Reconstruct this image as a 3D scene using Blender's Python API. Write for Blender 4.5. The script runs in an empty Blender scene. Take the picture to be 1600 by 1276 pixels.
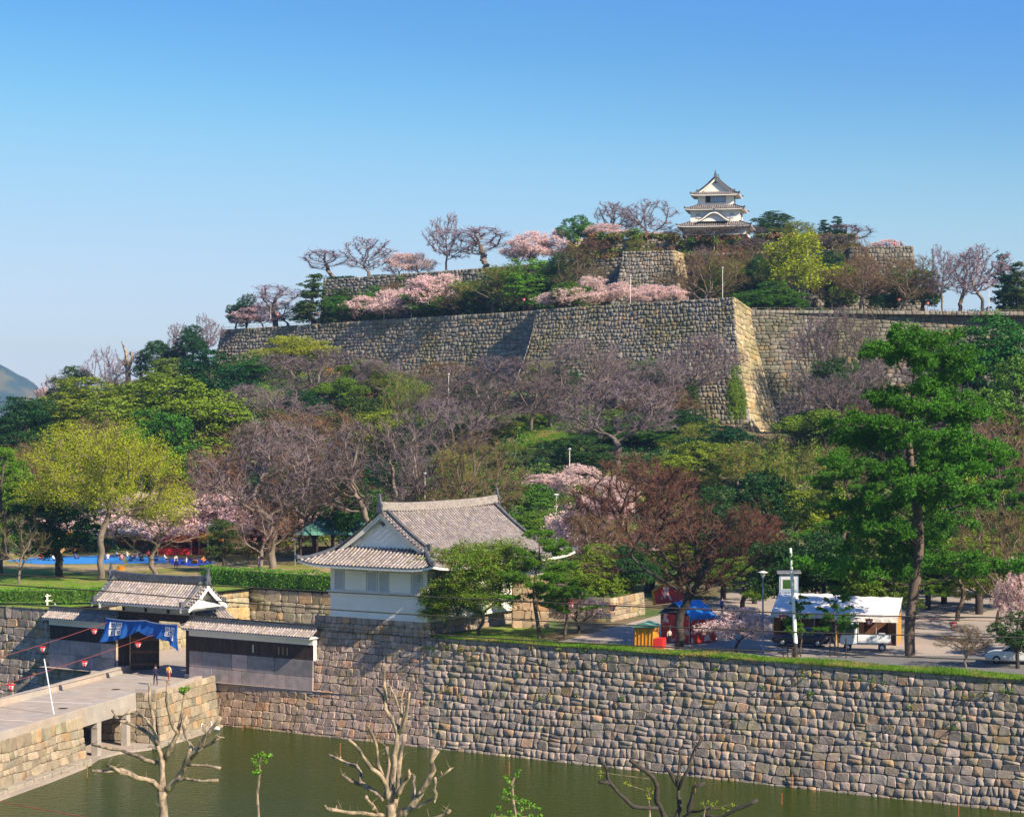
import bpy, bmesh, math, random
import numpy as np
from mathutils import Vector, Matrix
R = math.radians
sc = bpy.context.scene
COL = sc.collection
# ------------------------------------------------------------------ camera
F = 3200.0; HOR = 645.0; H = 26.5; CX = 800.0     # focal length in photo pixels, horizon row, camera height over the moat
cam_d = bpy.data.cameras.new('camera'); cam = bpy.data.objects.new('camera', cam_d); COL.objects.link(cam)
cam.location = (0, 0, H); cam.rotation_euler = (R(90), 0, 0)
cam_d.sensor_width = 36; cam_d.lens = 36 * F / 1600.0
cam_d.shift_y = (HOR - 638) / 1600.0
cam_d.clip_start = 0.5; cam_d.clip_end = 20000
sc.camera = cam
# ------------------------------------------------------------------ light
SUN = Vector((0.73, -0.683, 0)).normalized(); ELEV = R(36)
SUN = Vector((SUN.x * math.cos(ELEV), SUN.y * math.cos(ELEV), math.sin(ELEV)))
world = bpy.data.worlds.new('World'); sc.world = world; world.use_nodes = True
wn = world.node_tree; wn.nodes.clear()
sky = wn.nodes.new('ShaderNodeTexSky'); sky.sky_type = 'NISHITA'; sky.sun_disc = False
sky.sun_elevation = ELEV; sky.sun_rotation = math.atan2(SUN.x, SUN.y)
sky.air_density = 1.15; sky.dust_density = 0.25; sky.ozone_density = 3.2; sky.altitude = 0
hs = wn.nodes.new('ShaderNodeHueSaturation'); hs.inputs['Saturation'].default_value = 1.12; hs.inputs['Value'].default_value = 1.0
bg = wn.nodes.new('ShaderNodeBackground'); bg.inputs['Strength'].default_value = 0.10
wo = wn.nodes.new('ShaderNodeOutputWorld')
tint = wn.nodes.new('ShaderNodeMix'); tint.data_type = 'RGBA'; tint.blend_type = 'MULTIPLY'; tint.inputs[0].default_value = 1; tint.inputs[7].default_value = (.80, .98, 1.22, 1)
wn.links.new(sky.outputs[0], tint.inputs[6]); wn.links.new(tint.outputs[2], hs.inputs['Color'])
sep = wn.nodes.new('ShaderNodeSeparateColor'); com = wn.nodes.new('ShaderNodeCombineColor')      # film response of the slide: deeper blue with height
wn.links.new(hs.outputs[0], sep.inputs[0])
for i, pts in enumerate((((0, .02), (.08, .05), (.15, .085), (.20, .14), (.26, .225), (.34, .305), (.456, .385), (1, .6)),
                         ((0, .05), (.3, .20), (.40, .275), (.45, .335), (.52, .41), (.60, .455), (.66, .475), (1, .6)),
                         ((0, .05), (.5, .43), (.70, .535), (.74, .53), (.82, .585), (1, .63)))):
    m0 = wn.nodes.new('ShaderNodeMath'); m0.operation = 'MULTIPLY'; m0.inputs[1].default_value = .1; wn.links.new(sep.outputs[i], m0.inputs[0])
    fc = wn.nodes.new('ShaderNodeFloatCurve'); cv = fc.mapping.curves[0]; cv.points[0].location = pts[0]; cv.points[1].location = pts[-1]
    for q in pts[1:-1]: cv.points.new(*q)
    fc.mapping.update(); wn.links.new(m0.outputs[0], fc.inputs[1])
    m2 = wn.nodes.new('ShaderNodeMath'); m2.operation = 'MULTIPLY'; m2.inputs[1].default_value = 8.8; wn.links.new(fc.outputs[0], m2.inputs[0]); wn.links.new(m2.outputs[0], com.inputs[i])
wn.links.new(com.outputs[0], bg.inputs[0]); wn.links.new(bg.outputs[0], wo.inputs[0])
sl = bpy.data.lights.new('sun', 'SUN'); sl.energy = 5.0; sl.angle = R(0.53); sl.color = (1.0, 0.86, 0.66)
so = bpy.data.objects.new('sun', sl); COL.objects.link(so)
so.rotation_euler = SUN.to_track_quat('Z', 'Y').to_euler(); so.location = (60, -40, 120)
sc.view_settings.view_transform = 'Standard'; sc.view_settings.look = 'None'
sc.view_settings.gamma = 1.0; sc.view_settings.use_curve_mapping = False
sc.view_settings.exposure = 0.82
cy = sc.cycles
cy.max_bounces = 5; cy.diffuse_bounces = 2; cy.glossy_bounces = 2; cy.transmission_bounces = 3; cy.transparent_max_bounces = 6
cy.volume_bounces = 0; cy.caustics_reflective = False; cy.caustics_refractive = False
cy.use_denoising = True; cy.sample_clamp_indirect = 4

# ------------------------------------------------------------------ frames of reference
def W(px, py, d): return Vector(((px - CX) * d / F, d, H - (py - HOR) * d / F))
def G(px, py, z):
    d = F * (H - z) / (py - HOR); return Vector(((px - CX) * d / F, d, z))
U = Vector((0.839, -0.544, 0)).normalized(); V = Vector((-U.y, U.x, 0))      # along the moat wall / inland
N = -V
O = Vector((-26.2, 174.8, 0))
def ST(s, t, z=0): p = O + U * s + V * t; p.z = z; return p
ANG = math.atan2(U.y, U.x)
def s_at(px, t):   # where on the line t = const the sight line of column px falls
    k = (px - CX) / F; b = O + V * t
    return (k * b.y - b.x) / (U.x - k * U.y)

# ------------------------------------------------------------------ materials
def mat(name, base, rough=0.8, var=0.25, scale=3.0, bump=0.0, bscale=12.0, attr=False, rand=0.0, metal=0.0,
        spec=0.3, alt=None, altscale=0.6, altlo=0.45, althi=0.6, trans=0.0, detail=6.0, stretch=None, emit=None):
    m = bpy.data.materials.new(name); m.use_nodes = True; nt = m.node_tree; n = nt.nodes; L = nt.links
    b = n['Principled BSDF']; b.inputs['Roughness'].default_value = rough; b.inputs['Metallic'].default_value = metal
    b.inputs['Specular IOR Level'].default_value = spec
    tc = n.new('ShaderNodeTexCoord'); co = tc.outputs['Object']
    if stretch:
        mp = n.new('ShaderNodeMapping'); mp.inputs['Scale'].default_value = stretch; L.new(co, mp.inputs[0]); co = mp.outputs[0]
    def mix(kind, f, a, c):
        x = n.new('ShaderNodeMix'); x.data_type = 'RGBA'; x.blend_type = kind
        for s, v in ((x.inputs[0], f), (x.inputs[6], a), (x.inputs[7], c)):
            if hasattr(v, 'is_linked') or hasattr(v, 'links'): L.new(v, s)
            elif isinstance(v, (int, float)): s.default_value = v
            else: s.default_value = (*v, 1)
        return x.outputs[2]
    cur = base
    if alt:
        t2 = n.new('ShaderNodeTexNoise'); t2.inputs['Scale'].default_value = altscale; t2.inputs['Detail'].default_value = detail; L.new(co, t2.inputs[0])
        mr = n.new('ShaderNodeMapRange'); mr.inputs[1].default_value = altlo; mr.inputs[2].default_value = althi; L.new(t2.outputs[0], mr.inputs[0])
        cur = mix('MIX', mr.outputs[0], base, alt)
    if var:
        t1 = n.new('ShaderNodeTexNoise'); t1.inputs['Scale'].default_value = scale; t1.inputs['Detail'].default_value = detail; L.new(co, t1.inputs[0])
        cr = n.new('ShaderNodeValToRGB'); lo = 1 - var; hi = 1 + var * 0.8
        cr.color_ramp.elements[0].color = (lo, lo, lo, 1); cr.color_ramp.elements[1].color = (hi, hi, hi, 1)
        cr.color_ramp.elements[0].position = .3; cr.color_ramp.elements[1].position = .7
        L.new(t1.outputs[0], cr.inputs[0]); cur = mix('MULTIPLY', 1.0, cur, cr.outputs[0])
    if attr:
        at = n.new('ShaderNodeAttribute'); at.attribute_name = 'col'; cur = mix('MULTIPLY', 1.0, cur, at.outputs['Color'])
    if rand:
        oi = n.new('ShaderNodeObjectInfo'); h = n.new('ShaderNodeHueSaturation')
        m1 = n.new('ShaderNodeMapRange'); m1.inputs[3].default_value = 0.5 - rand * 0.10; m1.inputs[4].default_value = 0.5 + rand * 0.10
        m2 = n.new('ShaderNodeMapRange'); m2.inputs[3].default_value = 1 + rand * .6; m2.inputs[4].default_value = 1 - rand * .6
        L.new(oi.outputs['Random'], m1.inputs[0]); L.new(oi.outputs['Random'], m2.inputs[0])
        L.new(m1.outputs[0], h.inputs['Hue']); L.new(m2.outputs[0], h.inputs['Value'])
        if isinstance(cur, tuple): h.inputs['Color'].default_value = (*cur, 1)
        else: L.new(cur, h.inputs['Color'])
        cur = h.outputs[0]
    if isinstance(cur, tuple): b.inputs['Base Color'].default_value = (*cur, 1)
    else: L.new(cur, b.inputs['Base Color'])
    if bump:
        t3 = n.new('ShaderNodeTexNoise'); t3.inputs['Scale'].default_value = bscale; t3.inputs['Detail'].default_value = 8; L.new(co, t3.inputs[0])
        bp = n.new('ShaderNodeBump'); bp.inputs['Strength'].default_value = 1.0; bp.inputs['Distance'].default_value = bump
        L.new(t3.outputs[0], bp.inputs['Height']); L.new(bp.outputs[0], b.inputs['Normal'])
    if trans:
        tr = n.new('ShaderNodeBsdfTranslucent'); ms = n.new('ShaderNodeMixShader'); ms.inputs[0].default_value = trans
        if isinstance(cur, tuple): tr.inputs[0].default_value = (*cur, 1)
        else: L.new(cur, tr.inputs[0])
        L.new(b.outputs[0], ms.inputs[1]); L.new(tr.outputs[0], ms.inputs[2]); L.new(ms.outputs[0], n['Material Output'].inputs[0])
    return m
M = {}
M['stone'] = mat('moat_stone', (.37, .315, .265), .85, .32, 2.2, .035, 5, attr=True, alt=(.34, .30, .18), altscale=.9, altlo=.5, althi=.68)
M['stone_tan'] = mat('granite', (.32, .275, .225), .8, .22, 2.0, .02, 7, attr=True, alt=(.36, .33, .22), altscale=.7, altlo=.52, althi=.7)  # tan stone of the bridge, low walls and turret base side
M['ashlar'] = mat('ashlar', (.42, .35, .33), .8, .2, 1.6, .012, 9, attr=True, alt=(.3, .28, .24), altscale=.5, altlo=.52, althi=.7)
M['farstone'] = mat('castle_stone', (.27, .25, .225), .9, .3, .9, .05, 3, attr=True, alt=(.2, .19, .13), altscale=.12, altlo=.45, althi=.62)
M['joint'] = mat('joint_earth', (.12, .10, .075), .95, .4, 3)
M['plaster'] = mat('white_plaster', (.86, .82, .75), .75, .06, .8, .004, 9, alt=(.66, .63, .58), altscale=.5, altlo=.58, althi=.8)
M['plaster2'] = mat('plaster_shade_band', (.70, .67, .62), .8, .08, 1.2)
M['tile'] = mat('roof_tile', (.30, .265, .24), .55, .3, 4, .01, 20, attr=True, spec=.4)
M['tiledark'] = mat('ridge_tile', (.10, .105, .12), .5, .35, 3, .01, 14, attr=False, spec=.5)
M['wood'] = mat('dark_wood', (.05, .032, .025), .7, .4, 5, .006, 20, stretch=(1, 1, .2))
M['woodred'] = mat('brown_wood', (.16, .07, .035), .7, .35, 5)
M['lightwood'] = mat('pale_wood', (.5, .3, .14), .7, .3, 4)
M['concrete'] = mat('bridge_concrete', (.40, .33, .27), .85, .14, .9, .006, 20, alt=(.38, .34, .3), altscale=.25)
M['gravel'] = mat('gravel', (.40, .335, .28), .95, .18, 6, .02, 20, alt=(.33, .28, .24), altscale=.12, altlo=.45, althi=.6)
M['ground'] = mat('earth', (.17, .13, .07), .95, .3, 1.5, .05, 6, alt=(.08, .13, .03), altscale=.09, altlo=.42, althi=.56)
M['grass'] = mat('grass', (.14, .25, .012), .9, .35, 2.5, .04, 12, alt=(.24, .22, .06), altscale=.5, altlo=.5, althi=.66)
M['lawn'] = mat('lawn', (.20, .20, .04), .9, .3, 1.5, .02, 12, alt=(.34, .26, .13), altscale=.16, altlo=.42, althi=.55)
M['blade'] = mat('grass_blade', (.13, .27, .015), .8, .3, .8, rand=0, trans=.3, alt=(.3, .27, .07), altscale=.4, altlo=.5, althi=.62)
M['asphalt'] = mat('road_surface', (.17, .165, .16), .9, .15, 2, .01, 30, alt=(.22, .2, .18), altscale=.1)
M['bark'] = mat('bark', (.19, .15, .125), .9, .35, 3, .03, 10, stretch=(1, 1, .3))
M['barkp'] = mat('pale_bark', (.36, .27, .19), .85, .45, 4, .05, 7, alt=(.13, .105, .08), altscale=2.6, stretch=(1, 1, .5))
M['barkd'] = mat('dark_bark', (.055, .045, .04), .9, .35, 3, .03, 10)
M['barkpine'] = mat('pine_bark', (.13, .095, .075), .9, .5, 4, .05, 8, stretch=(1, 1, .35))
M['twig_purple'] = mat('purple_twigs', (.155, .118, .128), .9, .15, .5, rand=.35)
M['twig_skylit'] = mat('skylit_lilac_twigs', (.27, .20, .255), .9, .15, .5, rand=.3)  # lilac tint of skylight put into the twig colour
M['scrub_orange'] = mat('rusty_scrub', (.34, .13, .03), .9, .25, .5, rand=.3)
M['twig_brown'] = mat('brown_twigs', (.16, .105, .045), .9, .15, .5, rand=.35)
M['twig_red'] = mat('red_buds', (.15, .055, .04), .9, .2, .5, rand=.2)
M['twig_olive'] = mat('olive_buds', (.25, .23, .035), .9, .2, .5, rand=.35)
M['blossom'] = mat('cherry_blossom', (.90, .66, .63), .9, .12, .5, rand=.12, trans=.25)
M['leaf_dark'] = mat('dark_leaves', (.022, .08, .008), .55, .35, .45, rand=.5, spec=.35, trans=.12)
M['leaf_mid'] = mat('green_leaves', (.11, .22, .012), .6, .35, .45, rand=.5, spec=.3, trans=.2)
M['leaf_yellow'] = mat('young_yellow_leaves', (.30, .39, .015), .7, .25, .6, rand=.25, trans=.35)
M['leaf_bright'] = mat('bright_leaves', (.15, .33, .02), .6, .3, .6, rand=.15, trans=.3)
M['needle'] = mat('pine_needles', (.12, .26, .012), .6, .3, .3, rand=.25, trans=.15)
M['hedge'] = mat('hedge_leaves', (.09, .26, .012), .6, .3, 1.2, trans=.2)
M['moss'] = mat('wall_weeds', (.10, .17, .03), .8, .3, 2)
M['white'] = mat('white_paint', (.80, .80, .80), .4, .04, 2)
M['offwhite'] = mat('canvas_white', (.78, .73, .68), .7, .08, 1.5)
M['bluepole'] = mat('pole_blue', (.14, .22, .38), .45, .1, 2, metal=.3)
M['blue'] = mat('blue_cloth', (.015, .11, .42), .75, .2, 1.2, .02, 3)
M['bluesheet'] = mat('blue_tarpaulin', (.03, .25, .68), .5, .12, 2, .02, 4)
M['red'] = mat('red_paint', (.62, .03, .03), .5, .12, 2)
M['redcloth'] = mat('red_cloth', (.62, .05, .03), .7, .2, 2, alt=(.8, .5, .4), altscale=1.6, altlo=.55, althi=.6)
M['orange'] = mat('orange_cloth', (.62, .25, .02), .7, .25, 1.5, stretch=(3, 3, .4))
M['green'] = mat('green_roof_paint', (.11, .27, .22), .5, .15, 1)
M['black'] = mat('black_rubber', (.02, .02, .022), .6, .1, 3)
M['carblack'] = mat('dark_car_paint', (.015, .015, .03), .2, 0, spec=.6)
M['carwhite'] = mat('white_car_paint', (.75, .78, .80), .25, 0, spec=.5)
M['glass'] = mat('window_glass', (.03, .045, .06), .1, 0, spec=.6)
M['glassblue'] = mat('pale_blue_glass', (.25, .35, .5), .15, 0, spec=.6)
M['glassgrey'] = mat('grey_shutter', (.45, .47, .5), .6, 0)
M['chrome'] = mat('grey_metal', (.5, .5, .52), .35, .1, 3, metal=.7)
M['skin'] = mat('skin', (.55, .35, .25), .6, 0)
M['hair'] = mat('black_hair', (.02, .015, .012), .6, 0)
M['cloth'] = mat('clothes', (1, 1, 1), .85, .1, 5, attr=True)
M['wire'] = mat('black_cable', (.02, .018, .018), .6, 0)
M['redwire'] = mat('lantern_cord', (.25, .06, .05), .7, 0)
M['stake'] = mat('rusty_stake', (.35, .12, .04), .8, .2, 3)
M['mountain'] = mat('wooded_mountain', (.03, .06, .06), .95, .3, .01, alt=(.09, .09, .05), altscale=.02)

# ------------------------------------------------------------------ mesh helpers
def link(o, parent=None):
    COL.objects.link(o)
    if parent is not None: o.parent = parent
    return o
def empty(name, loc=(0, 0, 0), rz=0.0):
    o = bpy.data.objects.new(name, None); COL.objects.link(o); o.location = loc; o.rotation_euler = (0, 0, rz); o.empty_display_size = .5
    return o
def tag(o, label=None, cat=None, group=None, kind=None):
    if label: o['label'] = label
    if cat: o['category'] = cat
    if group: o['group'] = group
    if kind: o['kind'] = kind
    return o
def mesh_np(name, vs, fs, m, col=None, smooth=False):
    """vs (n,3) array, fs (m,k) int array"""
    me = bpy.data.meshes.new(name); vs = np.asarray(vs, np.float32); fs = np.asarray(fs, np.int32)
    k = fs.shape[1]
    me.vertices.add(len(vs)); me.vertices.foreach_set('co', vs.ravel())
    me.loops.add(fs.size); me.loops.foreach_set('vertex_index', fs.ravel())
    me.polygons.add(len(fs)); me.polygons.foreach_set('loop_start', np.arange(0, fs.size, k, dtype=np.int32))
    me.update(calc_edges=True)
    if smooth: me.polygons.foreach_set('use_smooth', np.ones(len(fs), bool))
    if col is not None:
        a = me.color_attributes.new('col', 'FLOAT_COLOR', 'POINT'); c = np.ones((len(vs), 4), np.float32); c[:, :3] = col; a.data.foreach_set('color', c.ravel())
    me.materials.append(m)
    return me
class MB:
    def __init__(s): s.v = []; s.f = []; s.c = []; s.cc = (1, 1, 1)
    def add(s, vs, fs):
        o = len(s.v); s.v += [tuple(x) for x in vs]; s.f += [tuple(i + o for i in f) for f in fs]; s.c += [s.cc] * len(vs); return s
    def box(s, x0, x1, y0, y1, z0, z1, M4=None, bev=0):
        b = bev
        vs = [Vector((x, y, z)) for x in (x0, x1) for y in (y0, y1) for z in (z0, z1)]
        if M4 is not None: vs = [M4 @ v for v in vs]
        return s.add(vs, [(0, 1, 3, 2), (4, 6, 7, 5), (0, 4, 5, 1), (2, 3, 7, 6), (0, 2, 6, 4), (1, 5, 7, 3)])
    def ring(s, pts, rad, k=6, cap=True, sq=None):
        """tube along pts with radii rad"""
        pts = [Vector(p) for p in pts]; n = len(pts)
        if isinstance(rad, (int, float)): rad = [rad] * n
        o = len(s.v); up = None; vs = []
        for i, p in enumerate(pts):
            d = (pts[min(i + 1, n - 1)] - pts[max(i - 1, 0)])
            d = d.normalized() if d.length > 1e-9 else Vector((0, 0, 1))
            if up is None: up = Vector((1, 0, 0)) if abs(d.x) < .8 else Vector((0, 1, 0))
            a = (up - d * up.dot(d)).normalized(); up = a; b = d.cross(a)
            for j in range(k):
                t = 2 * math.pi * (j + .5) / k; vs.append(p + (a * math.cos(t) + b * math.sin(t)) * rad[i])
        fs = [(i * k + j, i * k + (j + 1) % k, (i + 1) * k + (j + 1) % k, (i + 1) * k + j) for i in range(n - 1) for j in range(k)]
        if cap: fs += [tuple(reversed(range(k))), tuple(range((n - 1) * k, n * k))]
        return s.add(vs, fs)
    def lathe(s, prof, k=12, c=(0, 0, 0)):
        vs = []
        for r, z in prof:
            for j in range(k):
                t = 2 * math.pi * j / k; vs.append((c[0] + r * math.cos(t), c[1] + r * math.sin(t), c[2] + z))
        n = len(prof)
        fs = [(i * k + j, i * k + (j + 1) % k, (i + 1) * k + (j + 1) % k, (i + 1) * k + j) for i in range(n - 1) for j in range(k)]
        fs += [tuple(reversed(range(k))), tuple(range((n - 1) * k, n * k))]
        return s.add(vs, fs)
    def prism(s, poly, h0, h1, axis='y', M4=None):
        """poly: 2D outline; extruded along axis"""
        n = len(poly)
        def P(a, b, h): return Vector((a, h, b)) if axis == 'y' else (Vector((h, a, b)) if axis == 'x' else Vector((a, b, h)))
        vs = [P(a, b, h0) for a, b in poly] + [P(a, b, h1) for a, b in poly]
        if M4 is not None: vs = [M4 @ v for v in vs]
        return s.add(vs, [tuple(range(n)), tuple(reversed(range(n, 2 * n)))] + [(i, i + n, (i + 1) % n + n, (i + 1) % n) for i in range(n)])
    def build(s, name, m, parent=None, smooth=False, recalc=True, kind=None, bevel=0):
        me = bpy.data.meshes.new(name); me.from_pydata([tuple(v) for v in s.v], [], s.f)
        if any(c != (1, 1, 1) for c in s.c) or m in (M['stone'], M['stone_tan'], M['ashlar'], M['farstone'], M['tile'], M['cloth']):
            a = me.color_attributes.new('col', 'FLOAT_COLOR', 'POINT'); a.data.foreach_set('color', np.array([(*c, 1) for c in s.c], np.float32).ravel())
        if recalc or bevel:
            bm = bmesh.new(); bm.from_mesh(me)
            if bevel: bmesh.ops.bevel(bm, geom=bm.edges[:], offset=bevel, segments=1, affect='EDGES', profile=.5)
            bmesh.ops.recalc_face_normals(bm, faces=bm.faces); bm.to_mesh(me); bm.free()
        if smooth: me.polygons.foreach_set('use_smooth', np.ones(len(me.polygons), bool))
        me.materials.append(m); me.update()
        o = link(bpy.data.objects.new(name, me), parent)
        if kind: o['kind'] = kind
        return o
def children_map():
    d = {}
    for o in bpy.data.objects:
        if o.parent: d.setdefault(o.parent.name, []).append(o)
    return d
def copy_tree(o, loc=None, rz=None, scale=None, parent=None, kids=None):
    c = o.copy(); COL.objects.link(c)
    if parent is not None: c.parent = parent
    if loc is not None: c.location = loc
    if rz is not None: c.rotation_euler = (0, 0, rz)
    if scale is not None: c.scale = scale
    for ch in (o.children if kids is None else kids): copy_tree(ch, parent=c)
    return c
def interp(x, xs, ys): return float(np.interp(x, xs, ys))

# ------------------------------------------------------------------ terrain
GZ = 8.6
def smooth(t): t = min(1, max(0, t)); return t * t * (3 - 2 * t)
def terr(x, y):
    """height of the natural hillside"""
    foot = interp(x, [-260, -120, -40, 0, 60, 120, 260], [300, 268, 262, 228, 212, 214, 230])
    wy = interp(x, [-200, -100, -59, 4, 30, 44, 60, 95, 200], [420, 418, 412, 356, 334, 338, 342, 348, 360])
    wz = interp(x, [-220, -150, -107, -94, -80, -60, -20, 5, 37, 60, 95, 200], [8, 11, 17, 23, 28, 36, 34, 31, 23.5, 25, 27, 22])
    t = (y - foot) / max(1, wy - foot)
    if t <= 0: z = GZ
    elif t < 1: z = GZ + (wz - GZ) * (0.35 * smooth(t) + 0.65 * t)
    else: z = wz
    if y > 470: z = GZ + (z - GZ) * (1 - smooth((y - 470) / 90))
    if t > .03 and y < 540:
        z += .5 * math.sin(x * .13 + y * .05) * min(1, t * 4) + .35 * math.sin(x * .31 - y * .21) * min(1, t * 4)
    return z
# terrace outlines (tops of the retaining walls), left to right, as world points
S0 = W(345, 515, 418); S1 = W(838, 485, 372); S1b = Vector((S1.x - 6, S1.y + 0, 0))
BTL = W(838, 484, 364); BTR = W(1147, 464, 343); RF = W(1172, 484, 349); R1 = W(1600, 489, 353); R2 = W(2000, 489, 362)
def cap1(x): return interp(x, [-60, 5, 34, 39, 88], [43.0, 44.0, 45.3, 43.6, 43.3])
def up1_front(x): return interp(x, [-42, 22.5, 29.5, 31, 66, 75, 76], [426, 384, 377, 384, 388, 384, 470])
def cap2(x): return interp(x, [-42, -10, 22, 30, 60, 75], [53.2, 53.8, 55.5, 55.8, 57, 57.2])
def groundz(x, y):
    """height incl. terraces"""
    if 15 <= x <= 66 and y > 392: return 60.0
    if -42 <= x <= 75.5 and y > up1_front(x): return cap2(x)
    fl = interp(x, [-59, 4, 4.5, 37, 41, 88, 200], [418, 372, 364, 343, 349, 353, 365])
    if x > -59 and y > fl: return cap1(x)
    return terr(x, y)
# ------------------------------------------------------------------ stone walls: every stone a piece of its own
def wall_map(P0, dr, n, L, z0, zt, T=1.0, kl=0.0, kr=0.0, p=1.5, zt1=None):
    """a in 0..1 along, f in 0..1 up, out = metres proud of the face"""
    P0 = Vector(P0); dr = Vector(dr); n = Vector(n)
    def f(a, h, out=0.0):
        bt = T * (1 - (1 - h) ** p)
        aa = -0 + kl * bt + a * (L - (kl + kr) * bt)
        top = zt if zt1 is None else zt + (zt1 - zt) * a
        q = P0 + dr * aa - n * bt + n * out
        q.z = z0 + (top - z0) * h
        return q
    return f
def stone_wall(name, label, cat, fm, L, Hh, row, wid, m, seed, group=None, limit=300, tint=((.86, .83, .80), (1.12, 1.02, 1.0)),
               gap=.014, proud=.055, regular=0.0, near=None, clip=None, top_big=False, lean=.22, root=None, wav=.10):
    rg = random.Random(seed)
    base = fm(.5, 0, 0)
    if root is None:
        root = empty(name, base); tag(root, label, cat, group); root_new = True
    else: base = Vector((0, 0, 0))
    nx = max(2, int(L / 4)); nz = 6
    vs = [fm(i / nx, j / nz, -.13) - base for j in range(nz + 1) for i in range(nx + 1)]
    fs = [(j * (nx + 1) + i, j * (nx + 1) + i + 1, (j + 1) * (nx + 1) + i + 1, (j + 1) * (nx + 1) + i) for j in range(nz) for i in range(nx)]
    mesh = mesh_np('backing', vs, fs, M['joint']); link(bpy.data.objects.new('backing', mesh), root)
    rows = []; z = 0
    while z < Hh - .01:
        h = row * rg.uniform(.78, 1.25)
        if Hh - z - h < row * .55: h = Hh - z
        rows.append((z, z + h)); z += h
    ph = [(rg.uniform(0, 6), rg.uniform(0, 6), rg.uniform(.5, 1)) for _ in range(len(rows) + 1)]
    def zb(i, x):
        if i == 0: return 0
        if i == len(rows): return Hh
        a, b, c = ph[i]; am = row * wav * (1 - regular)
        return rows[i][0] + am * c * math.sin(x * .9 / max(row, .3) * .4 + a) + am * .8 * math.sin(x * 1.7 / max(row, .3) * .45 + b)
    stones = []
    for i in range(len(rows)):
        x = 0; jl = 0.0
        rh = rows[i][1] - rows[i][0]
        while x < L - .01:
            w = wid * rg.choice([rg.uniform(.5, .8), rg.uniform(.75, 1.1), rg.uniform(.85, 1.2), rg.uniform(1.2, 1.75)]) * (1 if regular < .5 else 1.0)
            if L - x - w < wid * .5: w = L - x
            jr = 0 if x + w >= L - .01 else rg.uniform(-1, 1) * lean * rh * (1 - regular)
            x1 = x + w
            bl = (x - jl / 2, zb(i, x)); br = (x1 - jr / 2, zb(i, x1)); tr = (x1 + jr / 2, zb(i + 1, x1)); tl = (x + jl / 2, zb(i + 1, x))
            if (not clip) or clip((x + x1) / 2 / L, (rows[i][0] + rows[i][1]) / 2 / Hh):
                if rg.random() < .10 * (1 - regular) and w > wid * .9 and rh > row * .9:   # one course broken into two stones
                    f1 = rg.uniform(.4, .6); ml = tuple(a + (b - a) * f1 for a, b in zip(bl, tl)); mr = tuple(a + (b - a) * (f1 + rg.uniform(-.12, .12)) for a, b in zip(br, tr))
                    stones += [(bl, br, mr, ml), (ml, mr, tr, tl)]
                else: stones.append((bl, br, tr, tl))
            x = x1; jl = jr
    out = []
    for q in stones:
        cx = sum(p[0] for p in q) / 4; cz = sum(p[1] for p in q) / 4
        ring = []
        wq = abs(q[1][0] - q[0][0]); hq = abs(q[2][1] - q[1][1])
        for k in range(4):
            p = q[k]; nb = q[(k + 1) % 4]; pv = q[k - 1]
            c = (.05 + .13 * rg.random()) * (1 - regular * .85); c2 = (.05 + .13 * rg.random()) * (1 - regular * .85)
            ring.append((p[0] + (pv[0] - p[0]) * c2, p[1] + (pv[1] - p[1]) * c2))
            ring.append((p[0] + (nb[0] - p[0]) * c, p[1] + (nb[1] - p[1]) * c))
        def shr(p, g):
            dx, dz = cx - p[0], cz - p[1]; l = math.hypot(dx, dz) + 1e-6
            return (p[0] + dx / l * min(g, l * .5), p[1] + dz / l * min(g, l * .5))
        tiltx = rg.uniform(-.5, .5) * proud * (1 - regular); tiltz = rg.uniform(-.5, .5) * proud * (1 - regular); pr = proud * rg.uniform(.55, 1.25) if not regular else proud * rg.uniform(.8, 1.1)
        vs = []
        def P(p, o):
            a = min(1, max(0, p[0] / L)); h = min(1, max(0, p[1] / Hh)); return fm(a, h, o) - base
        for p in ring: vs.append(P(shr(p, gap), -.13))
        for p in ring: vs.append(P(shr(p, gap), pr * .15))
        ins = .10 * min(wq, hq) * (1 if regular < .5 else .25)
        for p in ring:
            s = shr(p, gap + ins * rg.uniform(.7, 1.3)); o = pr + tiltx * (p[0] - cx) / max(wq, .1) * 2 + tiltz * (p[1] - cz) / max(hq, .1) * 2 + rg.uniform(-.25, .25) * proud * (1 - regular)
            vs.append(P(s, o))
        vs.append(P((cx + rg.uniform(-.15, .15) * wq, cz + rg.uniform(-.15, .15) * hq), pr * rg.uniform(.9, 1.35)))
        n = 8
        fs = [(a + i, a + (i + 1) % n, a + n + (i + 1) % n, a + n + i) for a in (0, 8) for i in range(n)]
        ft = [(16 + i, 16 + (i + 1) % n, 24) for i in range(n)]
        g = rg.random(); val = rg.uniform(.72, 1.18)
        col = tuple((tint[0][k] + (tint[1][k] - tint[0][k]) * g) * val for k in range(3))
        r2 = rg.random()
        if r2 < .10: col = (col[0] * 1.18, col[1] * .98, col[2] * .78)
        elif r2 < .24: col = (col[0] * .86, col[1] * .93, col[2] * .95)
        elif r2 < .30: col = tuple(x * 1.22 for x in col)
        pos = fm(min(1, cx / L), min(1, cz / Hh)) + (root.location - base); dist = (pos - Vector((0, 0, H))).length
        out.append((wq * hq / dist ** 2, vs, fs, ft, col))
    out.sort(key=lambda t: -t[0])
    for k, (_, vs, fs, ft, col) in enumerate(out[:limit]):
        me = bpy.data.meshes.new('stone'); me.from_pydata([tuple(v) for v in vs], [], fs + ft)
        a = me.color_attributes.new('col', 'FLOAT_COLOR', 'POINT'); a.data.foreach_set('color', np.tile(np.array([*col, 1], np.float32), len(vs)))
        me.materials.append(m); link(bpy.data.objects.new('stone', me), root)
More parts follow.
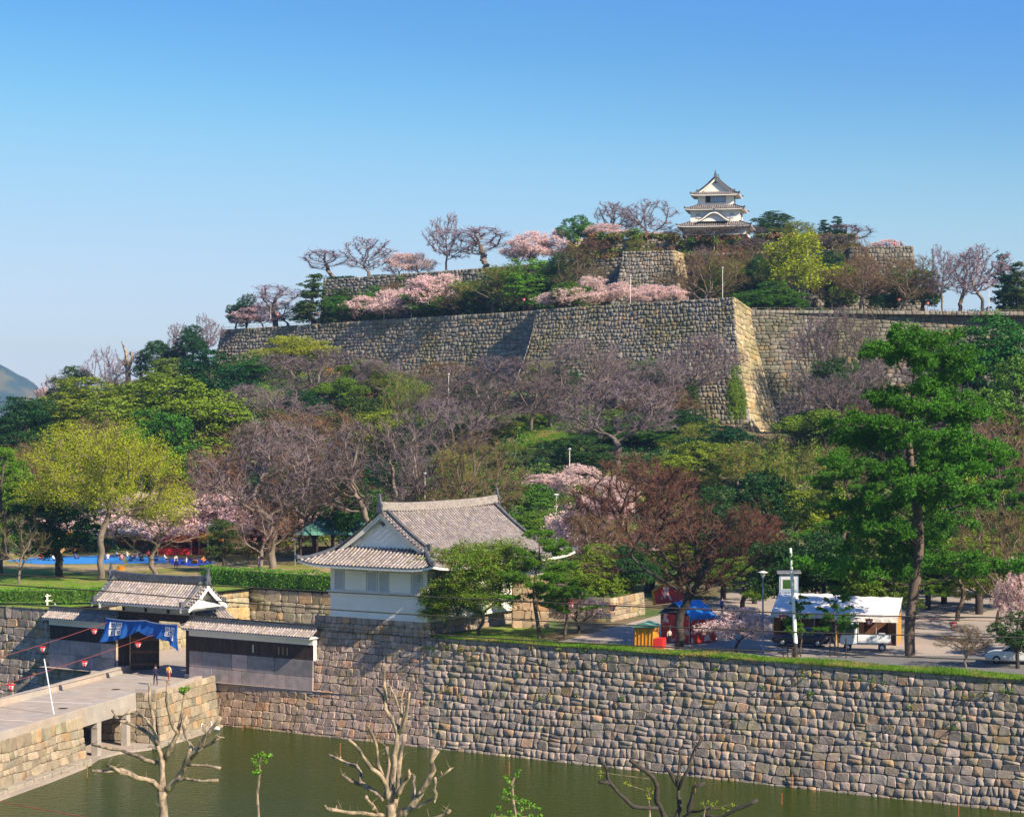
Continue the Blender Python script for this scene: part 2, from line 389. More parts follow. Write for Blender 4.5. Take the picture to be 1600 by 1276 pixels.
    if len(out) > limit:
        av = []; at = []; ac = []; o = 0
        for (_, vs, fs, ft, col) in out[limit:]:
            av += [tuple(v) for v in vs]; ac += [col] * len(vs)
            for f in fs: at += [(f[0] + o, f[1] + o, f[2] + o), (f[0] + o, f[2] + o, f[3] + o)]
            for f in ft: at.append(tuple(i + o for i in f))
            o += len(vs)
        me = mesh_np('stones', av, at, m, np.array(ac)); ob = link(bpy.data.objects.new('stones', me), root); ob['kind'] = 'stuff'
    return root

WT = 8.65                                   # top of the moat wall
S_T0, S_T1 = 10.9, 22.6                     # turret base along the wall
S_GL, S_GR = s_at(187, 0.8), s_at(293, 0.8) # gate posts
S_FL = s_at(80, 0.8)                        # end of the fence wall left of the gate
# right part of the moat wall: follows a slight bend
stone_wall('stone_wall', 'long moat wall of rough grey stones rising from the green water right of the white turret', 'stone wall',
           wall_map(ST(S_T1 - .3, 0), U, N, 78, -.4, WT, 1.25), 78, 9.05, .57, .70, M['stone'], 11)
stone_wall('stone_podium', 'sloping stone base carrying the white corner turret above the moat', 'stone base',
           wall_map(ST(S_T0 - 1.55, -.05), U, N, S_T1 - S_T0 + 2.35, -.4, 9.75, 1.45, kl=1.0, kr=.6), S_T1 - S_T0 + 2.35, 10.15, .60, .76, M['stone'], 12,
           limit=300, tint=((.98, .86, .84), (1.2, 1.0, .95)))
stone_wall('stone_footing', 'low wall of reddish rough stones at the water under the fence right of the gate', 'stone wall',
           wall_map(ST(S_GR - 1.5, .05), U, N, S_T0 - S_GR + 1.2, -.4, 3.35, .5), S_T0 - S_GR + 1.2, 3.75, .62, .85, M['stone'], 13,
           tint=((1.02, .84, .72), (1.25, 1.02, .9)))
stone_wall('stone_wall', 'shaded blue-grey moat wall of stones left of the gate below a hedge', 'stone wall',
           wall_map(ST(S_FL - 60, .3), U, N, 60.2, -.4, 8.65, .9), 60.2, 9.05, .7, .95, M['stone'], 14)
stone_wall('stone_footing', 'shaded stone footing below the fence left of the gate', 'stone wall',
           wall_map(ST(S_FL - .5, .1), U, N, S_GL - S_FL + 1, -.4, 3.35, .45), S_GL - S_FL + 1, 3.75, .7, .95, M['stone'], 21)
# side faces of the turret base
e0 = ST(S_T1 + .75, 0.1)
stone_wall('stone_podium', 'sunlit stone side of the turret base above the grass bank', 'stone base',
           wall_map(ST(S_T1 - .62, 1.5), V, U, 17.5, WT - .3, 9.75, .25), 17.5, 1.4, .55, .8, M['stone_tan'], 15)
# court behind the gate: back wall under the long hedge, its side walls
stone_wall('court_wall', 'tall mossy retaining wall of big stones below the long hedge behind the gate', 'stone wall',
           wall_map(ST(S_FL - 1, 29), U, N, 28 - S_FL, 3.5, 8.45, .5), 28 - S_FL, 4.95, .95, 1.25, M['stone'], 16, tint=((.8, .86, .7), (1.05, 1.0, .82)), limit=130)
stone_wall('court_wall', 'side wall of the gate court seen through the open gate', 'stone wall',
           wall_map(ST(S_FL - .2, 29), -V, U, 28, 3.5, 8.45, .4), 28, 4.95, .95, 1.3, M['stone'], 17, tint=((.8, .86, .7), (1.05, 1.0, .82)), limit=60)
stone_wall('retaining_wall', 'low stepped wall of square stones on the grass right of the small pine', 'stone wall',
           wall_map(W(853, 1000, 176) * 1, Vector((1, -.12, 0)).normalized(), Vector((-.12, -1, 0)).normalized(), 5.6, GZ, GZ + 2.1, .15), 5.6, 2.1, .42, .62, M['stone_tan'], 18, limit=80, tint=((.62, .66, .5), (.85, .8, .62)))  # darker front tint paints this side as turned from the sun
q = W(853, 1000, 176) + Vector((1, -.12, 0)).normalized() * 5.6
stone_wall('retaining_wall', 'sunlit end of the low stone wall beside the orange ticket stall', 'stone wall',
           wall_map(q, Vector((.45, .9, 0)).normalized(), Vector((.9, -.45, 0)).normalized(), 7.5, GZ, GZ + 2.0, .12), 7.5, 2.0, .42, .62, M['stone_tan'], 19, limit=60, tint=((1, .95, .8), (1.2, 1.05, .9)))  # end face: sun put into a lighter, warmer stone tint
# the stone core of the passage, peach sunlight put into its tint, between bush and small pine
stone_wall('passage_wall', 'peach sunlit stone end wall below the turret roof behind the small pine', 'stone wall',
           wall_map(W(800, 1004, 170), Vector((1, .1, 0)).normalized(), Vector((.1, -1, 0)).normalized(), 3.1, GZ, GZ + 4.4, .2), 3.1, 4.4, .62, .8, M['stone_tan'], 20, tint=((1.05, .9, .72), (1.35, 1.1, .9)))

# ---------------------------------------------------------------- castle terraces
def dirn(a, b): d = Vector((b.x - a.x, b.y - a.y, 0)); return d.normalized(), d.length
def castle_wall(label, A, B, zb0, zt0, zt1, T, seed, kl=0, kr=0, flip=False, row=.72, wid=.98, m='farstone', tint=((.85, .84, .8), (1.12, 1.02, .9)), p=1.45, proud=.11):
    d, L = dirn(A, B); n = Vector((d.y, -d.x, 0))
    P0 = Vector((A.x, A.y, 0)) + n * T - d * (kl * T)
    LL = L + (kl + kr) * T; Hh = max(zt0, zt1) - zb0
    return stone_wall('castle_wall', label, 'castle wall', wall_map(P0, d, n, LL, zb0, zt0, T, kl, kr, p=p, zt1=zt1), LL, Hh, row, wid, M[m], seed,
                      group=None, limit=0, tint=tint, proud=proud, gap=.03, wav=.2, lean=.35)
castle_wall('long grey castle wall on the left half of the hill, with a slanting tree shadow', S0, S1, 26, S0.z, S1.z, 3.4, 31, kl=.8)
castle_wall('huge forward bastion wall in the middle of the hill below the tower', BTL, BTR, 19, BTL.z, BTR.z, 7.5, 32, kl=.75, kr=1.0)
castle_wall('sunlit yellow flank of the huge bastion, narrow sloping strip', BTR, RF + Vector((.6, .9, 0)), 19, BTR.z, RF.z, 7.5, 33, kl=1.0, tint=((1.35, 1.2, .85), (1.65, 1.4, 1.0)), row=.95, wid=1.6)  # sunlight put into the stones as a bright yellow tint
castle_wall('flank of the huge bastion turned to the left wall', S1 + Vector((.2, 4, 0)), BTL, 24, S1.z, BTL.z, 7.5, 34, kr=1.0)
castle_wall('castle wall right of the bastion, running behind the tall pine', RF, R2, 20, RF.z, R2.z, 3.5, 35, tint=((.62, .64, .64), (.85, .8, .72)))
castle_wall('far left end of the long castle wall', S0 + Vector((4, 40, 0)), S0, 30, 42, S0.z, 3.4, 36, kr=.8)
# second terrace
A1 = W(505, 437, 425); A2 = W(975, 402, 387); Bl = W(972, 393, 380); Br = W(1053, 391, 376); Bf = W(1068, 396, 384)
C1 = W(1330, 388, 388); Cl = W(1328, 386, 384); Cr = W(1426, 384, 384); Cf = W(1436, 386, 400)
castle_wall('upper terrace wall half hidden by cherry trees on the left', A1, A2, 42, A1.z, A2.z, 2.0, 41)
castle_wall('upper bastion below and left of the tower, squarish', Bl, Br, 42, Bl.z, Br.z, 3.8, 42, kl=.7, kr=1.0)
castle_wall('yellow sunlit flank of the upper bastion below the tower', Br, Bf, 42, Br.z, Bf.z, 3.8, 43, kl=1.0, tint=((1.35, 1.2, .85), (1.65, 1.4, 1.0)))  # bright yellow tint stands in for sun on this flank
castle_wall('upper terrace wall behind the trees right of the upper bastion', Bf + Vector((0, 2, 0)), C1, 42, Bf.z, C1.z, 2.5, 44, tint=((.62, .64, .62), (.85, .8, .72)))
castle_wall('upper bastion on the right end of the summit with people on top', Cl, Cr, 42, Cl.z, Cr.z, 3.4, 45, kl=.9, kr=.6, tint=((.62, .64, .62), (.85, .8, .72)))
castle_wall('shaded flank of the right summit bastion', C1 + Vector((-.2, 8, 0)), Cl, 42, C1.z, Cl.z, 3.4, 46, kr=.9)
castle_wall('right end of the summit bastion facing the bare trees', Cr, Cf + Vector((1, 20, 0)), 42, Cr.z, Cf.z, 3.4, 47, kl=.6)
D1 = Vector((12, 396, 60.2)); D2 = Vector((66, 396, 60.2))
castle_wall('topmost stone terrace under the castle tower', D1, D2, 53, 60.2, 60.2, 1.2, 48)

# ---------------------------------------------------------------- ground
def grid_ground():
    xs = sorted(set([-2500, -1200, -600, -400] + list(np.arange(-300, -120, 12.)) + list(np.arange(-120, S_FL - 1, 5.)) + [S_FL] +
                    list(np.arange(S_FL + 4, S_T0 + .3, 4.)) + [S_T0 + .4] + list(np.arange(S_T0 + 4, 100, 4.)) + list(np.arange(100, 400, 10.)) + [500, 700, 1200, 2500]))
    ts = sorted(set([1.1, 6, 12, 18, 24, 29.3] + list(np.arange(34, 330, 4.5)) + list(np.arange(330, 560, 12.)) + [700, 1000, 1600, 2400]))
    xs = [float(v) for v in xs]; ts = [float(v) for v in ts]
    vs = []; fs = []
    for t in ts:
        for s in xs:
            p = ST(s, t); p.z = terr(p.x, p.y) if 100 < p.y < 600 and abs(p.x) < 400 else GZ
            vs.append(p)
    n = len(xs)
    for j in range(len(ts) - 1):
        for i in range(n - 1):
            if xs[i] >= S_FL - .01 and xs[i + 1] <= S_T0 + .41 and ts[j + 1] <= 29.31: continue
            fs.append((j * n + i, j * n + i + 1, (j + 1) * n + i + 1, (j + 1) * n + i))
    me = mesh_np('ground', vs, fs, M['ground'], smooth=True); return link(tag(bpy.data.objects.new('ground', me), kind='structure'))
grid_ground()
def sheet(name, pts, m, z=None, kind='structure', parent=None):
    b = MB(); b.add([Vector((p[0], p[1], (p[2] if z is None else z))) for p in pts], [tuple(range(len(pts)))])
    o = b.build(name, m, parent, recalc=False)
    if o.data.polygons[0].normal.z < 0: o.data.flip_normals()
    if kind: o['kind'] = kind
    return o
sheet('court_floor', [ST(S_FL - .5, -.3), ST(S_T0 + 12, .8), ST(S_T0 + 12, 30), ST(S_FL - .5, 30)], M['gravel'], 3.55)
def draped(name, poly, m, dz, step=3.0):
    """a sheet that follows the ground, cut to a polygon"""
    P = [Vector((p[0], p[1], 0)) for p in poly]
    bm = bmesh.new(); f = bm.faces.new([bm.verts.new(p) for p in P])
    x0, x1 = min(p.x for p in P), max(p.x for p in P); y0, y1 = min(p.y for p in P), max(p.y for p in P)
    for ax, a, b in ((0, x0, x1), (1, y0, y1)):
        v = a + step
        while v < b:
            co = Vector((v, 0, 0)) if ax == 0 else Vector((0, v, 0)); no = Vector((1, 0, 0)) if ax == 0 else Vector((0, 1, 0))
            bmesh.ops.bisect_plane(bm, geom=bm.verts[:] + bm.edges[:] + bm.faces[:], plane_co=co, plane_no=no); v += step
    for v in bm.verts: v.co.z = terr(v.co.x, v.co.y) + dz
    bmesh.ops.recalc_face_normals(bm, faces=bm.faces)
    me = bpy.data.meshes.new(name); bm.to_mesh(me); bm.free(); me.materials.append(m)
    if me.polygons[0].normal.z < 0: me.flip_normals()
    return link(tag(bpy.data.objects.new(name, me), kind='structure'))
draped('parking_lot', [ST(33, 3.6), ST(120, 3.6), ST(140, 60), (110, 212), (42, 209), (22, 205), (17, 190)], M['gravel'], .03, 6)
draped('road', [ST(52, 3.9), ST(118, 3.9), ST(122, 24), ST(68, 16)], M['asphalt'], .06, 8)
draped('grass_bank', [ST(S_T0 + 12, 1.15), ST(130, 1.15), ST(130, 3.7), ST(31, 3.7), ST(28, 12), ST(S_T0 + 12.5, 12)], M['grass'], .05, 4)
draped('lawn', [ST(-75, 30), ST(26, 30), (-4, 232), (-30, 262), (-110, 262)], M['lawn'], .035, 6)
draped('lawn_strip', [ST(-60, 1.2), ST(S_FL - .3, 1.2), ST(S_FL - .3, 29.6), ST(-60, 34)], M['grass'], .05, 6)
draped('hill_lawn', [(.5, 298), (10.5, 296), (12, 322), (1, 327)], M['grass'], .12, 4)
draped('hill_lawn', [(4, 236), (12, 232), (16, 250), (5, 258)], M['grass'], .12, 4)
def cap(name, pts, zf, m, dz=0):
    P = [Vector((p[0], p[1], 0)) for p in pts]; bm = bmesh.new(); bm.faces.new([bm.verts.new(p) for p in P])
    x0, x1 = min(p.x for p in P), max(p.x for p in P); v = x0 + 6
    while v < x1:
        bmesh.ops.bisect_plane(bm, geom=bm.verts[:] + bm.edges[:] + bm.faces[:], plane_co=Vector((v, 0, 0)), plane_no=Vector((1, 0, 0))); v += 6
    for v in bm.verts: v.co.z = zf(v.co.x) + dz
    me = bpy.data.meshes.new(name); bm.to_mesh(me); bm.free(); me.materials.append(m)
    if me.polygons[0].normal.z < 0: me.flip_normals()
    return link(tag(bpy.data.objects.new(name, me), kind='structure'))
cap('terrace_ground', [S0, S1, BTL, BTR, RF, R1, R2, (140, 470), (-58, 470)], cap1, M['ground'])
cap('terrace_ground', [A1, A2, Bl, Br, Bf, C1, Cl, Cr, (Cf.x, Cf.y + 40), (A1.x, A1.y + 25)], cap2, M['ground'])
cap('terrace_ground', [D1, D2, (66, 425), (12, 425)], lambda x: 60.0, M['ground'])
# near bank, outside the moat
NB = 116.5
b = MB(); b.add([(-3800, -1000, 3.2), (3800, -1000, 3.2), (3800, NB, 3.2), (-3800, NB, 3.2)], [(0, 1, 2, 3)])
b.add([(-3800, NB, 3.2), (3800, NB, 3.2), (3800, NB, -1.5), (-3800, NB, -1.5)], [(0, 1, 2, 3)])
b.build('near_bank', M['grass'], recalc=False)['kind'] = 'structure'
b = MB(); b.add([(-700, 60, -1.6), (700, 60, -1.6), (700, 400, -1.6), (-700, 400, -1.6)], [(0, 1, 2, 3)]); b.build('moat_bed', M['joint'], recalc=False)['kind'] = 'structure'
# water
wm = bpy.data.materials.new('moat_water'); wm.use_nodes = True; nt = wm.node_tree; bs = nt.nodes['Principled BSDF']
bs.inputs['Base Color'].default_value = (.028, .046, .0005, 1); bs.inputs['Roughness'].default_value = .12; bs.inputs['IOR'].default_value = 1.33; bs.inputs['Specular IOR Level'].default_value = .06
tc = nt.nodes.new('ShaderNodeTexCoord'); mp = nt.nodes.new('ShaderNodeMapping'); mp.inputs['Scale'].default_value = (1, 2.2, 1); mp.inputs['Rotation'].default_value = (0, 0, .35)
t1 = nt.nodes.new('ShaderNodeTexNoise'); t1.inputs['Scale'].default_value = 1.3; t1.inputs['Detail'].default_value = 5
t2 = nt.nodes.new('ShaderNodeTexNoise'); t2.inputs['Scale'].default_value = .12; t2.inputs['Detail'].default_value = 2
ml = nt.nodes.new('ShaderNodeMath'); ml.operation = 'MULTIPLY'
bp = nt.nodes.new('ShaderNodeBump'); bp.inputs['Distance'].default_value = .22; bp.inputs['Strength'].default_value = 1.0
nt.links.new(tc.outputs['Object'], mp.inputs[0]); nt.links.new(mp.outputs[0], t1.inputs[0]); nt.links.new(tc.outputs['Object'], t2.inputs[0])
nt.links.new(t1.outputs[0], ml.inputs[0]); nt.links.new(t2.outputs[0], ml.inputs[1]); nt.links.new(ml.outputs[0], bp.inputs['Height']); nt.links.new(bp.outputs[0], bs.inputs['Normal'])
b = MB(); b.add([(-3000, NB, 0), (3000, NB, 0), ST(3000, 1), ST(-3000, 1)], [(0, 1, 2, 3)]); b.v = [(v[0], v[1], 0) for v in b.v]
# keep the sheet inside the moat: the corners run along both banks
b = MB(); b.add([Vector((-260, NB, 0)), Vector((82, NB, 0)), ST(100, 1.0), ST(S_FL - 260, 1.0)], [(0, 1, 2, 3)])
o = b.build('water', wm, recalc=False); o['kind'] = 'structure'
if o.data.polygons[0].normal.z < 0: o.data.flip_normals()
# distant wooded mountain
def mountain():
    vs = []; fs = []; n = 80; m_ = 40
    for j in range(m_ + 1):
        for i in range(n + 1):
            x = -1500 + 1000 * i / n; y = 2900 + 700 * j / m_
            r = math.hypot((x + 800) / 118, (y - 3200) / 150); r2 = math.hypot((x + 1080) / 260, (y - 3250) / 300)
            h = 96 * max(0, 1 - r ** 1.45) + 70 * max(0, 1 - r2) + 3 * math.sin(i * 1.3 + j) * max(0, 1 - r)
            vs.append((x, y, 4 + h))
    for j in range(m_):
        for i in range(n): fs.append((j * (n + 1) + i, j * (n + 1) + i + 1, (j + 1) * (n + 1) + i + 1, (j + 1) * (n + 1) + i))
    me = mesh_np('mountain', vs, fs, M['mountain'], smooth=True); link(tag(bpy.data.objects.new('mountain', me), kind='structure'))
mountain()
# ------------------------------------------------------------------ tiled roofs
class Roof:
    """roof in local axes: X across the ridge, Y along it"""
    def __init__(s, A, B, ze, k0, k1, q0=None, Lg=None, upturn=.3, pitch=.38, rowl=.34, rr=.085, seed=1):
        s.A, s.B, s.ze, s.k0, s.k1, s.q0, s.Lg, s.u, s.pitch, s.rowl, s.rr = A, B, ze, k0, k1, q0, Lg, upturn, pitch, rowl, rr
        s.rg = random.Random(seed); s.tb = MB(); s.bb = MB()
    def f(s, x): return s.k0 * x + s.k1 * x * x
    def pt(s, q, p, out=0.0, side=True):
        x = (s.A - abs(q)) if side else (s.B - abs(p))
        z = s.ze + s.f(max(0, x)) + out + s.u * (min(1.1, abs(p) / s.B) * min(1.1, abs(q) / s.A)) ** 7
        return Vector((q, p, z))
    def rib(s, pts):
        rg = s.rg; n = len(pts)
        for i in range(n - 1):
            a, b_ = pts[i], pts[i + 1]; d = (b_ - a).normalized(); sd = d.cross(Vector((0, 0, 1))).normalized(); up = sd.cross(d)
            g = rg.uniform(.85, 1.4); k = rg.random(); s.tb.cc = (g * (1.06 if k > .7 else 1), g * (1.0 if k > .3 else .96), g * (.95 if k > .7 else 1.06)); vs = []
            for (pp, r) in ((a, s.rr * 1.12), (b_ + d * .02, s.rr * .92)):
                for c, h in ((-1, -.25), (-.75, .75), (0, 1.1), (.75, .75), (1, -.25)): vs.append(pp + sd * r * c + up * r * h)
            s.tb.add(vs, [(j, j + 1, j + 6, j + 5) for j in range(4)] + [(0, 5 * 0 + 4, 3, 2, 1)])
    def pan(s, a0, a1, b0, b1):
        g = s.rg.uniform(.22, .38); s.tb.cc = (g, g, g * 1.1)
        s.tb.add([a0, a1, b1, b0], [(0, 1, 2, 3)])
    def slope(s, sg, side, top_lim, ext_fn, wall=None):
        """side=True: slope facing +-X. ext_fn(q)-> half length along p. top_lim: |q| (or |p|) where the slope stops"""
        half = s.B if side else s.A; E = s.A if side else s.B
        n = max(2, int(round(2 * half / s.pitch))); pit = 2 * half / n
        rows = max(2, int(round((E - top_lim) / s.rowl)))
        for i in range(n + 1):
            c = -half + i * pit; c = min(half - .06, max(-half + .06, c))
            # ribs start at the eave and run up until the hip line or the top
            lim = top_lim
            if ext_fn:
                lo = ext_fn(abs(c)); lim = max(top_lim, lo)
            if E - lim < .15: continue
            m = max(1, int(round((E - lim) / s.rowl))); pts = []
            for j in range(m + 1):
                e = E - (E - lim) * j / m
                pts.append(s.pt(sg * e, c, .03, True) if side else s.pt(c, sg * e, .03, False))
            s.rib(pts)
        for i in range(n):
            c0, c1 = -half + i * pit, -half + (i + 1) * pit; cm = max(abs(c0), abs(c1))
            lim = top_lim
            if ext_fn: lim = max(top_lim, ext_fn(min(abs(c0), abs(c1))))
            if E - lim < .05: continue
            m = max(1, int(round((E - lim) / s.rowl)))
            for j in range(m):
                e0 = E - (E - lim) * j / m; e1 = E - (E - lim) * (j + 1) / m
                if side: s.pan(s.pt(sg * e0, c0, .03), s.pt(sg * e0, c1, .03), s.pt(sg * e1, c0, 0), s.pt(sg * e1, c1, 0))
                else: s.pan(s.pt(c0, sg * e0, .03, False), s.pt(c1, sg * e0, .03, False), s.pt(c0, sg * e1, 0, False), s.pt(c1, sg * e1, 0, False))
    def fascia(s, parent, th=.2, inner=(1, 1), zi=None, m=None, n=24):
        """plastered eave: edge strip, soffit back to the wall"""
        b = MB(); A, B = s.A - .03, s.B - .03; ia, ib = inner
        loop = []; inn = []
        for i in range(n): loop.append((-A + 2 * A * i / n, -B)); 
        for i in range(n): loop.append((A, -B + 2 * B * i / n))
        for i in range(n): loop.append((A - 2 * A * i / n, B))
        for i in range(n): loop.append((-A, B - 2 * B * i / n))
        N_ = len(loop); vs = []
        for q, p in loop:
            z = s.ze + s.u * ((abs(q) / s.A) * (abs(p) / s.B)) ** 7
            vs.append((q, p, z - .01)); 
        for (q, p), v in zip(loop, list(vs)): vs.append((q, p, v[2] - th))
        zi_ = (s.ze - th + .1) if zi is None else zi
        for q, p in loop: vs.append((max(-ia, min(ia, q)), max(-ib, min(ib, p)), zi_))
        fs = [(i, (i + 1) % N_, (i + 1) % N_ + N_, i + N_) for i in range(N_)] + [(i + N_, (i + 1) % N_ + N_, (i + 1) % N_ + 2 * N_, i + 2 * N_) for i in range(N_)]
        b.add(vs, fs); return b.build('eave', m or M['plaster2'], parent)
    def tiles(s, parent, name='roof_tiles'):
        o = s.tb.build(name, M['tile'], parent, recalc=False); o['kind'] = 'stuff'; return o
    def hips(s, parent, top=None, r=.17):
        top = s.q0 if top is None else top; out = []
        for sx in (-1, 1):
            for sy in (-1, 1):
                b = MB(); pts = []
                for j in range(9):
                    x = (s.A - top) * j / 8; q = s.A - x; p = s.B - x
                    pts.append(s.pt(sx * q, sy * p, .12))
                b.ring(pts, [r * 1.15] + [r] * 8, 6); b.box(*[v for v in (pts[0].x - .14, pts[0].x + .14, pts[0].y - .14, pts[0].y + .14, pts[0].z - .12, pts[0].z + .24)])
                o = b.build('hip_ridge', M['tiledark'], parent); out.append(o)
        return out
    def ridge(s, parent, L=None, w=.28, h=.55, curl=.22, orn=True):
        L = L or s.Lg; b = MB(); zr = s.ze + s.f(s.A); n = 14; pts = []
        for (ww, z0, z1) in ((w * 1.5, -.05, h * .25), (w, h * .25, h * .85)):
            prev = None
            for j in range(n):
                y0 = -L + 2 * L * j / n; y1 = -L + 2 * L * (j + 1) / n
                u0 = curl * abs(y0 / L) ** 3; u1 = curl * abs(y1 / L) ** 3
                b.add([(-ww / 2, y0, zr + z0 + u0), (ww / 2, y0, zr + z0 + u0), (ww / 2, y0, zr + z1 + u0), (-ww / 2, y0, zr + z1 + u0),
                       (-ww / 2, y1, zr + z0 + u1), (ww / 2, y1, zr + z0 + u1), (ww / 2, y1, zr + z1 + u1), (-ww / 2, y1, zr + z1 + u1)],
                      [(0, 1, 5, 4), (1, 2, 6, 5), (2, 3, 7, 6), (3, 0, 4, 7)] + ([(0, 3, 2, 1)] if j == 0 else []) + ([(4, 5, 6, 7)] if j == n - 1 else []))
        b.ring([(0, -L - .05 + 2 * (L + .05) * j / n, zr + h * .95 + curl * abs(-1 + 2 * j / n) ** 3) for j in range(n + 1)], w * .36, 6)
        o = b.build('ridge', M['tile'] if h > .5 else M['tiledark'], parent)
        if orn:
            for sy in (-1, 1):
                c = MB(); y = sy * (L + .08); z = zr + curl
                c.prism([(-.34, -.25), (-.24, .1), (-.3, .35), (-.14, .62), (-.08, h + .42), (0, h + .75), (.08, h + .42), (.14, .62), (.3, .35), (.24, .1), (.34, -.25)], y - .09, y + .09, 'y', Matrix.Translation((0, 0, z)))
                c.build('ridge_end_tile', M['tiledark'], parent if parent.parent else o)
        return o
    def gable(s, parent, proud=.45, wallp=None, board=M['plaster'], flank=True, tri=True, both=True, wallmat=None):
        """bargeboards, gable wall and edge tiles at both ridge ends"""
        q0 = s.q0; n = 12
        for sy in ((-1, 1) if both else (-1,)):
            yb = sy * s.Lg; yw = sy * (s.Lg - proud)
            if tri:
                poly = [(q, s.ze + s.f(s.A - abs(q)) - .06) for q in np.linspace(-q0, q0, 2 * n + 1)]
                b = MB(); zb = s.ze + s.f(s.A - q0) - .5
                b.prism([(-q0, zb)] + poly + [(q0, zb)], yw, yw - sy * .15, 'y'); g = b.build('gable_wall', wallmat or M['plaster'], parent)
                c = MB(); zc = s.ze + s.f(s.A) - .95
                c.ring([(0, yw + sy * .16, zc), (0, yw + sy * .02, zc)], .17, 10); c.prism([(-.5, zc - .12), (-.3, zc + .12), (-.12, zc + .02), (.12, zc + .02), (.3, zc + .12), (.5, zc - .12), (.2, zc - .02), (0, zc - .3), (-.2, zc - .02)], yw + sy * .08, yw + sy * .03, 'y')
                c.build('gable_ornament', M['tiledark'], parent if parent.parent else g)
            for sx in (-1, 1):
                b = MB(); vs = []
                for j in range(n + 1):
                    q = q0 * (1 - j / n); zt = s.ze + s.f(s.A - q) - .05; w = .36 + .12 * (j / n)
                    for (y, z) in ((yb, zt), (yb - sy * .1, zt), (yb - sy * .1, zt - w), (yb, zt - w)): vs.append((sx * q, y, z))
                fs = [(4 * j + k, 4 * j + (k + 1) % 4, 4 * j + 4 + (k + 1) % 4, 4 * j + 4 + k) for j in range(n) for k in range(4)] + [(0, 1, 2, 3), (4 * n, 4 * n + 3, 4 * n + 2, 4 * n + 1)]
                b.add(vs, fs); b.build('bargeboard', board, parent)
                # stepped verge tiles: short barrel tiles pointing outwards
                b = MB(); m_ = int(q0 / .3)
                for j in range(m_ + 1):
                    q = q0 * (1 - j / m_) * .995 + .02; z = s.ze + s.f(s.A - q) + .07
                    b.ring([(sx * q, yb + sy * .1, z), (sx * q, yb - sy * .42, z + .02)], .1, 6)
                b.build('verge_tiles', M['tiledark'], parent, kind='stuff')
                # descending ridge just inside the verge
                b = MB(); b.ring([(sx * max(.1, q0 * (1 - j / n) + .25), yb - sy * .62, s.ze + s.f(s.A - q0 * (1 - j / n)) + .16) for j in range(n + 1)], .14, 6)
                p0 = (sx * (q0 + .3), yb - sy * .62, s.ze + s.f(s.A - q0) + .05)
                b.box(p0[0] - .16, p0[0] + .16, p0[1] - .12, p0[1] + .12, p0[2], p0[2] + .45)
                b.build('descending_ridge', M['tiledark'], parent)
    def irimoya(s, parent, inner):
        q0, A, B, Lg = s.q0, s.A, s.B, s.Lg
        for sg in (-1, 1):
            hip = lambda c: A - (B - c)
            # lower part bounded by the hips, upper part up to the ridge between the gables
            s.slope(sg, True, 0.12, lambda c: (max(0.0, A - (B - c)) if c > Lg else 0.0))
            s.slope(sg, False, B - (A - q0), lambda c: B - (A - c))
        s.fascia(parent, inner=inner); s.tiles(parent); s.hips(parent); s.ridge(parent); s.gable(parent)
    def skirt(s, parent, inner, top):
        """roof ring round a wall: top = metres covered inwards from the eave"""
        A, B = s.A, s.B
        for sg in (-1, 1):
            s.slope(sg, True, A - top, lambda c: A - (B - c)); s.slope(sg, False, B - top, lambda c: B - (A - c))
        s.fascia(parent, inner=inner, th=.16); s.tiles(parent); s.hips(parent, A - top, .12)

# ------------------------------------------------------------------ white turret over the moat corner
SM = (S_T0 + 1.5 + S_T1 - .4) / 2; HW = (S_T1 - .4 - S_T0 - 1.5) / 2; HL = 8.9
print('turret', SM, HW)
tur = empty('corner_turret', ST(SM, 1.45 + HL, 9.75), ANG)
tag(tur, 'white plastered corner turret with a grey tiled hip and gable roof on the stone base', 'turret')
b = MB(); b.box(-HW, HW, -HL, HL, 0, 4.5); b.build('wall', M['plaster'], tur)
b = MB(); b.box(-HW - .10, HW + .10, -HL - .14, HL + .14, 1.82, 2.0); b.box(-HW - .24, HW + .24, -HL - .24, HL + .24, 2.0, 2.13); b.build('string_course', M['plaster'], tur)
b = MB(); b.box(-HW - .07, HW + .07, -HL - .07, HL + .07, 3.92, 4.06); b.box(-HW - .06, HW + .06, -HL - .06, HL + .06, -.02, .2); b.build('wall_band', M['plaster'], tur)
for x in (-HW + .95, -.55, .62, HW - .95):        # shuttered windows on the moat side
    f = MB()
    for (a, c, z0, z1) in ((x - .5, x - .42, 2.2, 3.85), (x + .42, x + .5, 2.2, 3.85), (x - .42, x + .42, 3.77, 3.85), (x - .42, x + .42, 2.2, 2.28)): f.box(a, c, -HL - .07, -HL + .01, z0, z1)
    f = f.build('window', M['plaster2'], tur)
    g = MB(); g.box(x - .42, x + .42, -HL - .035, -HL + .01, 2.28, 3.77)
    g.build('shutter', M['glassgrey'], f)
for (a, c) in ((-HW + 1.55, -1.15), (1.2, HW - 1.55)):
    g = MB(); g.box(a, c, -HL - .10, -HL + .01, 2.22, 3.86); g.build('wall_panel', M['plaster'], tur, bevel=.02)
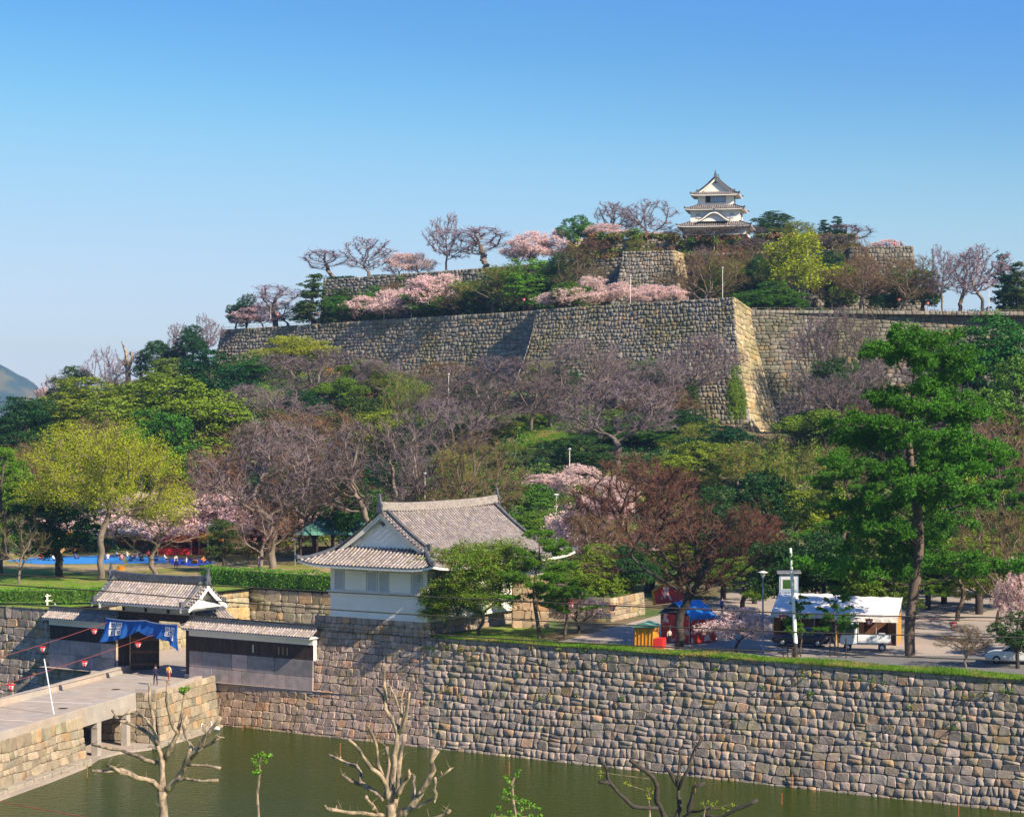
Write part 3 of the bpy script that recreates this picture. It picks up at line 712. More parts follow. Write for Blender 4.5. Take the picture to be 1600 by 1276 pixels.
for y in (-HL + 1.3, -HL + 5, -HL + 9, -HL + 13, -HL + 16.5):
    f = MB()
    for (a, c, z0, z1) in ((y - .62, y - .5, 2.25, 3.8), (y + .5, y + .62, 2.25, 3.8), (y - .5, y + .5, 3.7, 3.8), (y - .5, y + .5, 2.25, 2.35)): f.box(HW - .01, HW + .07, a, c, z0, z1)
    f = f.build('window', M['plaster2'], tur)
    g = MB(); g.box(HW - .01, HW + .02, y - .5, y + .5, 2.35, 3.7); g.build('pane', M['wood'], f)
    for k in range(5):
        bb = MB(); yy = y - .4 + .2 * k; bb.box(HW + .02, HW + .055, yy - .045, yy + .045, 2.35, 3.7); bb.build('window_bar', M['plaster2'], f)
rf = Roof(HW + 1.95, HL + 1.95, 4.35, .42, .031, q0=4.15, Lg=HL + 1.95 - (HW + 1.95 - 4.15) + .45, upturn=.38, seed=5)
rf.irimoya(tur, (HW, HL))
for k in range(13):                                 # rafter ends under the front eave
    x = -HW + .2 + k * (2 * HW - .4) / 12; b = MB(); b.box(x - .09, x + .09, -HL - 1.5, -HL, 4.08, 4.2); b.build('rafter', M['plaster2'], tur)

# ------------------------------------------------------------------ gate with its two roofs
gate = empty('castle_gate', ST((S_GL + S_GR) / 2, 1.4, 3.6), ANG - R(90))
tag(gate, 'dark wooden castle gate with a ribbed grey tile roof at the end of the bridge', 'gate')
GW = (S_GR - S_GL) / 2; s_mid = (S_GL + S_GR) / 2
el = s_at(143, -1.0); er = s_at(296, -1.0); gB = (er - el) / 2; gsh = (er + el) / 2 - s_mid
b = MB()
# local axes: X towards the moat, Y along the wall
for sy in (-1, 1):
    b = MB(); b.box(-.35, .45, sy * GW - .36, sy * GW + .36, 0, 5.2); b.build('post', M['wood'], gate, bevel=.03)
    b = MB(); b.box(-.42, .52, sy * GW - .42, sy * GW + .42, 0, .35); b.build('post_footing', M['ashlar'], gate)
    b = MB(); b.box(-3.4, -3.1, sy * (GW - .2) - .16, sy * (GW - .2) + .16, 0, 3.6); b.build('rear_post', M['wood'], gate)
b = MB(); b.box(-.3, .5, -GW - .9, GW + .9, 4.75, 5.35); b.build('lintel', M['wood'], gate, bevel=.03)
b = MB(); b.box(-.1, .1, -GW - .2, GW + .2, 5.35, 6.3); b.build('upper_wall', M['plaster2'], gate)
for y in np.linspace(-GW, GW, 4):
    b = MB(); b.box(-.16, .16, y - .14, y + .14, 5.35, 6.35); b.build('strut', M['wood'], gate)
# door leaves swung back
for sy in (-1, 1):
    b = MB(); w = 2.55; a = R(80)
    Mx = Matrix.Translation((-.35, sy * (GW - .36), 0)) @ Matrix.Rotation(sy * (a - R(90)) if True else 0, 4, 'Z')
    if sy < 0: Mx = Matrix.Translation((-.35, sy * (GW - .36), 0)) @ Matrix.Rotation(R(-52), 4, 'Z')
    b.box(-w, 0, -.06, .06, .1, 4.7, Mx); d = b.build('door', M['wood'], gate)
    for z in (.6, 1.7, 2.8, 3.9):
        c = MB(); c.box(-w, 0, -.1, -.06, z - .12, z + .12, Mx); c.box(-w, 0, .06, .1, z - .12, z + .12, Mx); c.build('door_rail', M['woodred'], d)
g0 = empty('roof', (0, gsh, 0)); g0.parent = gate
gr = Roof(2.45, gB, 6.3, .52, .1, q0=2.45, Lg=gB, upturn=.0, pitch=.34, rr=.1, seed=9)
for sg in (-1, 1): gr.slope(sg, True, .1, None)
tile_o = gr.tiles(g0); gr.ridge(g0, gB - .1, .3, .5, .18); gr.gable(g0, proud=.9, tri=True)
gr.fascia(g0, th=.14, inner=(.3, gB - .6), zi=6.6)
for k in range(26):
    y = -gB + .2 + k * (2 * gB - .4) / 25; b = MB(); b.box(.2, 2.35, y - .06, y + .06, 6.05, 6.16, None); b.build('rafter', M['plaster2'], g0)
# small roofs over the rear posts
for sy in (-1, 1):
    g1 = empty('rear_roof', (-2.4, sy * (GW - .2), 0), R(90)); g1.parent = gate
    r1 = Roof(1.5, 2.1, 4.5, .5, .1, q0=1.5, Lg=2.1, upturn=0, pitch=.34, rr=.1, seed=20 + sy)
    for sg in (-1, 1): r1.slope(sg, True, .08, None)
    r1.tiles(g1); r1.ridge(g1, 2.0, .26, .35, .08, orn=False); r1.fascia(g1, th=.12, inner=(.2, 1.8), zi=4.6)
    o = g1.children[0]

# ------------------------------------------------------------------ roofed fence walls left and right of the gate
def fence_wall(s0, s1, label, t=.55, slots=(), z0=3.3, sh=False):
    L = s1 - s0
    f = empty('fence_wall', ST(s0, t, z0), ANG); tag(f, label, 'fence')
    
    rg = random.Random(int(s0 * 10) + 99)
    stone_wall('x', '', '', wall_map(Vector((0, 0, 0)), Vector((1, 0, 0)), Vector((0, -1, 0)), L, 0, 2.75, .06), L, 2.75, 1.38, 2.3, M['ashlar'], 50 + int(L), regular=.95, gap=.018, proud=.03,
               tint=((.84, .86, .9), (1.08, 1.0, .98)), root=f)
    zz = 2.72
    b = MB(); b.box(0, L, .12, .5, zz, zz + 1.3); b.build('wall', M['plaster'], f)
    b = MB(); b.box(0, L, .05, .12, zz, zz + .1); b.box(0, L, .05, .12, zz + 1.2, zz + 1.3); b.build('rail', M['wood'], f)
    n = int(L / .62)
    for i in range(n):                                      # dark boards
        a = L * i / n
        b = MB(); b.box(a + .012, L * (i + 1) / n - .012, .075 + rg.uniform(-.008, .008), .118, zz + .1, zz + 1.2); b.build('board', M['wood'], f)
    b = MB(); b.box(-.02, L + .02, .0, .6, zz + 1.3, zz + 1.98); b.build('plaster_band', M['plaster'], f)
    if slots:
        for q, w, m_ in slots: b = MB(); b.box(q, q + w, .03, .072, zz + .3, zz + .95); b.build('loophole', m_, f)
    g = empty('roof', (L / 2, .32, 0), R(-90)); g.parent = f
    r = Roof(1.05, L / 2 + .25, zz + 1.95, .5, .08, q0=1.05, Lg=L / 2 + .25, upturn=0, pitch=.3, rowl=.3, rr=.095, seed=int(L))
    for sg in (-1, 1): r.slope(sg, True, .1, None)
    r.tiles(g); r.ridge(g, L / 2 + .2, .26, .36, .04, orn=False); r.fascia(g, th=.1, inner=(.3, L / 2 - .05), zi=zz + 1.98)
    return f

fence_wall(S_GR + .38, S_T0 + .35, 'tile-roofed fence wall with dark boards and white band between the gate and the white turret', slots=((7.1, .08, M['white']), (9.9, .07, M['lightwood']), (10.35, .07, M['lightwood']), (10.8, .07, M['lightwood'])))
fence_wall(S_FL, S_GL - .38, 'shaded tile-roofed fence wall left of the gate behind the lantern strings')

# blue banner over the gate with white four-square crests
def banner():
    t0 = -.55
    root = empty('banner', ST(s_mid, t0, 3.6)); tag(root, 'blue festival banner with white crests draped across the castle gate', 'banner')
    base = root.location
    sa, sb = S_GL - .35, S_GR + .1
    def half(s0, s1, zt0, zt1, low, seed, crest):
        rg = random.Random(seed); n = 28; m_ = 14; vs = []
        def P(i, j, dt=0.0):
            a = i / n; c = j / m_
            s = s0 + (s1 - s0) * a; zt = zt0 + (zt1 - zt0) * a - .12 * math.sin(a * math.pi)
            ln = low(a); z = zt - ln * c
            s += -.35 * c * (1 - a) * 1.3 + .1 * math.sin(c * 5 + a * 9) * c
            t = t0 + .12 * math.sin(a * 16 + c * 2.2 + seed) * (.3 + c) + .09 * math.sin(a * 31 + c * 4) * (.2 + c) + dt
            return ST(s, t, z) - base
        for j in range(m_ + 1):
            for i in range(n + 1): vs.append(P(i, j))
        fs = [(j * (n + 1) + i, j * (n + 1) + i + 1, (j + 1) * (n + 1) + i + 1, (j + 1) * (n + 1) + i) for j in range(m_) for i in range(n)]
        me = mesh_np('cloth', vs, fs, M['blue'], smooth=True); c = link(bpy.data.objects.new('cloth', me), root)
        b = MB()      # crest: four white squares, each with a blue diamond
        ci, cj, si, sj = crest
        for (u, v) in ((0, 0), (1, 0), (0, 1), (1, 1)):
            i0 = ci + u * si; j0 = cj + v * sj; k = 4; g = []
            for jj in range(k + 1):
                for ii in range(k + 1): g.append(P(i0 + ii / k * si * .86, j0 + jj / k * sj * .86, -.025))
            b.add(g, [(jj * (k + 1) + ii, jj * (k + 1) + ii + 1, (jj + 1) * (k + 1) + ii + 1, (jj + 1) * (k + 1) + ii) for jj in range(k) for ii in range(k)
                      if not (ii in (1, 2) and jj in (1, 2) and (ii + jj) != 9)][:])
            cx, cy2 = i0 + .43 * si, j0 + .43 * sj
            b.add([P(cx - .1 * si, cy2 - .1 * sj, -.03), P(cx + .1 * si, cy2 - .1 * sj, -.03), P(cx + .1 * si, cy2 + .1 * sj, -.03), P(cx - .1 * si, cy2 + .1 * sj, -.03)], [(0, 1, 2, 3)])
        b.build('crest', M['white'], c, recalc=False)
        b = MB(); b.ring([P(i, 0) + Vector((0, 0, .02)) for i in range(0, n + 1, 2)], .045, 5); b.build('top_cord', M['white'], c)
    sm_ = sa + (sb - sa) * .56
    half(sa, sm_, 8.45, 8.5, lambda a: 1.7 * (1 - a) ** .7 + .45, 3, (3.6, 1.6, 4.6, 5.0))
    half(sm_ - .15, sb, 8.48, 8.35, lambda a: 0.95 + 1.6 * max(0, a - .35) ** 1.1 * 1.5 + .3 * math.sin(a * 6), 7, (18, 2.0, 4.2, 4.2))
banner()

# ------------------------------------------------------------------ castle tower
tow = empty('castle_tower', (40.1, 401, 59.4), -R(11))
tag(tow, 'white three storey castle tower with grey roofs on the hilltop', 'tower')
def storey(hw, hl, z0, z1, name='wall', m=None):
    b = MB(); b.box(-hw, hw, -hl, hl, z0, z1); return b.build(name, m or M['plaster'], tow)
storey(6.1, 5.2, -.5, 1.5, 'weatherboard', M['woodred']); storey(6.05, 5.15, 1.5, 3.6)
for k in range(17):
    x = -6.1 + 12.2 * k / 16; b = MB(); b.box(x - .05, x + .05, -5.26, -5.2, -.5, 1.5); b.build('batten', M['wood'], tow)
b = MB(); b.box(-6.15, 6.15, -5.25, 5.25, 1.5, 1.62); b.build('string_course', M['plaster2'], tow)
for x in (-3.6, .35): b = MB(); b.box(x - .4, x + .4, -5.3, -5.2, .3, 1.05); b.build('window', M['plaster2'], tow)
storey(4.75, 3.95, 3.6, 6.9); storey(3.45, 2.75, 6.6, 9.9)
Rr = dict(upturn=.2, pitch=.42, rowl=.4, rr=.1)
def tier(A, B, ze, inner, top, seed):
    g = empty('roof', (0, 0, 0)); g.parent = tow
    r = Roof(A, B, ze, .36, .03, seed=seed, **Rr); r.skirt(g, inner, top)
tier(7.2, 6.3, 3.15, (6.05, 5.15), 2.75, 61); tier(5.8, 5.0, 6.55, (4.75, 3.95), 2.55, 62)
g = empty('roof', (0, 0, 0)); g.parent = tow
r = Roof(4.75, 4.05, 9.45, .36, .075, q0=3.35, Lg=4.05 - 1.4 + .3, seed=63, **Rr); r.irimoya(g, (3.45, 2.75))
f = MB()
for (a, c, z0, z1) in ((-1.95, -1.85, 7.95, 9.3), (1.85, 1.95, 7.95, 9.3), (-1.85, 1.85, 9.2, 9.3), (-1.85, 1.85, 7.95, 8.05)): f.box(a, c, -2.85, -2.74, z0, z1)
f = f.build('window', M['woodred'], tow)
for k in range(4):
    b = MB(); b.box(-1.85 + .925 * k + .03, -1.85 + .925 * (k + 1) - .03, -2.79, -2.74, 8.05, 9.2); b.build('pane', M['wood'] if k == 0 else M['glassblue'] if 'glassblue' in M else M['glass'], f)
for x in (-3.3, 3.3):
    f = MB(); f.box(x - .38, x + .38, -4.02, -3.94, 4.75, 5.85); f = f.build('window', M['plaster2'], tow)
    b = MB(); b.box(x - .3, x + .3, -4.05, -4.02, 4.83, 5.77); b.build('pane', M['glassgrey'], f)
for (hw, z0, z1, yy) in ((3.45, 7.9, 9.2, 0), ):
    f = MB(); f.box(hw - .02, hw + .08, -1.0, 1.2, z0, z1); f = f.build('window', M['woodred'], tow)
    for k in range(3): b = MB(); b.box(hw + .08, hw + .1, -.92 + k * .7, -.3 + k * .7, z0 + .1, z1 - .1); b.build('pane', M['glass'], f)
f = MB(); f.box(4.73, 4.83, -1.4, .4, 4.7, 5.9); f = f.build('window', M['woodred'], tow)
# undulating gable on the first roof
def karahafu():
    n = 24; w = 3.0
    def prof(x, k): a = abs(x) / w; return 4.35 + 1.55 * (.5 + .5 * math.cos(min(1, a) * math.pi)) ** .85 + k
    xs = np.linspace(-w, w, n + 1)
    root = empty('curved_gable', (0, 0, 0)); root.parent = tow
    b = MB(); b.prism([(-w * .93, 4.15)] + [(x * .93, prof(x, -.25)) for x in xs] + [(w * .93, 4.15)], -5.45, -5.2, 'y'); b.build('gable_wall', M['plaster'], root)
    b = MB(); vs = []
    for x in xs:
        for (y, dz) in ((-6.05, .02), (-3.9, .02), (-3.9, .2), (-6.05, .2)): vs.append((x, y, prof(x, dz)))
    b.add(vs, [(4 * j + k, 4 * j + (k + 1) % 4, 4 * j + 4 + (k + 1) % 4, 4 * j + 4 + k) for j in range(n) for k in range(4)] + [(0, 1, 2, 3), (4 * n, 4 * n + 3, 4 * n + 2, 4 * n + 1)])
    b.build('roof_shell', M['tiledark'], root)
    b = MB(); vs = []
    for x in xs:
        for (y, dz) in ((-6.09, .0), (-5.95, .0), (-5.95, -.28), (-6.09, -.28)): vs.append((x * .98, y, prof(x, dz)))
    b.add(vs, [(4 * j + k, 4 * j + (k + 1) % 4, 4 * j + 4 + (k + 1) % 4, 4 * j + 4 + k) for j in range(n) for k in range(4)] + [(0, 1, 2, 3), (4 * n, 4 * n + 3, 4 * n + 2, 4 * n + 1)])
    b.build('bargeboard', M['plaster'], root)
    b = MB(); b.ring([(0, -6.2, 6.15), (0, -3.9, 6.15)], .16, 6); b.prism([(-.35, 0), (-.2, .5), (0, .75), (.2, .5), (.35, 0)], -6.25, -6.1, 'y', Matrix.Translation((0, 0, 6.0))); b.build('ridge_ornament', M['tiledark'], root)
karahafu()

# ------------------------------------------------------------------ bridge
BD = Vector((-.27, -.963, 0)).normalized(); BR = Vector((-BD.y, BD.x, 0)) * 1.0     # towards the near bank / to the right of the picture
if BR.x < 0: BR = -BR
br = empty('bridge', (-33, 172, 0)); tag(br, 'pale stone and concrete bridge crossing the moat to the castle gate', 'bridge'); bb0 = br.location
def BP(l, w, z): p = Vector((-30.6, 162.9, 0)) + BD * l + BR * w; p.z = z; return p     # l along, w>0 right of the right parapet
def pl(name, pts, z0, z1, m, par=None, bevel=0):
    b = MB(); n = len(pts); vs = [Vector((p.x, p.y, z0)) - bb0 for p in pts] + [Vector((p.x, p.y, z1)) - bb0 for p in pts]
    b.add(vs, [tuple(reversed(range(n))), tuple(range(n, 2 * n))] + [(i, (i + 1) % n, (i + 1) % n + n, i + n) for i in range(n)])
    return b.build(name, m, par or br, bevel=bevel)
BWd = 8.5
pl('deck', [BP(-9.5, .3, 0), BP(55, .3, 0), BP(55, -BWd, 0), BP(-9.5, -BWd, 0)], 3.2, 3.6, M['concrete'])
pl('deck', [BP(-9.5, 1.6, 0), BP(-9.5, -BWd, 0), ST(S_GL - 3.2, .6), ST(S_GR + .9, .6)], 3.15, 3.597, M['concrete'])
for l in (2.0, 11.5, 21.0, 31.0, 41.0):     # paving joints and covers
    pl('paving_joint', [BP(l, .1, 0), BP(l + .1, .1, 0), BP(l + .1, -BWd + .2, 0), BP(l, -BWd + .2, 0)], 3.5, 3.606, M['offwhite'])
for l in np.arange(-9, 50, 1.5):
    pl('paving_slab', [BP(l, -.35, 0), BP(l + 1.46, -.35, 0), BP(l + 1.46, -1.0, 0), BP(l, -1.0, 0)], 3.5, 3.61, M['ashlar'])
for l, w in ((5, -3), (13, -4.6), (-6, -4)):
    b = MB(); p = BP(l, w, 3.6) - bb0; b.lathe([(.38, 0), (.38, .014)], 16, (p.x, p.y, p.z - .002)); b.build('manhole_cover', M['wood'], br)
# parapets, block by block
def parapet(l0, l1, w, seed, h0=3.6, h1=4.15, th=.55, step=2.6):
    rg = random.Random(seed); l = l0
    while l < l1 - .1:
        e = min(l1, l + step * rg.uniform(.85, 1.2))
        if l1 - e < .9: e = l1
        pl('parapet_block', [BP(l + .012, w + th / 2, 0), BP(e - .012, w + th / 2, 0), BP(e - .012, w - th / 2, 0), BP(l + .012, w - th / 2, 0)], h0 - .25, h1 + rg.uniform(-.02, .02), M['concrete'], bevel=.025)
        l = e
parapet(-9.9, -1.0, 1.75, 3, h1=4.45); parapet(-1.0, 55, 0.0, 4); parapet(-19.5, 55, -BWd, 5)
pl('parapet_return', [BP(-1.55, .2, 0), BP(-1.0, .2, 0), BP(-1.0, 1.48, 0), BP(-1.55, 1.48, 0)], 3.35, 4.45, M['concrete'])
pl('abutment_fill', [BP(-1.3, .2, 0), BP(-1.3, 1.6, 0), BP(-11.5, 1.6, 0), BP(-11.5, .2, 0)], 2.9, 3.62, M['concrete'])
# span: edge beam and trestle posts
LS0, LS1 = -.9, 8.2
pl('edge_beam', [BP(LS0, .35, 0), BP(LS1, .35, 0), BP(LS1, -.25, 0), BP(LS0, -.25, 0)], 2.75, 3.34, M['concrete'])
for k, l in enumerate((.4, 5.4)):
    for w in (.05, -2.6, -5.4, -8.1):
        pl('pier_post', [BP(l - .3, w + .28, 0), BP(l + .3, w + .28, 0), BP(l + .3, w - .28, 0), BP(l - .3, w - .28, 0)], -.4, 2.8, M['concrete'], bevel=.03)
    pl('cross_beam', [BP(l - .35, .3, 0), BP(l + .35, .3, 0), BP(l + .35, -8.5, 0), BP(l - .35, -8.5, 0)], 2.3, 2.78, M['concrete'])
def bwall(A, B, z0, z1, T, seed, m='stone_tan', row=.62, wid=.85, limit=300, tint=((.85, .82, .74), (1.12, 1.03, .88))):
    d, L = dirn(A, B); n = Vector((d.y, -d.x, 0))
    return stone_wall('masonry', None, None, wall_map(Vector((A.x, A.y, 0)) + n * T, d, n, L, z0, z1, T, p=1.2), L, z1 - z0, row, wid, M[m], seed, tint=tint, limit=limit)
def hang(o):   # make a wall built as its own root a part of the bridge
    o.location = o.location - bb0; o.parent = br
hang(bwall(BP(-1.0, 2.0, 0), BP(-12.5, 2.0, 0), -.3, 4.2, .5, 71))
hang(bwall(BP(-1.0, .3, 0), BP(-1.0, 2.0, 0), -.3, 4.2, .1, 72, wid=.7))
hang(bwall(BP(-1.0, -BWd - .2, 0), BP(-1.0, .3, 0), -.3, 3.2, .1, 73))
hang(bwall(BP(44, .3, 0), BP(LS1, .3, 0), -.3, 3.6, .5, 74, limit=200))
hang(bwall(BP(LS1, .3, 0), BP(LS1, -BWd - .2, 0), -.3, 3.2, .1, 75))
pl('footing_core', [BP(-1.3, 1.6, 0), BP(-13, 1.6, 0), BP(-13, -8.7, 0), BP(-1.3, -8.7, 0)], -1.5, 3.15, M['joint'])
pl('footing_core', [BP(8.6, -.3, 0), BP(44, -.3, 0), BP(44, -8.4, 0), BP(8.6, -8.4, 0)], -1.5, 3.15, M['joint'])
# sandy ledge under the span and along the foot
pl('ledge', [BP(-11.5, 3.2, 0), BP(-4, 3.3, 0), BP(1.0, 2.6, 0), BP(3.6, 1.1, 0), BP(6.2, .7, 0), BP(10, 1.6, 0), BP(16, 1.9, 0), BP(44, 2.1, 0), BP(44, -9, 0), BP(-11.5, -9, 0)], -1.2, .16, M['gravel'])
rg = random.Random(8)
for l in np.arange(9, 34, 1.25):
    b = MB(); w = 1.15 + rg.uniform(-.1, .1); p = BP(l, w, 0)
    pl('kerb_stone', [BP(l, w + .45, 0), BP(l + 1.15, w + .45, 0), BP(l + 1.15, w - .45, 0), BP(l, w - .45, 0)], 0, .5 + rg.uniform(-.06, .06), M['stone_tan'], bevel=.05)
for l in np.arange(-11, 1, 1.1):
    w = 2.75 + rg.uniform(-.15, .15)
    pl('kerb_stone', [BP(l, w + .4, 0), BP(l + 1.0, w + .4, 0), BP(l + 1.0, w - .4, 0), BP(l, w - .4, 0)], 0, .38 + rg.uniform(-.06, .06), M['stone_tan'], bevel=.05)
# ------------------------------------------------------------------ trees
def colonize(rng, att, start, D=.3, di=2.5, dk=.55, iters=70, trop=(0, 0, .12)):
    P = [np.array(p, float) for p in start]; par = [i - 1 for i in range(len(P))]
    A = np.array(att, float); alive = np.ones(len(A), bool)
    PN = np.array(P); near = np.zeros(len(A), int); nd = np.full(len(A), 1e9)
    def upd(i0):
        nonlocal nd, near
        for i in range(i0, len(P)):
            d = np.sqrt(((A - P[i]) ** 2).sum(1)); m = d < nd; nd = np.where(m, d, nd); near = np.where(m, i, near)
    upd(0); tr = np.array(trop)
    for it in range(iters):
        act = alive & (nd < di)
        if not act.any():
            if alive.any() and it < 14: act = alive & (nd < nd[alive].min() + 1.0)
            else: break
        s = {}
        for a in np.nonzero(act)[0]:
            i = near[a]; v = A[a] - P[i]; v = v / (np.linalg.norm(v) + 1e-9)
            if i in s: s[i] += v
            else: s[i] = v.copy()
        i0 = len(P)
        for i, v in s.items():
            n = np.linalg.norm(v)
            if n < 1e-6: continue
            v = v / n + tr + rng.normal(0, .16, 3); v /= np.linalg.norm(v)
            P.append(P[i] + v * D); par.append(i)
        if len(P) == i0 or len(P) > 4200: break
        upd(i0); alive &= nd > dk
    return np.array(P), np.array(par)
def skeleton_mesh(P, par, R0, r0, kmax=7, nameseed=0):
    n = len(P); cnt = np.zeros(n); ch = [[] for _ in range(n)]
    for i in range(1, n): ch[par[i]].append(i)
    for i in range(n - 1, -1, -1):
        if not ch[i]: cnt[i] = 1
        if i: cnt[par[i]] += cnt[i]
    ex = math.log(R0 / r0) / math.log(max(3, cnt[0])); rad = r0 * cnt ** ex
    V_ = []; F_ = []; o = 0
    starts = [(0, None)]
    while starts:
        i, frm = starts.pop(); chain = [i] if frm is None else [frm, i]
        while ch[chain[-1]]:
            c = sorted(ch[chain[-1]], key=lambda q: -cnt[q]); starts += [(q, chain[-1]) for q in c[1:]]; chain.append(c[0])
        pts = P[chain]; rr = rad[chain].copy()
        if frm is not None: rr[0] = rr[1]
        if len(chain) < 2: continue
        k = kmax if rr[0] > R0 * .35 else (5 if rr[0] > R0 * .12 else 3)
        tg = np.gradient(pts, axis=0); tg /= (np.linalg.norm(tg, axis=1)[:, None] + 1e-9)
        up = np.array([1., 0, 0]) if abs(tg[0][0]) < .8 else np.array([0., 1, 0]); rings = []
        for j in range(len(chain)):
            a = up - tg[j] * up.dot(tg[j]); a /= (np.linalg.norm(a) + 1e-9); up = a; b_ = np.cross(tg[j], a)
            th = 2 * np.pi * np.arange(k) / k
            rings.append(pts[j] + rr[j] * (np.cos(th)[:, None] * a + np.sin(th)[:, None] * b_))
        V_.append(np.concatenate(rings)); m_ = len(chain)
        idx = np.arange(k)
        for j in range(m_ - 1):
            q = np.stack([o + j * k + idx, o + j * k + (idx + 1) % k, o + (j + 1) * k + (idx + 1) % k, o + (j + 1) * k + idx], 1); F_.append(q)
        o += m_ * k
    return np.concatenate(V_), np.concatenate(F_), rad, cnt
def blobs_points(rng, blobs, n, shell=.0, pw=.33):
    """random points in a union of ellipsoids (cx,cy,cz,rx,ry,rz)"""
    B = np.array(blobs, float); vol = B[:, 3] * B[:, 4] * B[:, 5]; pick = rng.choice(len(B), n, p=vol / vol.sum())
    d = rng.normal(size=(n, 3)); d /= np.linalg.norm(d, axis=1)[:, None]
    r = (shell + (1 - shell) * rng.random(n)) ** pw
    return B[pick, :3] + d * r[:, None] * B[pick, 3:6]
def tri_twigs(rng, base, dirs, ln, w):
    n = len(base); d = dirs / (np.linalg.norm(dirs, axis=1)[:, None] + 1e-9)
    s = np.cross(d, rng.normal(size=(n, 3))); s /= (np.linalg.norm(s, axis=1)[:, None] + 1e-9)
    V_ = np.empty((n, 3, 3)); V_[:, 0] = base - s * w[:, None] / 2; V_[:, 1] = base + s * w[:, None] / 2; V_[:, 2] = base + d * ln[:, None]
    return V_.reshape(-1, 3), np.arange(3 * n).reshape(n, 3)
def leaf_quads(rng, c, size, up=.5, elong=1.0, outd=None):
    n = len(c); nrm = rng.normal(size=(n, 3)); nrm[:, 2] += up
    if outd is not None: nrm += outd
    nrm /= np.linalg.norm(nrm, axis=1)[:, None]
    a = np.cross(nrm, rng.normal(size=(n, 3))); a /= np.linalg.norm(a, axis=1)[:, None]; b_ = np.cross(nrm, a)
    s = size * rng.uniform(.6, 1.3, n); V_ = np.empty((n, 4, 3))
    V_[:, 0] = c - a * (s * elong / 2)[:, None]; V_[:, 1] = c + b_ * (s / 3.2)[:, None]; V_[:, 2] = c + a * (s * elong / 2)[:, None]; V_[:, 3] = c - b_ * (s / 3.2)[:, None]
    V_[:, 1] += nrm * (s * .12)[:, None]; V_[:, 3] += nrm * (s * .12)[:, None]
    return V_.reshape(-1, 3), np.arange(4 * n).reshape(n, 4)

HGT = 10.0      # every kind is modelled 10 m tall and scaled
def crown_blobs(rng, kind):
    """list of ellipsoids making up the crown, in a 10 m tree"""
    bl = []
    if kind == 'vase':
        for k in range(24):
            a = rng.uniform(0, 6.28); z = rng.uniform(3.6, 8.9); f = (z - 3) / 6.3; rm = 3.5 * math.sin(math.pi * (.18 + .78 * f)); r = rm * math.sqrt(rng.random())
            bl.append((r * math.cos(a), r * math.sin(a), z, 1.25, 1.25, 1.05))
    elif kind == 'wide':
        for k in range(26):
            a = rng.uniform(0, 6.28); z = rng.uniform(3.0, 8.6); f = (z - 2.6) / 6.4; rm = 4.6 * math.sin(math.pi * (.22 + .68 * f)); r = rm * math.sqrt(rng.random())
            bl.append((r * math.cos(a), r * math.sin(a), z, 1.4, 1.4, 1.1))
    elif kind == 'dome':
        for k in range(40):
            a = k * 2.4 + rng.uniform(-.3, .3); z = rng.uniform(3.4, 8.9); rm = 4.1 * math.sqrt(max(.05, 1 - ((z - 5.2) / (4.5 if z > 5.2 else 3.2)) ** 2)); r = rm * (.25 + .75 * rng.random() ** .6)
            bl.append((r * math.cos(a), r * math.sin(a), z, 1.15, 1.15, .95))
    elif kind == 'tall':
        for k in range(10):
            a = rng.uniform(0, 6.28); z = rng.uniform(3.6, 9); r = rng.uniform(.2, 1.7) * (1.15 - abs(z - 6.5) / 5); bl.append((r * math.cos(a), r * math.sin(a), z, 1.2, 1.2, 1.1))
    return bl
def make_bare(kind, seed, natt=1900, twig=8, R0=.18, mbark='bark', mtwig='twig_purple', tl=.75, tw=.03, trunkh=2.4, leaf=None, D=.3, lsize=.16, nleaf=0, lean=0.0, dk=.55):
    rng = np.random.default_rng(seed); bl = crown_blobs(rng, kind)
    att = blobs_points(rng, bl, natt, .25, .5)
    st = []
    m_ = int(trunkh / D) + 1
    for i in range(m_): st.append((lean * i / m_ + .05 * math.sin(i * .9 + seed), .05 * math.cos(i * 1.1 + seed), i * D - .25))
    P, par = colonize(rng, att, st, D=D, di=3.2, dk=dk)
    Vb, Fb, rad, cnt = skeleton_mesh(P, par, R0, .022)
    bark = mesh_np('trunk', Vb, Fb, M[mbark], smooth=True)
    thin = np.nonzero((cnt <= 7) & (np.arange(len(P)) > m_))[0]
    reps = np.repeat(thin, twig); dr = P[reps] - P[par[reps]]; dr /= np.linalg.norm(dr, axis=1)[:, None] + 1e-9
    base = P[reps] - dr * (rng.random(len(reps)) * D)[:, None]
    dirs = dr * .8 + rng.normal(0, .62, (len(reps), 3)) + np.array([0, 0, .45])
    ln = tl * rng.uniform(.4, 1.25, len(reps))
    V1, F1 = tri_twigs(rng, base, dirs, ln, np.full(len(reps), tw))
    # side shoots
    k = rng.random(len(reps)) < .8; b2 = base[k] + (dirs[k] / np.linalg.norm(dirs[k], axis=1)[:, None]) * (ln[k] * rng.uniform(.2, .8, k.sum()))[:, None]
    V2, F2 = tri_twigs(rng, b2, dirs[k] * .7 + rng.normal(0, .6, (k.sum(), 3)), ln[k] * .6, np.full(k.sum(), tw * .8))
    tws = mesh_np('twigs', np.concatenate([V1, V2]), np.concatenate([F1, F2 + len(V1)]), M[mtwig])
    out = [('trunk', bark), ('twigs', tws)]
    if leaf and nleaf:
        ends = V1.reshape(-1, 3, 3)[:, 2]; sel = rng.integers(0, len(ends), nleaf)
        c = ends[sel] + rng.normal(0, .13, (nleaf, 3)); V3, F3 = leaf_quads(rng, c, lsize)
        out.append(('blossom' if leaf == 'blossom' else 'leaves', mesh_np('blossom' if leaf == 'blossom' else 'leaves', V3, F3, M[leaf])))
    return out
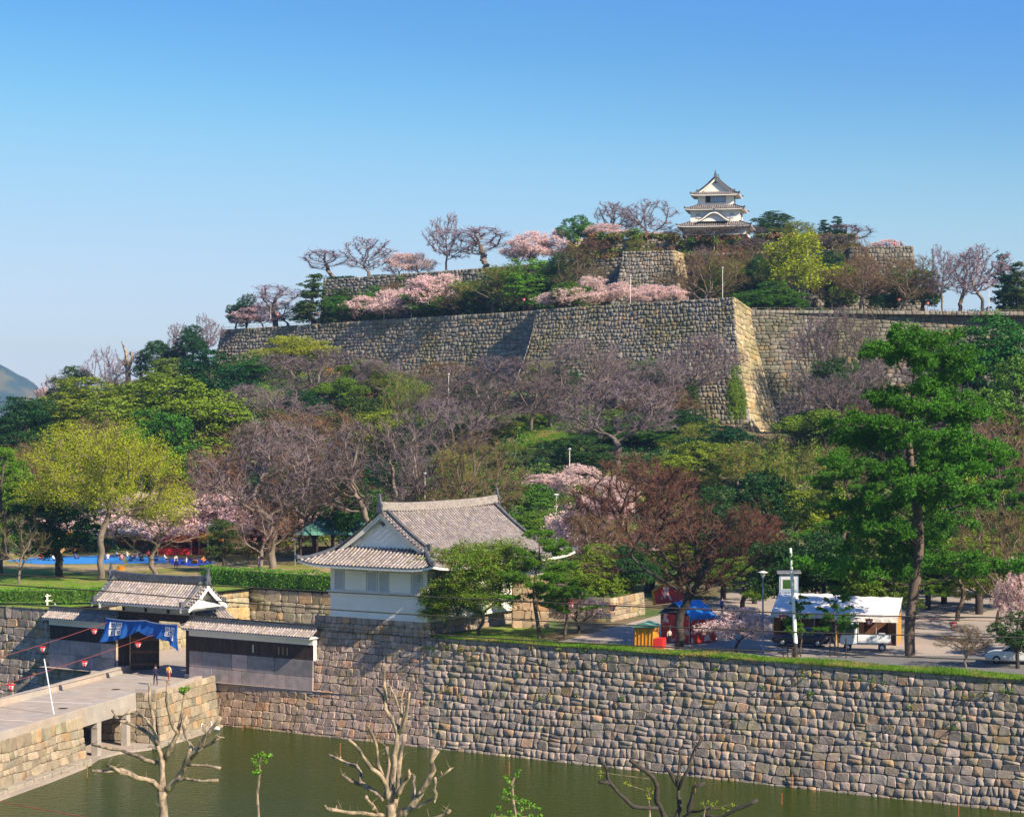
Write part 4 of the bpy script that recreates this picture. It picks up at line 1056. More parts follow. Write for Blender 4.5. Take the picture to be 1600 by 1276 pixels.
def make_ever(seed, nblob=16, leaf='leaf_dark', shape='round', nleaf=26000, lsize=.165, R0=.3, trunkh=2.0, core=True, elong=1.3):
    rng = np.random.default_rng(seed); bl = []
    if shape == 'round':
        for k in range(nblob):
            z = rng.uniform(2.6, 8.6); rr = 3.4 * math.sin(math.acos(max(-1, min(1, (z - 5.4) / 4.6)))) ; a = rng.uniform(0, 6.28); r = rr * rng.uniform(.45, .95); s = rng.uniform(1.0, 1.75)
            bl.append((r * math.cos(a), r * math.sin(a), z, s, s, s * .72))
        bl.append((0, 0, 8.4, 1.6, 1.6, 1.2)); bl.append((0, 0, 5.5, 2.4, 2.4, 2.6))
    elif shape == 'cone':
        for k in range(nblob * 2):
            z = rng.uniform(1.2, 9.4); rr = 2.2 * (1 - z / 10.6) + .25; a = rng.uniform(0, 6.28); r = rr * rng.uniform(.5, 1.0); s = .35 + rr * .38
            bl.append((r * math.cos(a), r * math.sin(a), z, s, s, s * .55))
        bl.append((0, 0, 9.6, .3, .3, .7)); bl.append((0, 0, 4, 1.3, 1.3, 3))
    elif shape == 'tall':
        for k in range(nblob):
            z = rng.uniform(2.2, 9.0); a = rng.uniform(0, 6.28); r = rng.uniform(.5, 1.8) * (1.2 - abs(z - 5.5) / 6); s = rng.uniform(.8, 1.4)
            bl.append((r * math.cos(a), r * math.sin(a), z, s, s, s * .75))
        bl.append((0, 0, 6, 1.5, 1.5, 2.6))
    B = np.array(bl)
    # clumps of leaves on the shells of the lobes
    ncl = nleaf // 28
    area = B[:, 3] ** 2; pk = rng.choice(len(B), ncl, p=area / area.sum())
    d = rng.normal(size=(ncl, 3)); d[:, 2] = d[:, 2] * .9 + .25; d /= np.linalg.norm(d, axis=1)[:, None]
    cc = B[pk, :3] + d * B[pk, 3:6] * rng.uniform(.78, 1.04, ncl)[:, None]
    keep = cc[:, 2] > .9; cc = cc[keep]; d = d[keep]
    rp = np.repeat(np.arange(len(cc)), 28); off = rng.normal(0, 1, (len(rp), 3)); off /= np.linalg.norm(off, axis=1)[:, None]
    sc_ = rng.uniform(.22, .48, len(cc))[rp]
    c = cc[rp] + off * (sc_ * rng.random(len(rp)) ** .4)[:, None] * np.array([1.15, 1.15, .6])
    V3, F3 = leaf_quads(rng, c, lsize, up=.7, elong=elong, outd=d[rp] * .8)
    out = []
    st = [(0, 0, -.3 + .35 * i) for i in range(int(trunkh / .35) + 1)]
    att = blobs_points(rng, bl, 260, .1, .5); P, par = colonize(rng, att, st, D=.4, di=5, dk=.8, iters=40)
    Vb, Fb, rad, cnt = skeleton_mesh(P, par, R0, .03, 6)
    out.append(('trunk', mesh_np('trunk', Vb, Fb, M['barkd'], smooth=True)))
    out.append(('crown', mesh_np('crown', V3, F3, M[leaf])))
    return out
def make_pine(seed, big=False):
    rng = np.random.default_rng(seed); pads = []; P = []; par = []
    n = 26
    for i in range(n): P.append(((.12 if big else .22) * math.sin(i * .33 + seed), .1 * math.sin(i * .5), -.15 + 9.7 * i / (n - 1))); par.append(i - 1)
    levels = np.linspace(3.0 if not big else 2.25, 9.4, 16 if big else 10)
    for li, z in enumerate(levels):
        for k in range(rng.integers(3, 6) if big else rng.integers(2, 4)):
            a = rng.uniform(0, 6.28); f = (z - 2) / 7.6
            ln = (2.9 * (1 - f) ** .55 + .75) * rng.uniform(.55, 1.1) * (.82 if big else 1)
            i0 = int((z + .15) / 9.7 * (n - 1)); prev = i0; p0 = np.array(P[i0]); m_ = max(3, int(ln / .3)); sag = rng.uniform(.02, .3)
            for j in range(1, m_ + 1):
                t = j / m_; q = p0 + np.array([math.cos(a), math.sin(a), 0]) * ln * t + np.array([0, 0, ln * ((.05 + sag * 1.6) * t)]); q += rng.normal(0, .06, 3)
                P.append(tuple(q)); par.append(prev); prev = len(P) - 1
                if t > .34:
                    for _k in range(2): pads.append((*(q + rng.normal(0, 1, 3) * np.array([.2, .2, .07]) + np.array([0, 0, .08])), rng.uniform(.13, .27) * (1.2 if t > .8 else 1), rng.uniform(.08, .16)))
                if t > .45 and rng.random() < .75:
                    a2 = a + rng.choice([-1, 1]) * rng.uniform(.6, 1.1); l2 = ln * .32; pr = prev
                    for jj in range(1, 3):
                        q2 = q + np.array([math.cos(a2), math.sin(a2), .15]) * l2 * jj / 2; P.append(tuple(q2)); par.append(pr); pr = len(P) - 1
                    pads.append((*q2, rng.uniform(.2, .3), rng.uniform(.1, .18))); pads.append((*(q2 + rng.normal(0, .16, 3)), rng.uniform(.14, .24), rng.uniform(.1, .15)))
    for k in range(5): pads.append((.22 * math.sin(8 + seed) + rng.normal(0, .25), rng.normal(0, .25), 9.6 + rng.uniform(-.3, .15), .4, .18))
    P = np.array(P); par = np.array(par); order_ok = True
    Vb, Fb, rad, cnt = skeleton_mesh(P, par, .15 if big else .15, .014, 8)
    pads = np.array(pads); per = 38 if big else 26; rp = np.repeat(np.arange(len(pads)), per)
    th = rng.uniform(0, 6.28, len(rp)); rr = np.sqrt(rng.random(len(rp))) * pads[rp, 3]
    c = pads[rp, :3] + np.stack([rr * np.cos(th), rr * np.sin(th), pads[rp, 4] * 1.5 * (1 - (rr / pads[rp, 3]) ** 2) * rng.uniform(.2, 1, len(rp)) + rng.normal(0, .07, len(rp))], 1)
    ks = 9; r2 = np.repeat(np.arange(len(c)), ks)
    dirs = rng.normal(0, .75, (len(r2), 3)) + np.array([0, 0, .75]) + (c[r2] - pads[rp[r2], :3]) * 1.2
    V2, F2 = tri_twigs(rng, c[r2], dirs, np.full(len(r2), .10 if big else .15) * rng.uniform(.7, 1.2, len(r2)), np.full(len(r2), .032 if big else .04))
    return [('trunk', mesh_np('trunk', Vb, Fb, M['barkpine'], smooth=True)), ('needles', mesh_np('needles', V2, F2, M['needle']))]

PRO = {}
PRO['barev'] = [make_bare('vase', 1), make_bare('vase', 2), make_bare('wide', 3), make_bare('wide', 4)]
PRO['gnarl'] = [make_bare('wide', 50, natt=420, twig=3, mtwig='twig_brown', R0=.2, trunkh=1.6), make_bare('vase', 51, natt=420, twig=3, mtwig='twig_brown', R0=.2, trunkh=1.4)]
PRO['bareb'] = [make_bare('wide', 5, mtwig='twig_brown', trunkh=2.0), make_bare('vase', 6, mtwig='twig_brown')]
PRO['baref'] = [make_bare('vase', 7, mtwig='twig_skylit', natt=900, twig=7, tw=.06, tl=.6, D=.38), make_bare('wide', 8, mtwig='twig_skylit', natt=900, twig=7, tw=.06, tl=.6, D=.38), make_bare('tall', 9, mtwig='twig_skylit', natt=700, twig=6, tw=.05)]
PRO['cherry'] = [make_bare('wide', 10, natt=900, twig=2, mbark='barkd', leaf='blossom', nleaf=20000, lsize=.18, trunkh=1.6), make_bare('vase', 12, natt=900, twig=2, mbark='barkd', leaf='blossom', nleaf=14000, lsize=.18, trunkh=1.8)]
PRO['olive'] = [make_bare('vase', 13, mtwig='twig_olive', leaf='leaf_mid', nleaf=3500, lsize=.2), make_bare('wide', 14, mtwig='twig_olive', leaf='leaf_mid', nleaf=3500, lsize=.2)]
PRO['yellow'] = [make_bare('vase', 15, mtwig='twig_olive', leaf='leaf_yellow', nleaf=9000, lsize=.22, twig=5)]
PRO['yellowbig'] = [make_bare('dome', 16, natt=3200, mtwig='twig_olive', leaf='leaf_yellow', nleaf=46000, lsize=.085, twig=5, tl=.5, R0=.17, D=.24, trunkh=3.2, dk=.42)]
PRO['red'] = [make_bare('wide', 17, natt=2600, mtwig='twig_red', mbark='barkd', twig=12, tl=.5, tw=.026, trunkh=1.2, R0=.26, D=.24, dk=.42), make_bare('vase', 18, natt=1800, mtwig='twig_red', mbark='barkd', twig=8, tl=.42, trunkh=1.6)]
PRO['ever'] = [make_ever(20), make_ever(21), make_ever(22, 20), make_ever(23, 12, 'leaf_mid')]
PRO['everm'] = [make_ever(24, 15, 'leaf_mid'), make_ever(25, 18, 'leaf_mid')]
PRO['bright'] = [make_ever(26, 14, 'leaf_bright', 'tall', 9000)]
PRO['conifer'] = [make_ever(27, 16, 'leaf_dark', 'cone', 12000, .2)]
PRO['pine'] = [make_pine(30), make_pine(31)]
PRO['pinebig'] = [make_pine(33, True)]
_natw = {'vase': 8.2}
DIMS = {}
for k, lst in PRO.items():
    for i, parts in enumerate(lst):
        a = []
        for nm, me in parts:
            v = np.empty(len(me.vertices) * 3, np.float32); me.vertices.foreach_get('co', v); a.append(v.reshape(-1, 3))
        v = np.concatenate(a); DIMS[(k, i)] = (np.percentile(v[:, 2], 99.8), (np.percentile(v[:, 0], 98) - np.percentile(v[:, 0], 2)))
rt = random.Random(77)
_cnt = {}
NAMES = dict(gnarl='bare_tree', barev='bare_tree', bareb='bare_tree', baref='bare_tree', cherry='cherry_tree', olive='budding_tree', yellow='budding_tree', yellowbig='budding_tree', red='maple_tree',
             ever='evergreen_tree', everm='evergreen_tree', bright='evergreen_tree', conifer='conifer_tree', pine='pine_tree', pinebig='pine_tree')
def tree(kind, px, ptop, d, wpx, label, z=None, var=None, group=None, zoff=0.0):
    if z is None:
        for _ in range(3):
            X = (px - CX) * d / F
            fl = interp(X, [-59, 4, 4.5, 37, 41, 88, 200], [418, 372, 364, 343, 349, 353, 365])
            if ptop < 485 and d > 350 and X > -58 and d < fl + 3: d = fl + 3 + rt.random() * 5
            if ptop < 402 and d > 388 and -41 < X < 75 and d < up1_front(X) + 2.5: d = up1_front(X) + 2.5 + rt.random() * 4
    X = (px - CX) * d / F; zg = groundz(X, d) if z is None else z
    zt = H - (ptop - HOR) * d / F; h = max(2.2, zt - zg)
    lst = PRO[kind]; i = _cnt.get(kind, 0) % len(lst) if var is None else var; _cnt[kind] = _cnt.get(kind, 0) + 1
    hh, ww = DIMS[(kind, i)]; sz = h / hh; sx = (wpx * d / F) / ww if wpx else sz
    root = empty(NAMES[kind], (X, d, zg + zoff), rt.uniform(0, 6.28) if kind != 'pinebig' else 2.2); root.scale = (sx, sx, sz)
    tag(root, label, 'tree', group or {'cherry': 'cherry trees in blossom', 'pine': 'pine trees', 'pinebig': 'pine trees'}.get(kind, 'evergreen trees on the hill' if kind in ('ever', 'everm', 'conifer', 'bright') else 'bare and budding trees on the hill'))
    for nm, me in lst[i]: link(bpy.data.objects.new(nm, me), root)
    return root
TREES = '''
yellowbig 158 660 218 232|large yellow-green budding tree on the lawn left of the gate
ever 92 765 224 120|low dark leafy tree on the lawn left of the big yellow-green tree
pine 4 700 226 110|dark pine at the left edge of the photo above the hedge
gnarl 30 800 214 90|small bare bush-like tree in front of the left lawn hedge
gnarl 243 790 222 150|spreading brown tree with thick crooked limbs behind the gate roof
cherry 225 772 258 190|pink cherry tree above the picnic sheets, just right of the yellow-green tree
cherry 300 768 268 190|pink cherry tree behind the red festival tents on the lawn
cherry 372 772 256 160|pink cherry tree directly behind the dark round evergreen on the lawn
cherry 170 800 280 110|pink cherry tree seen under the yellow-green tree's crown
cherry 450 775 262 110|pink cherry tree left of the green-roofed pavilion
cherry 60 810 270 90|pale cherry tree far back on the left lawn
gnarl 408 775 226 120|small gnarled tree with forked trunk by the end of the long hedge
barev 425 655 236 215|big grey bare tree whose leaning trunk stands left of the pavilion
bareb 492 690 250 150|brown bare tree rising behind the green pavilion roof
ever 350 812 230 66|round dark evergreen beside the lamp post behind the gate
barev 585 655 236 205|broad purple-grey bare tree with a thick dark trunk right behind the turret ridge
bareb 745 672 232 150|reddish brown bare tree behind the far end of the turret ridge
barev 660 690 262 130|bare tree between the two behind the turret roof
everm 700 740 255 90|dark leafy tree behind the turret ridge
olive 880 775 240 60|small budding tree on the slope above the lantern pole
cherry 925 775 214 150|pink cherry tree spreading behind the right end of the turret roof
cherry 900 725 262 80|sparse white-pink cherry low on the green slope above the turret
cherry 960 745 246 80|sparse cherry tree on the green slope left of the red-twigged maple
cherry 850 740 268 70|small sparse cherry on the slope behind the turret's rear eave
red 1015 712 204 235|reddish budding maple with olive top behind the parking lot
red 1062 775 155.8 205|dark red-twigged tree with forked black trunk standing on the moat wall
red 1180 790 192 130|red-twigged tree in the shade left of the tall lamp post
bareb 940 800 192 110|grey trunked bare tree behind the low stone wall
everm 935 850 184 80|dark glossy bush-like tree right of the small pine
ever 985 850 186 110|dark evergreen thicket tree behind the orange ticket stall
ever 1060 850 205 110|dark evergreen tree behind the blue stall awning
ever 1120 665 276 110|dark green evergreen at the foot of the bastion corner
ever 1195 735 232 120|blue-green evergreen in the middle of the wooded foot right of the maple
ever 1120 760 226 120|dark evergreen behind the maple
olive 1245 685 236 150|olive budding tree with straight trunk above the white shed
olive 1160 690 262 110|olive budding tree right of the maple's top
everm 1090 690 268 110|green leafy tree between the maple and the bastion foot
ever 1300 760 212 120|dark evergreen behind the white shed left of the tall pine
ever 1240 850 202 90|shaded evergreen behind the notice board
everm 1345 850 196 110|evergreen behind the right half of the white shed
pine 1320 700 205 150|lower pine just left of the tall pine's trunk
pine 1500 850 176 120|shaded pine right of the tall pine behind the lot
ever 1475 860 192 110|dark evergreen on the far edge of the lot
ever 1555 870 200 110|dark evergreen at the right edge behind the road
pinebig 1428 513 149.5 262|tall old pine on the moat wall, the highest tree at the right
pine 1565 715 196 110|bright green pine at the right edge of the wood
ever 1548 495 292 170|broad dark green evergreen crown at the right edge below the castle wall
ever 1490 525 300 110|dark evergreen crown just left of the broad one at the right edge
everm 1590 560 270 130|evergreen lower down at the right edge
barev 1490 600 252 130|bare grey tree in the wood right of the tall pine
bareb 1550 640 236 140|brown bare tree at the right side of the wood
everm 1470 680 222 120|leafy green tree right of the tall pine's middle
ever 1570 690 240 130|dark evergreen behind the bright pine at the right edge
bareb 1560 780 165 140|bare tree with fine twigs over the white car at the right edge
cherry 1588 872 158 58|pale cherry blossoms over the white car at the right edge
ever 1590 955 143 75|black-green bush tree shading the white car
barev 790 555 330 150|purple bare tree in front of the bastion's left corner
barev 720 590 300 165|purple-grey bare tree in the middle of the slope
barev 830 580 312 130|purple bare tree above the green slope clearing
barev 920 528 322 150|bare tree with dark crooked trunk before the bastion, above the clearing
barev 965 590 286 190|wide purple bare tree with several trunks right of the green clearing
barev 1088 520 331 120|large fan-shaped bare tree standing before the right half of the bastion
bareb 1030 600 318 120|olive-brown bare tree at the bastion foot
everm 1020 560 336 80|green bush tree at the foot of the bastion wall
bareb 960 560 338 70|orange-brown small tree at the bastion foot
barev 1280 490 338 90|bare tree in front of the recessed castle wall
barev 1335 478 336 110|bare tree left of the tall pine's top before the castle wall
barev 1285 590 312 110|bare twisted tree right of the sunlit bastion corner
barev 1330 580 300 140|grey bare tree left of the tall pine's crown
bareb 1400 600 290 130|brown bare tree behind the tall pine's crown
everm 1150 572 330 28|ivy-covered trunk at the bastion's right corner
ever 1290 640 292 110|dark leafy tree below the bastion's right corner
bareb 1340 690 262 130|brown bare tree in the wood left of the tall pine
barev 500 545 346 185|large grey-purple bare tree with spreading pale limbs below the left castle wall
barev 420 600 322 170|grey bare tree on the left slope below the wall
bareb 380 660 300 150|grey-brown bare tree above the lawn, left of the leaning trunk
ever 560 620 300 110|dark evergreen in mid slope left of the yellow one
olive 635 585 300 100|yellowish tree with a forked pale trunk in mid slope
barev 690 620 286 120|bare tree right of the yellowish mid slope tree
bareb 480 640 290 150|brown-grey bare tree on the slope above the pavilion
bareb 330 700 262 140|brown bare tree between the big yellow-green tree and the leaning trunk
olive 620 580 344 90|orange-brown shrub tree below the long left wall
bareb 700 565 348 90|rusty brown small tree at the foot of the left wall
everm 570 562 350 80|green bush tree right of the big grey bare one, below the wall
yellow 455 525 386 115|yellow-green tree in front of the left castle wall
everm 385 555 378 85|bright green rounded tree below the wall's left end
yellow 845 565 338 70|small yellow tree at the bastion's left corner
ever 535 700 270 120|dark evergreen low on the slope behind the pavilion
ever 640 720 262 90|dark evergreen low behind the turret
ever 270 590 300 190|broad evergreen with yellowish leaf tips in the left wood
ever 330 548 345 100|evergreen just below the left end of the castle wall
everm 235 640 280 130|evergreen behind the top of the big yellow-green tree
everm 130 590 342 150|bright green dome-shaped evergreen on the left slope
ever 40 620 332 120|dark evergreen at the left edge below the mountain
ever 60 680 280 130|evergreen left of the big yellow-green tree's top
bareb 45 690 262 90|brown bare tree at the left edge
ever 10 720 250 90|dark tree at the left edge above the pine
bareb 210 590 372 70|brown bare tree on the left ridge slope
bareb 160 640 322 90|bare twigged tree in the left wood behind the yellow-green one
ever 350 620 332 110|dark evergreen below the wall's left end, right of the broad evergreen
ever 470 610 330 80|dark evergreen between the grey bare trees below the left wall
everm 600 640 292 90|green tree in mid slope left of the yellowish one's foot
ever 680 650 300 90|dark evergreen in mid slope right of the yellowish tree
ever 770 650 306 100|dark evergreen left of the small sunny clearing
olive 800 690 284 90|olive budding tree below the left edge of the sunny clearing
ever 905 680 276 90|dark evergreen right below the sunny clearing
everm 1000 650 304 100|green tree among the bare ones below the bastion
ever 1055 640 306 100|dark evergreen below the bastion's middle
olive 1085 660 288 90|olive tree left of the sunlit bastion corner
ever 1180 705 276 90|dark evergreen right below the sunlit bastion corner
ever 790 745 245 110|dark leafy tree just behind the far end of the turret ridge
everm 555 745 246 90|green leafy tree behind the turret's gable peak
ever 440 730 262 110|dark evergreen behind the leaning trunk above the pavilion
ever 1400 650 262 120|dark evergreen behind the tall pine's middle
everm 1440 770 214 110|leafy green tree low behind the tall pine
ever 1520 760 214 130|dark evergreen low at the right, beside the bright pine
olive 1590 800 198 100|olive tree low at the right edge above the road
olive 700 700 262 100|olive budding tree behind the turret ridge
ever 830 800 232 90|dark bushy tree behind the turret roof's rear corner
ever 1165 395 384 60|dark evergreen between the tower and the large yellow-olive tree
bareb 1195 385 384 70|brown bare tree just right of the tower's foot on the terrace
ever 1290 392 380 60|dark evergreen right behind the large yellow-olive tree
everm 1315 410 374 50|green tree beside the small red-leaved tree
bareb 1320 380 386 60|brown bare tree at the left corner of the summit bastion
ever 1380 440 362 60|dark evergreen at the foot of the summit bastion
ever 560 470 392 50|dark evergreen left behind the wide terrace cherry
ever 740 455 378 50|dark evergreen on the terrace left of the brown budding tree
ever 1215 845 174 110|dense dark evergreen right behind the notice board
ever 1290 830 173 120|dense dark evergreen close behind the white shed
everm 1365 850 170 100|green tree close behind the right end of the white shed
ever 1160 870 186 80|dark bush tree behind the blue lamp posts
ever 540 450 412 50|dark evergreen on the bank below the upper wall's left end
everm 585 448 408 44|green small tree on the bank under the upper wall, second from left
bareb 615 440 404 50|brown tree on the bank under the upper wall
ever 640 445 402 50|dark evergreen on the bank under the upper wall above the cherries
bareb 690 428 398 55|brown bare tree on the bank near the tallest skyline tree
ever 715 435 396 50|dark evergreen on the bank right of the white poles
bareb 800 412 388 60|brown bare tree on the bank behind the bright green tree
everm 850 408 384 50|green tree on the bank right behind the bright green tree
bareb 1350 395 374 60|brown tree close before the summit bastion's left part
ever 1400 420 366 50|dark evergreen close before the summit bastion's right part
ever 1275 640 306 80|dark evergreen right of the bastion corner's foot
ever 1300 560 326 80|dark evergreen standing before the recessed castle wall
ever 1370 590 312 90|dark evergreen in the wood left behind the tall pine's top
everm 1330 650 286 90|green tree in the wood left behind the tall pine
ever 960 640 308 80|dark evergreen behind the wide purple tree right of the clearing
ever 880 570 338 50|small dark evergreen at the bastion foot near its left corner
ever 1060 590 328 60|small dark evergreen at the foot of the bastion's middle
ever 740 600 326 70|dark evergreen among the purple trees below the shaded wall corner
ever 540 590 334 70|dark evergreen right of the large grey-purple bare tree
ever 420 640 306 90|dark evergreen between the grey bare trees on the left slope
ever 640 660 286 80|dark evergreen below the yellowish mid slope tree
barev 860 600 316 110|thin purple bare tree just above the sunny clearing
barev 1100 385 384 70|purple-brown bare tree on the slope just below the tower
bareb 1140 380 382 60|brown bare tree on the slope below the tower's right half
everm 1120 410 380 60|green bushy tree between the upper bastion and the tower slope
barev 1175 372 388 60|bare tree on the slope below the tower's right corner
barev 1300 365 388 60|bare purple tree behind the small red-leaved tree
bareb 1345 372 384 50|brown bare tree overlapping the summit bastion's left edge
bareb 930 375 392 60|brown bare tree on the slope left of the upper bastion
barev 880 385 396 60|bare tree on the slope below the dark green skyline tree
olive 1000 372 388 40|small olive tree on top of the upper bastion
barev 680 585 330 120|purple bare tree before the shaded part of the left castle wall
barev 600 560 344 90|thin purple bare tree before the left castle wall's middle
barev 1020 560 322 110|fan-shaped purple bare tree before the bastion's middle
barev 1400 540 318 110|purple bare tree behind the tall pine's top
ever 1450 820 186 110|dark evergreen crowding behind the lot right of the tall pine
ever 1530 830 182 120|dark evergreen crowding behind the lot near the right edge
everm 1590 840 186 100|green tree crowding behind the lot at the right edge
ever 1130 830 196 90|dark evergreen behind the sandy lot left of the blue posts
bareb 1410 800 192 110|brown bare tree behind the lot beside the tall pine
ever 1680 600 280 150|evergreen on the slope beyond the right edge
ever 1750 640 250 170|large evergreen on the slope beyond the right edge
barev 1700 560 320 140|bare tree below the castle wall beyond the right edge
barev 1800 600 290 160|bare tree on the slope beyond the right edge
ever 1860 700 230 160|dark evergreen low on the slope beyond the right edge
ever 118 572 422 62|evergreen with see-through crown on the left skyline near the mountain
baref 85 585 432 60|bare lilac tree on the left skyline beside the mountain
cherry 66 605 432 45|pink cherry tree on the skyline beside the blue mountain
cherry 50 630 415 40|pink cherry just below the skyline by the blue mountain
baref 165 542 420 62|bare purple tree left of the dead trunk on the skyline
baref 225 548 418 50|bare tree right of the dead trunk on the skyline
ever 245 532 414 62|flat-topped evergreen on the left skyline
ever 300 508 410 60|evergreen on the skyline touching the castle wall's left end
baref 280 505 420 50|bare tree on the skyline behind the evergreen by the wall's end
baref 322 490 412 45|bare lilac tree above the left end of the castle wall
ever 200 600 390 90|evergreen slope tree below the dead trunk
ever 20 650 400 90|dark evergreen on the far left slope
everm 265 560 372 90|green tree below the skyline evergreens
cherry 385 480 410 50|cherry at the very left end of the terrace
cherry 412 476 410 50|cherry tree on the terrace above the wall's left end
baref 430 445 402 80|lilac bare tree behind the cherry at the terrace's left end
ever 368 475 404 35|small dark tree at the far left of the terrace
ever 385 460 408 36|dark pointed tree at the left end of the terrace
baref 450 470 396 60|dim bare tree left of the terrace conifer
conifer 490 428 394 66|bushy blue-green conifer on the left part of the terrace
ever 530 462 390 40|small evergreen right of the terrace conifer
cherry 566 462 390 62|left cherry of the row on the terrace above the long wall
cherry 612 452 390 70|second cherry of the row on the terrace above the long wall
cherry 664 430 390 72|cherry tree just right of the white poles above the long wall
cherry 700 428 390 60|cherry tree under the second terrace's left bank
cherry 640 465 380 80|low cherry blossoms behind the white lamp pole
everm 680 470 377 40|small round green tree on the terrace
olive 770 415 376 120|brown budding tree with a dark trunk at the middle of the terrace
bareb 720 440 374 70|thin brown bare tree on the terrace
everm 700 435 392 90|green bushes-like tree below the upper bank
bright 828 405 372 70|bright green tree standing near the bastion's left corner
ever 872 395 380 50|dark evergreen behind the bright green tree
everm 890 440 366 60|low evergreen on the bastion top
bareb 905 388 378 90|brown twiggy tree left of the upper bastion
cherry 930 432 368 55|small cherry left of the upper bastion's foot
cherry 972 440 368 55|cherry tree in front of the upper bastion
cherry 1014 444 366 48|cherry before the middle of the upper bastion
cherry 1052 446 366 45|cherry tree before the sunlit flank of the upper bastion
cherry 880 450 366 80|sparse cherry blossoms left on the bastion top
bareb 1100 395 372 90|brown bare tree below the tower left
olive 1130 400 378 80|olive twiggy tree directly below the tower
ever 1185 400 378 50|dark evergreen right below the tower
yellow 1248 362 366 112|large yellow-olive tree right of the tower on the terrace
everm 1210 440 360 80|green bushy tree at the foot of the yellow-olive one
red 1300 418 362 48|small red-leaved tree right of the large yellow-olive one
bareb 1345 400 358 85|brown bare tree in front of the right summit bastion
bareb 1410 398 358 90|brown bare tree at the right corner of the summit bastion
everm 1440 420 364 60|green tree at the foot of the right summit bastion
baref 1472 383 358 62|bare tree with parted trunks right of the summit bastion
baref 1500 390 366 55|thin bare tree in the row on the right terrace
baref 1536 382 358 80|tallest bare tree on the right terrace
conifer 1568 398 366 50|dark conifer on the right terrace
conifer 1590 410 360 45|dark conifer at the right edge on the terrace
ever 1600 430 372 60|evergreen at the right edge of the skyline
baref 1620 400 362 60|bare tree beyond the conifer at the right edge
baref 520 388 428 66|small wide bare tree at the left end of the upper terrace
baref 576 370 424 75|round lilac bare tree on the upper terrace
cherry 622 395 424 45|tall pale cherry on the upper terrace
cherry 652 395 418 55|round pink cherry on the upper terrace left of the tallest bare tree
baref 697 333 416 66|tallest thin bare tree on the upper terrace skyline
baref 760 350 412 90|broad lilac bare tree on the upper terrace skyline
cherry 812 372 410 60|pink cherry next to the broad lilac tree
cherry 836 362 406 60|left one of the two big pink cherries on the skyline middle
cherry 872 358 406 62|wide pink cherry on the skyline in the middle
ever 905 337 404 50|dark green tree on the skyline between cherries
cherry 950 350 400 62|coral pink cherry left of the tower
cherry 985 370 400 50|pink cherry low beside the tower's left
baref 955 314 416 62|bare lilac tree on the skyline left of the tower
baref 1013 310 412 82|tall bare lilac tree just left of the tower
bright 990 362 396 30|small green tree left of the tower
cherry 1040 362 404 45|reddish pink cherry at the tower's left foot
bareb 1072 384 395 60|brown twigs tree at the tower's front left foot
bareb 1122 392 394 60|brown twigs tree at the middle of the tower's foot
barev 1160 352 394 62|bare tree covering the tower's right foot
ever 1210 330 408 60|thin-crowned green tree right of the tower
olive 1245 345 402 66|olive tree right of the tower behind the large yellow-olive one
conifer 1288 344 402 30|dark pointed conifer on the skyline right of the tower
conifer 1308 338 404 28|taller dark pointed conifer right of the tower
baref 1335 348 404 70|lilac bare tree on the skyline right of the conifers
baref 1270 372 392 60|bare tree between the olive tree and the conifers
cherry 1385 374 394 50|red-pink blossoming tree on top of the right summit bastion
'''
for ln in TREES.strip().split('\n'):
    a, lab = ln.split('|'); k, px, pt_, d, w = a.split()
    tree(k, float(px), float(pt_), float(d), float(w), lab)
# dead trunk on the left skyline
t = empty('dead_tree', W(200, 600, 415)); t.location.z = groundz(t.location.x, 415); tag(t, 'dead leafless trunk sticking up on the left skyline', 'tree', 'bare and budding trees on the hill')
q = t.location; b = MB()
b.ring([(0, 0, -1)] + [W(x, y, 415) - q for x, y in ((200, 590), (199, 570), (197, 552), (190, 533))], [.7, .6, .5, .35, .1], 6); b.ring([W(201, 575, 415) - q, W(207, 560, 415) - q, W(205, 549, 415) - q], [.4, .3, .2], 5)
b.ring([W(199, 575, 415) - q, W(192, 566, 415) - q, W(186, 560, 415) - q], [.3, .2, .1], 5); b.build('trunk', M['barkp'], t)
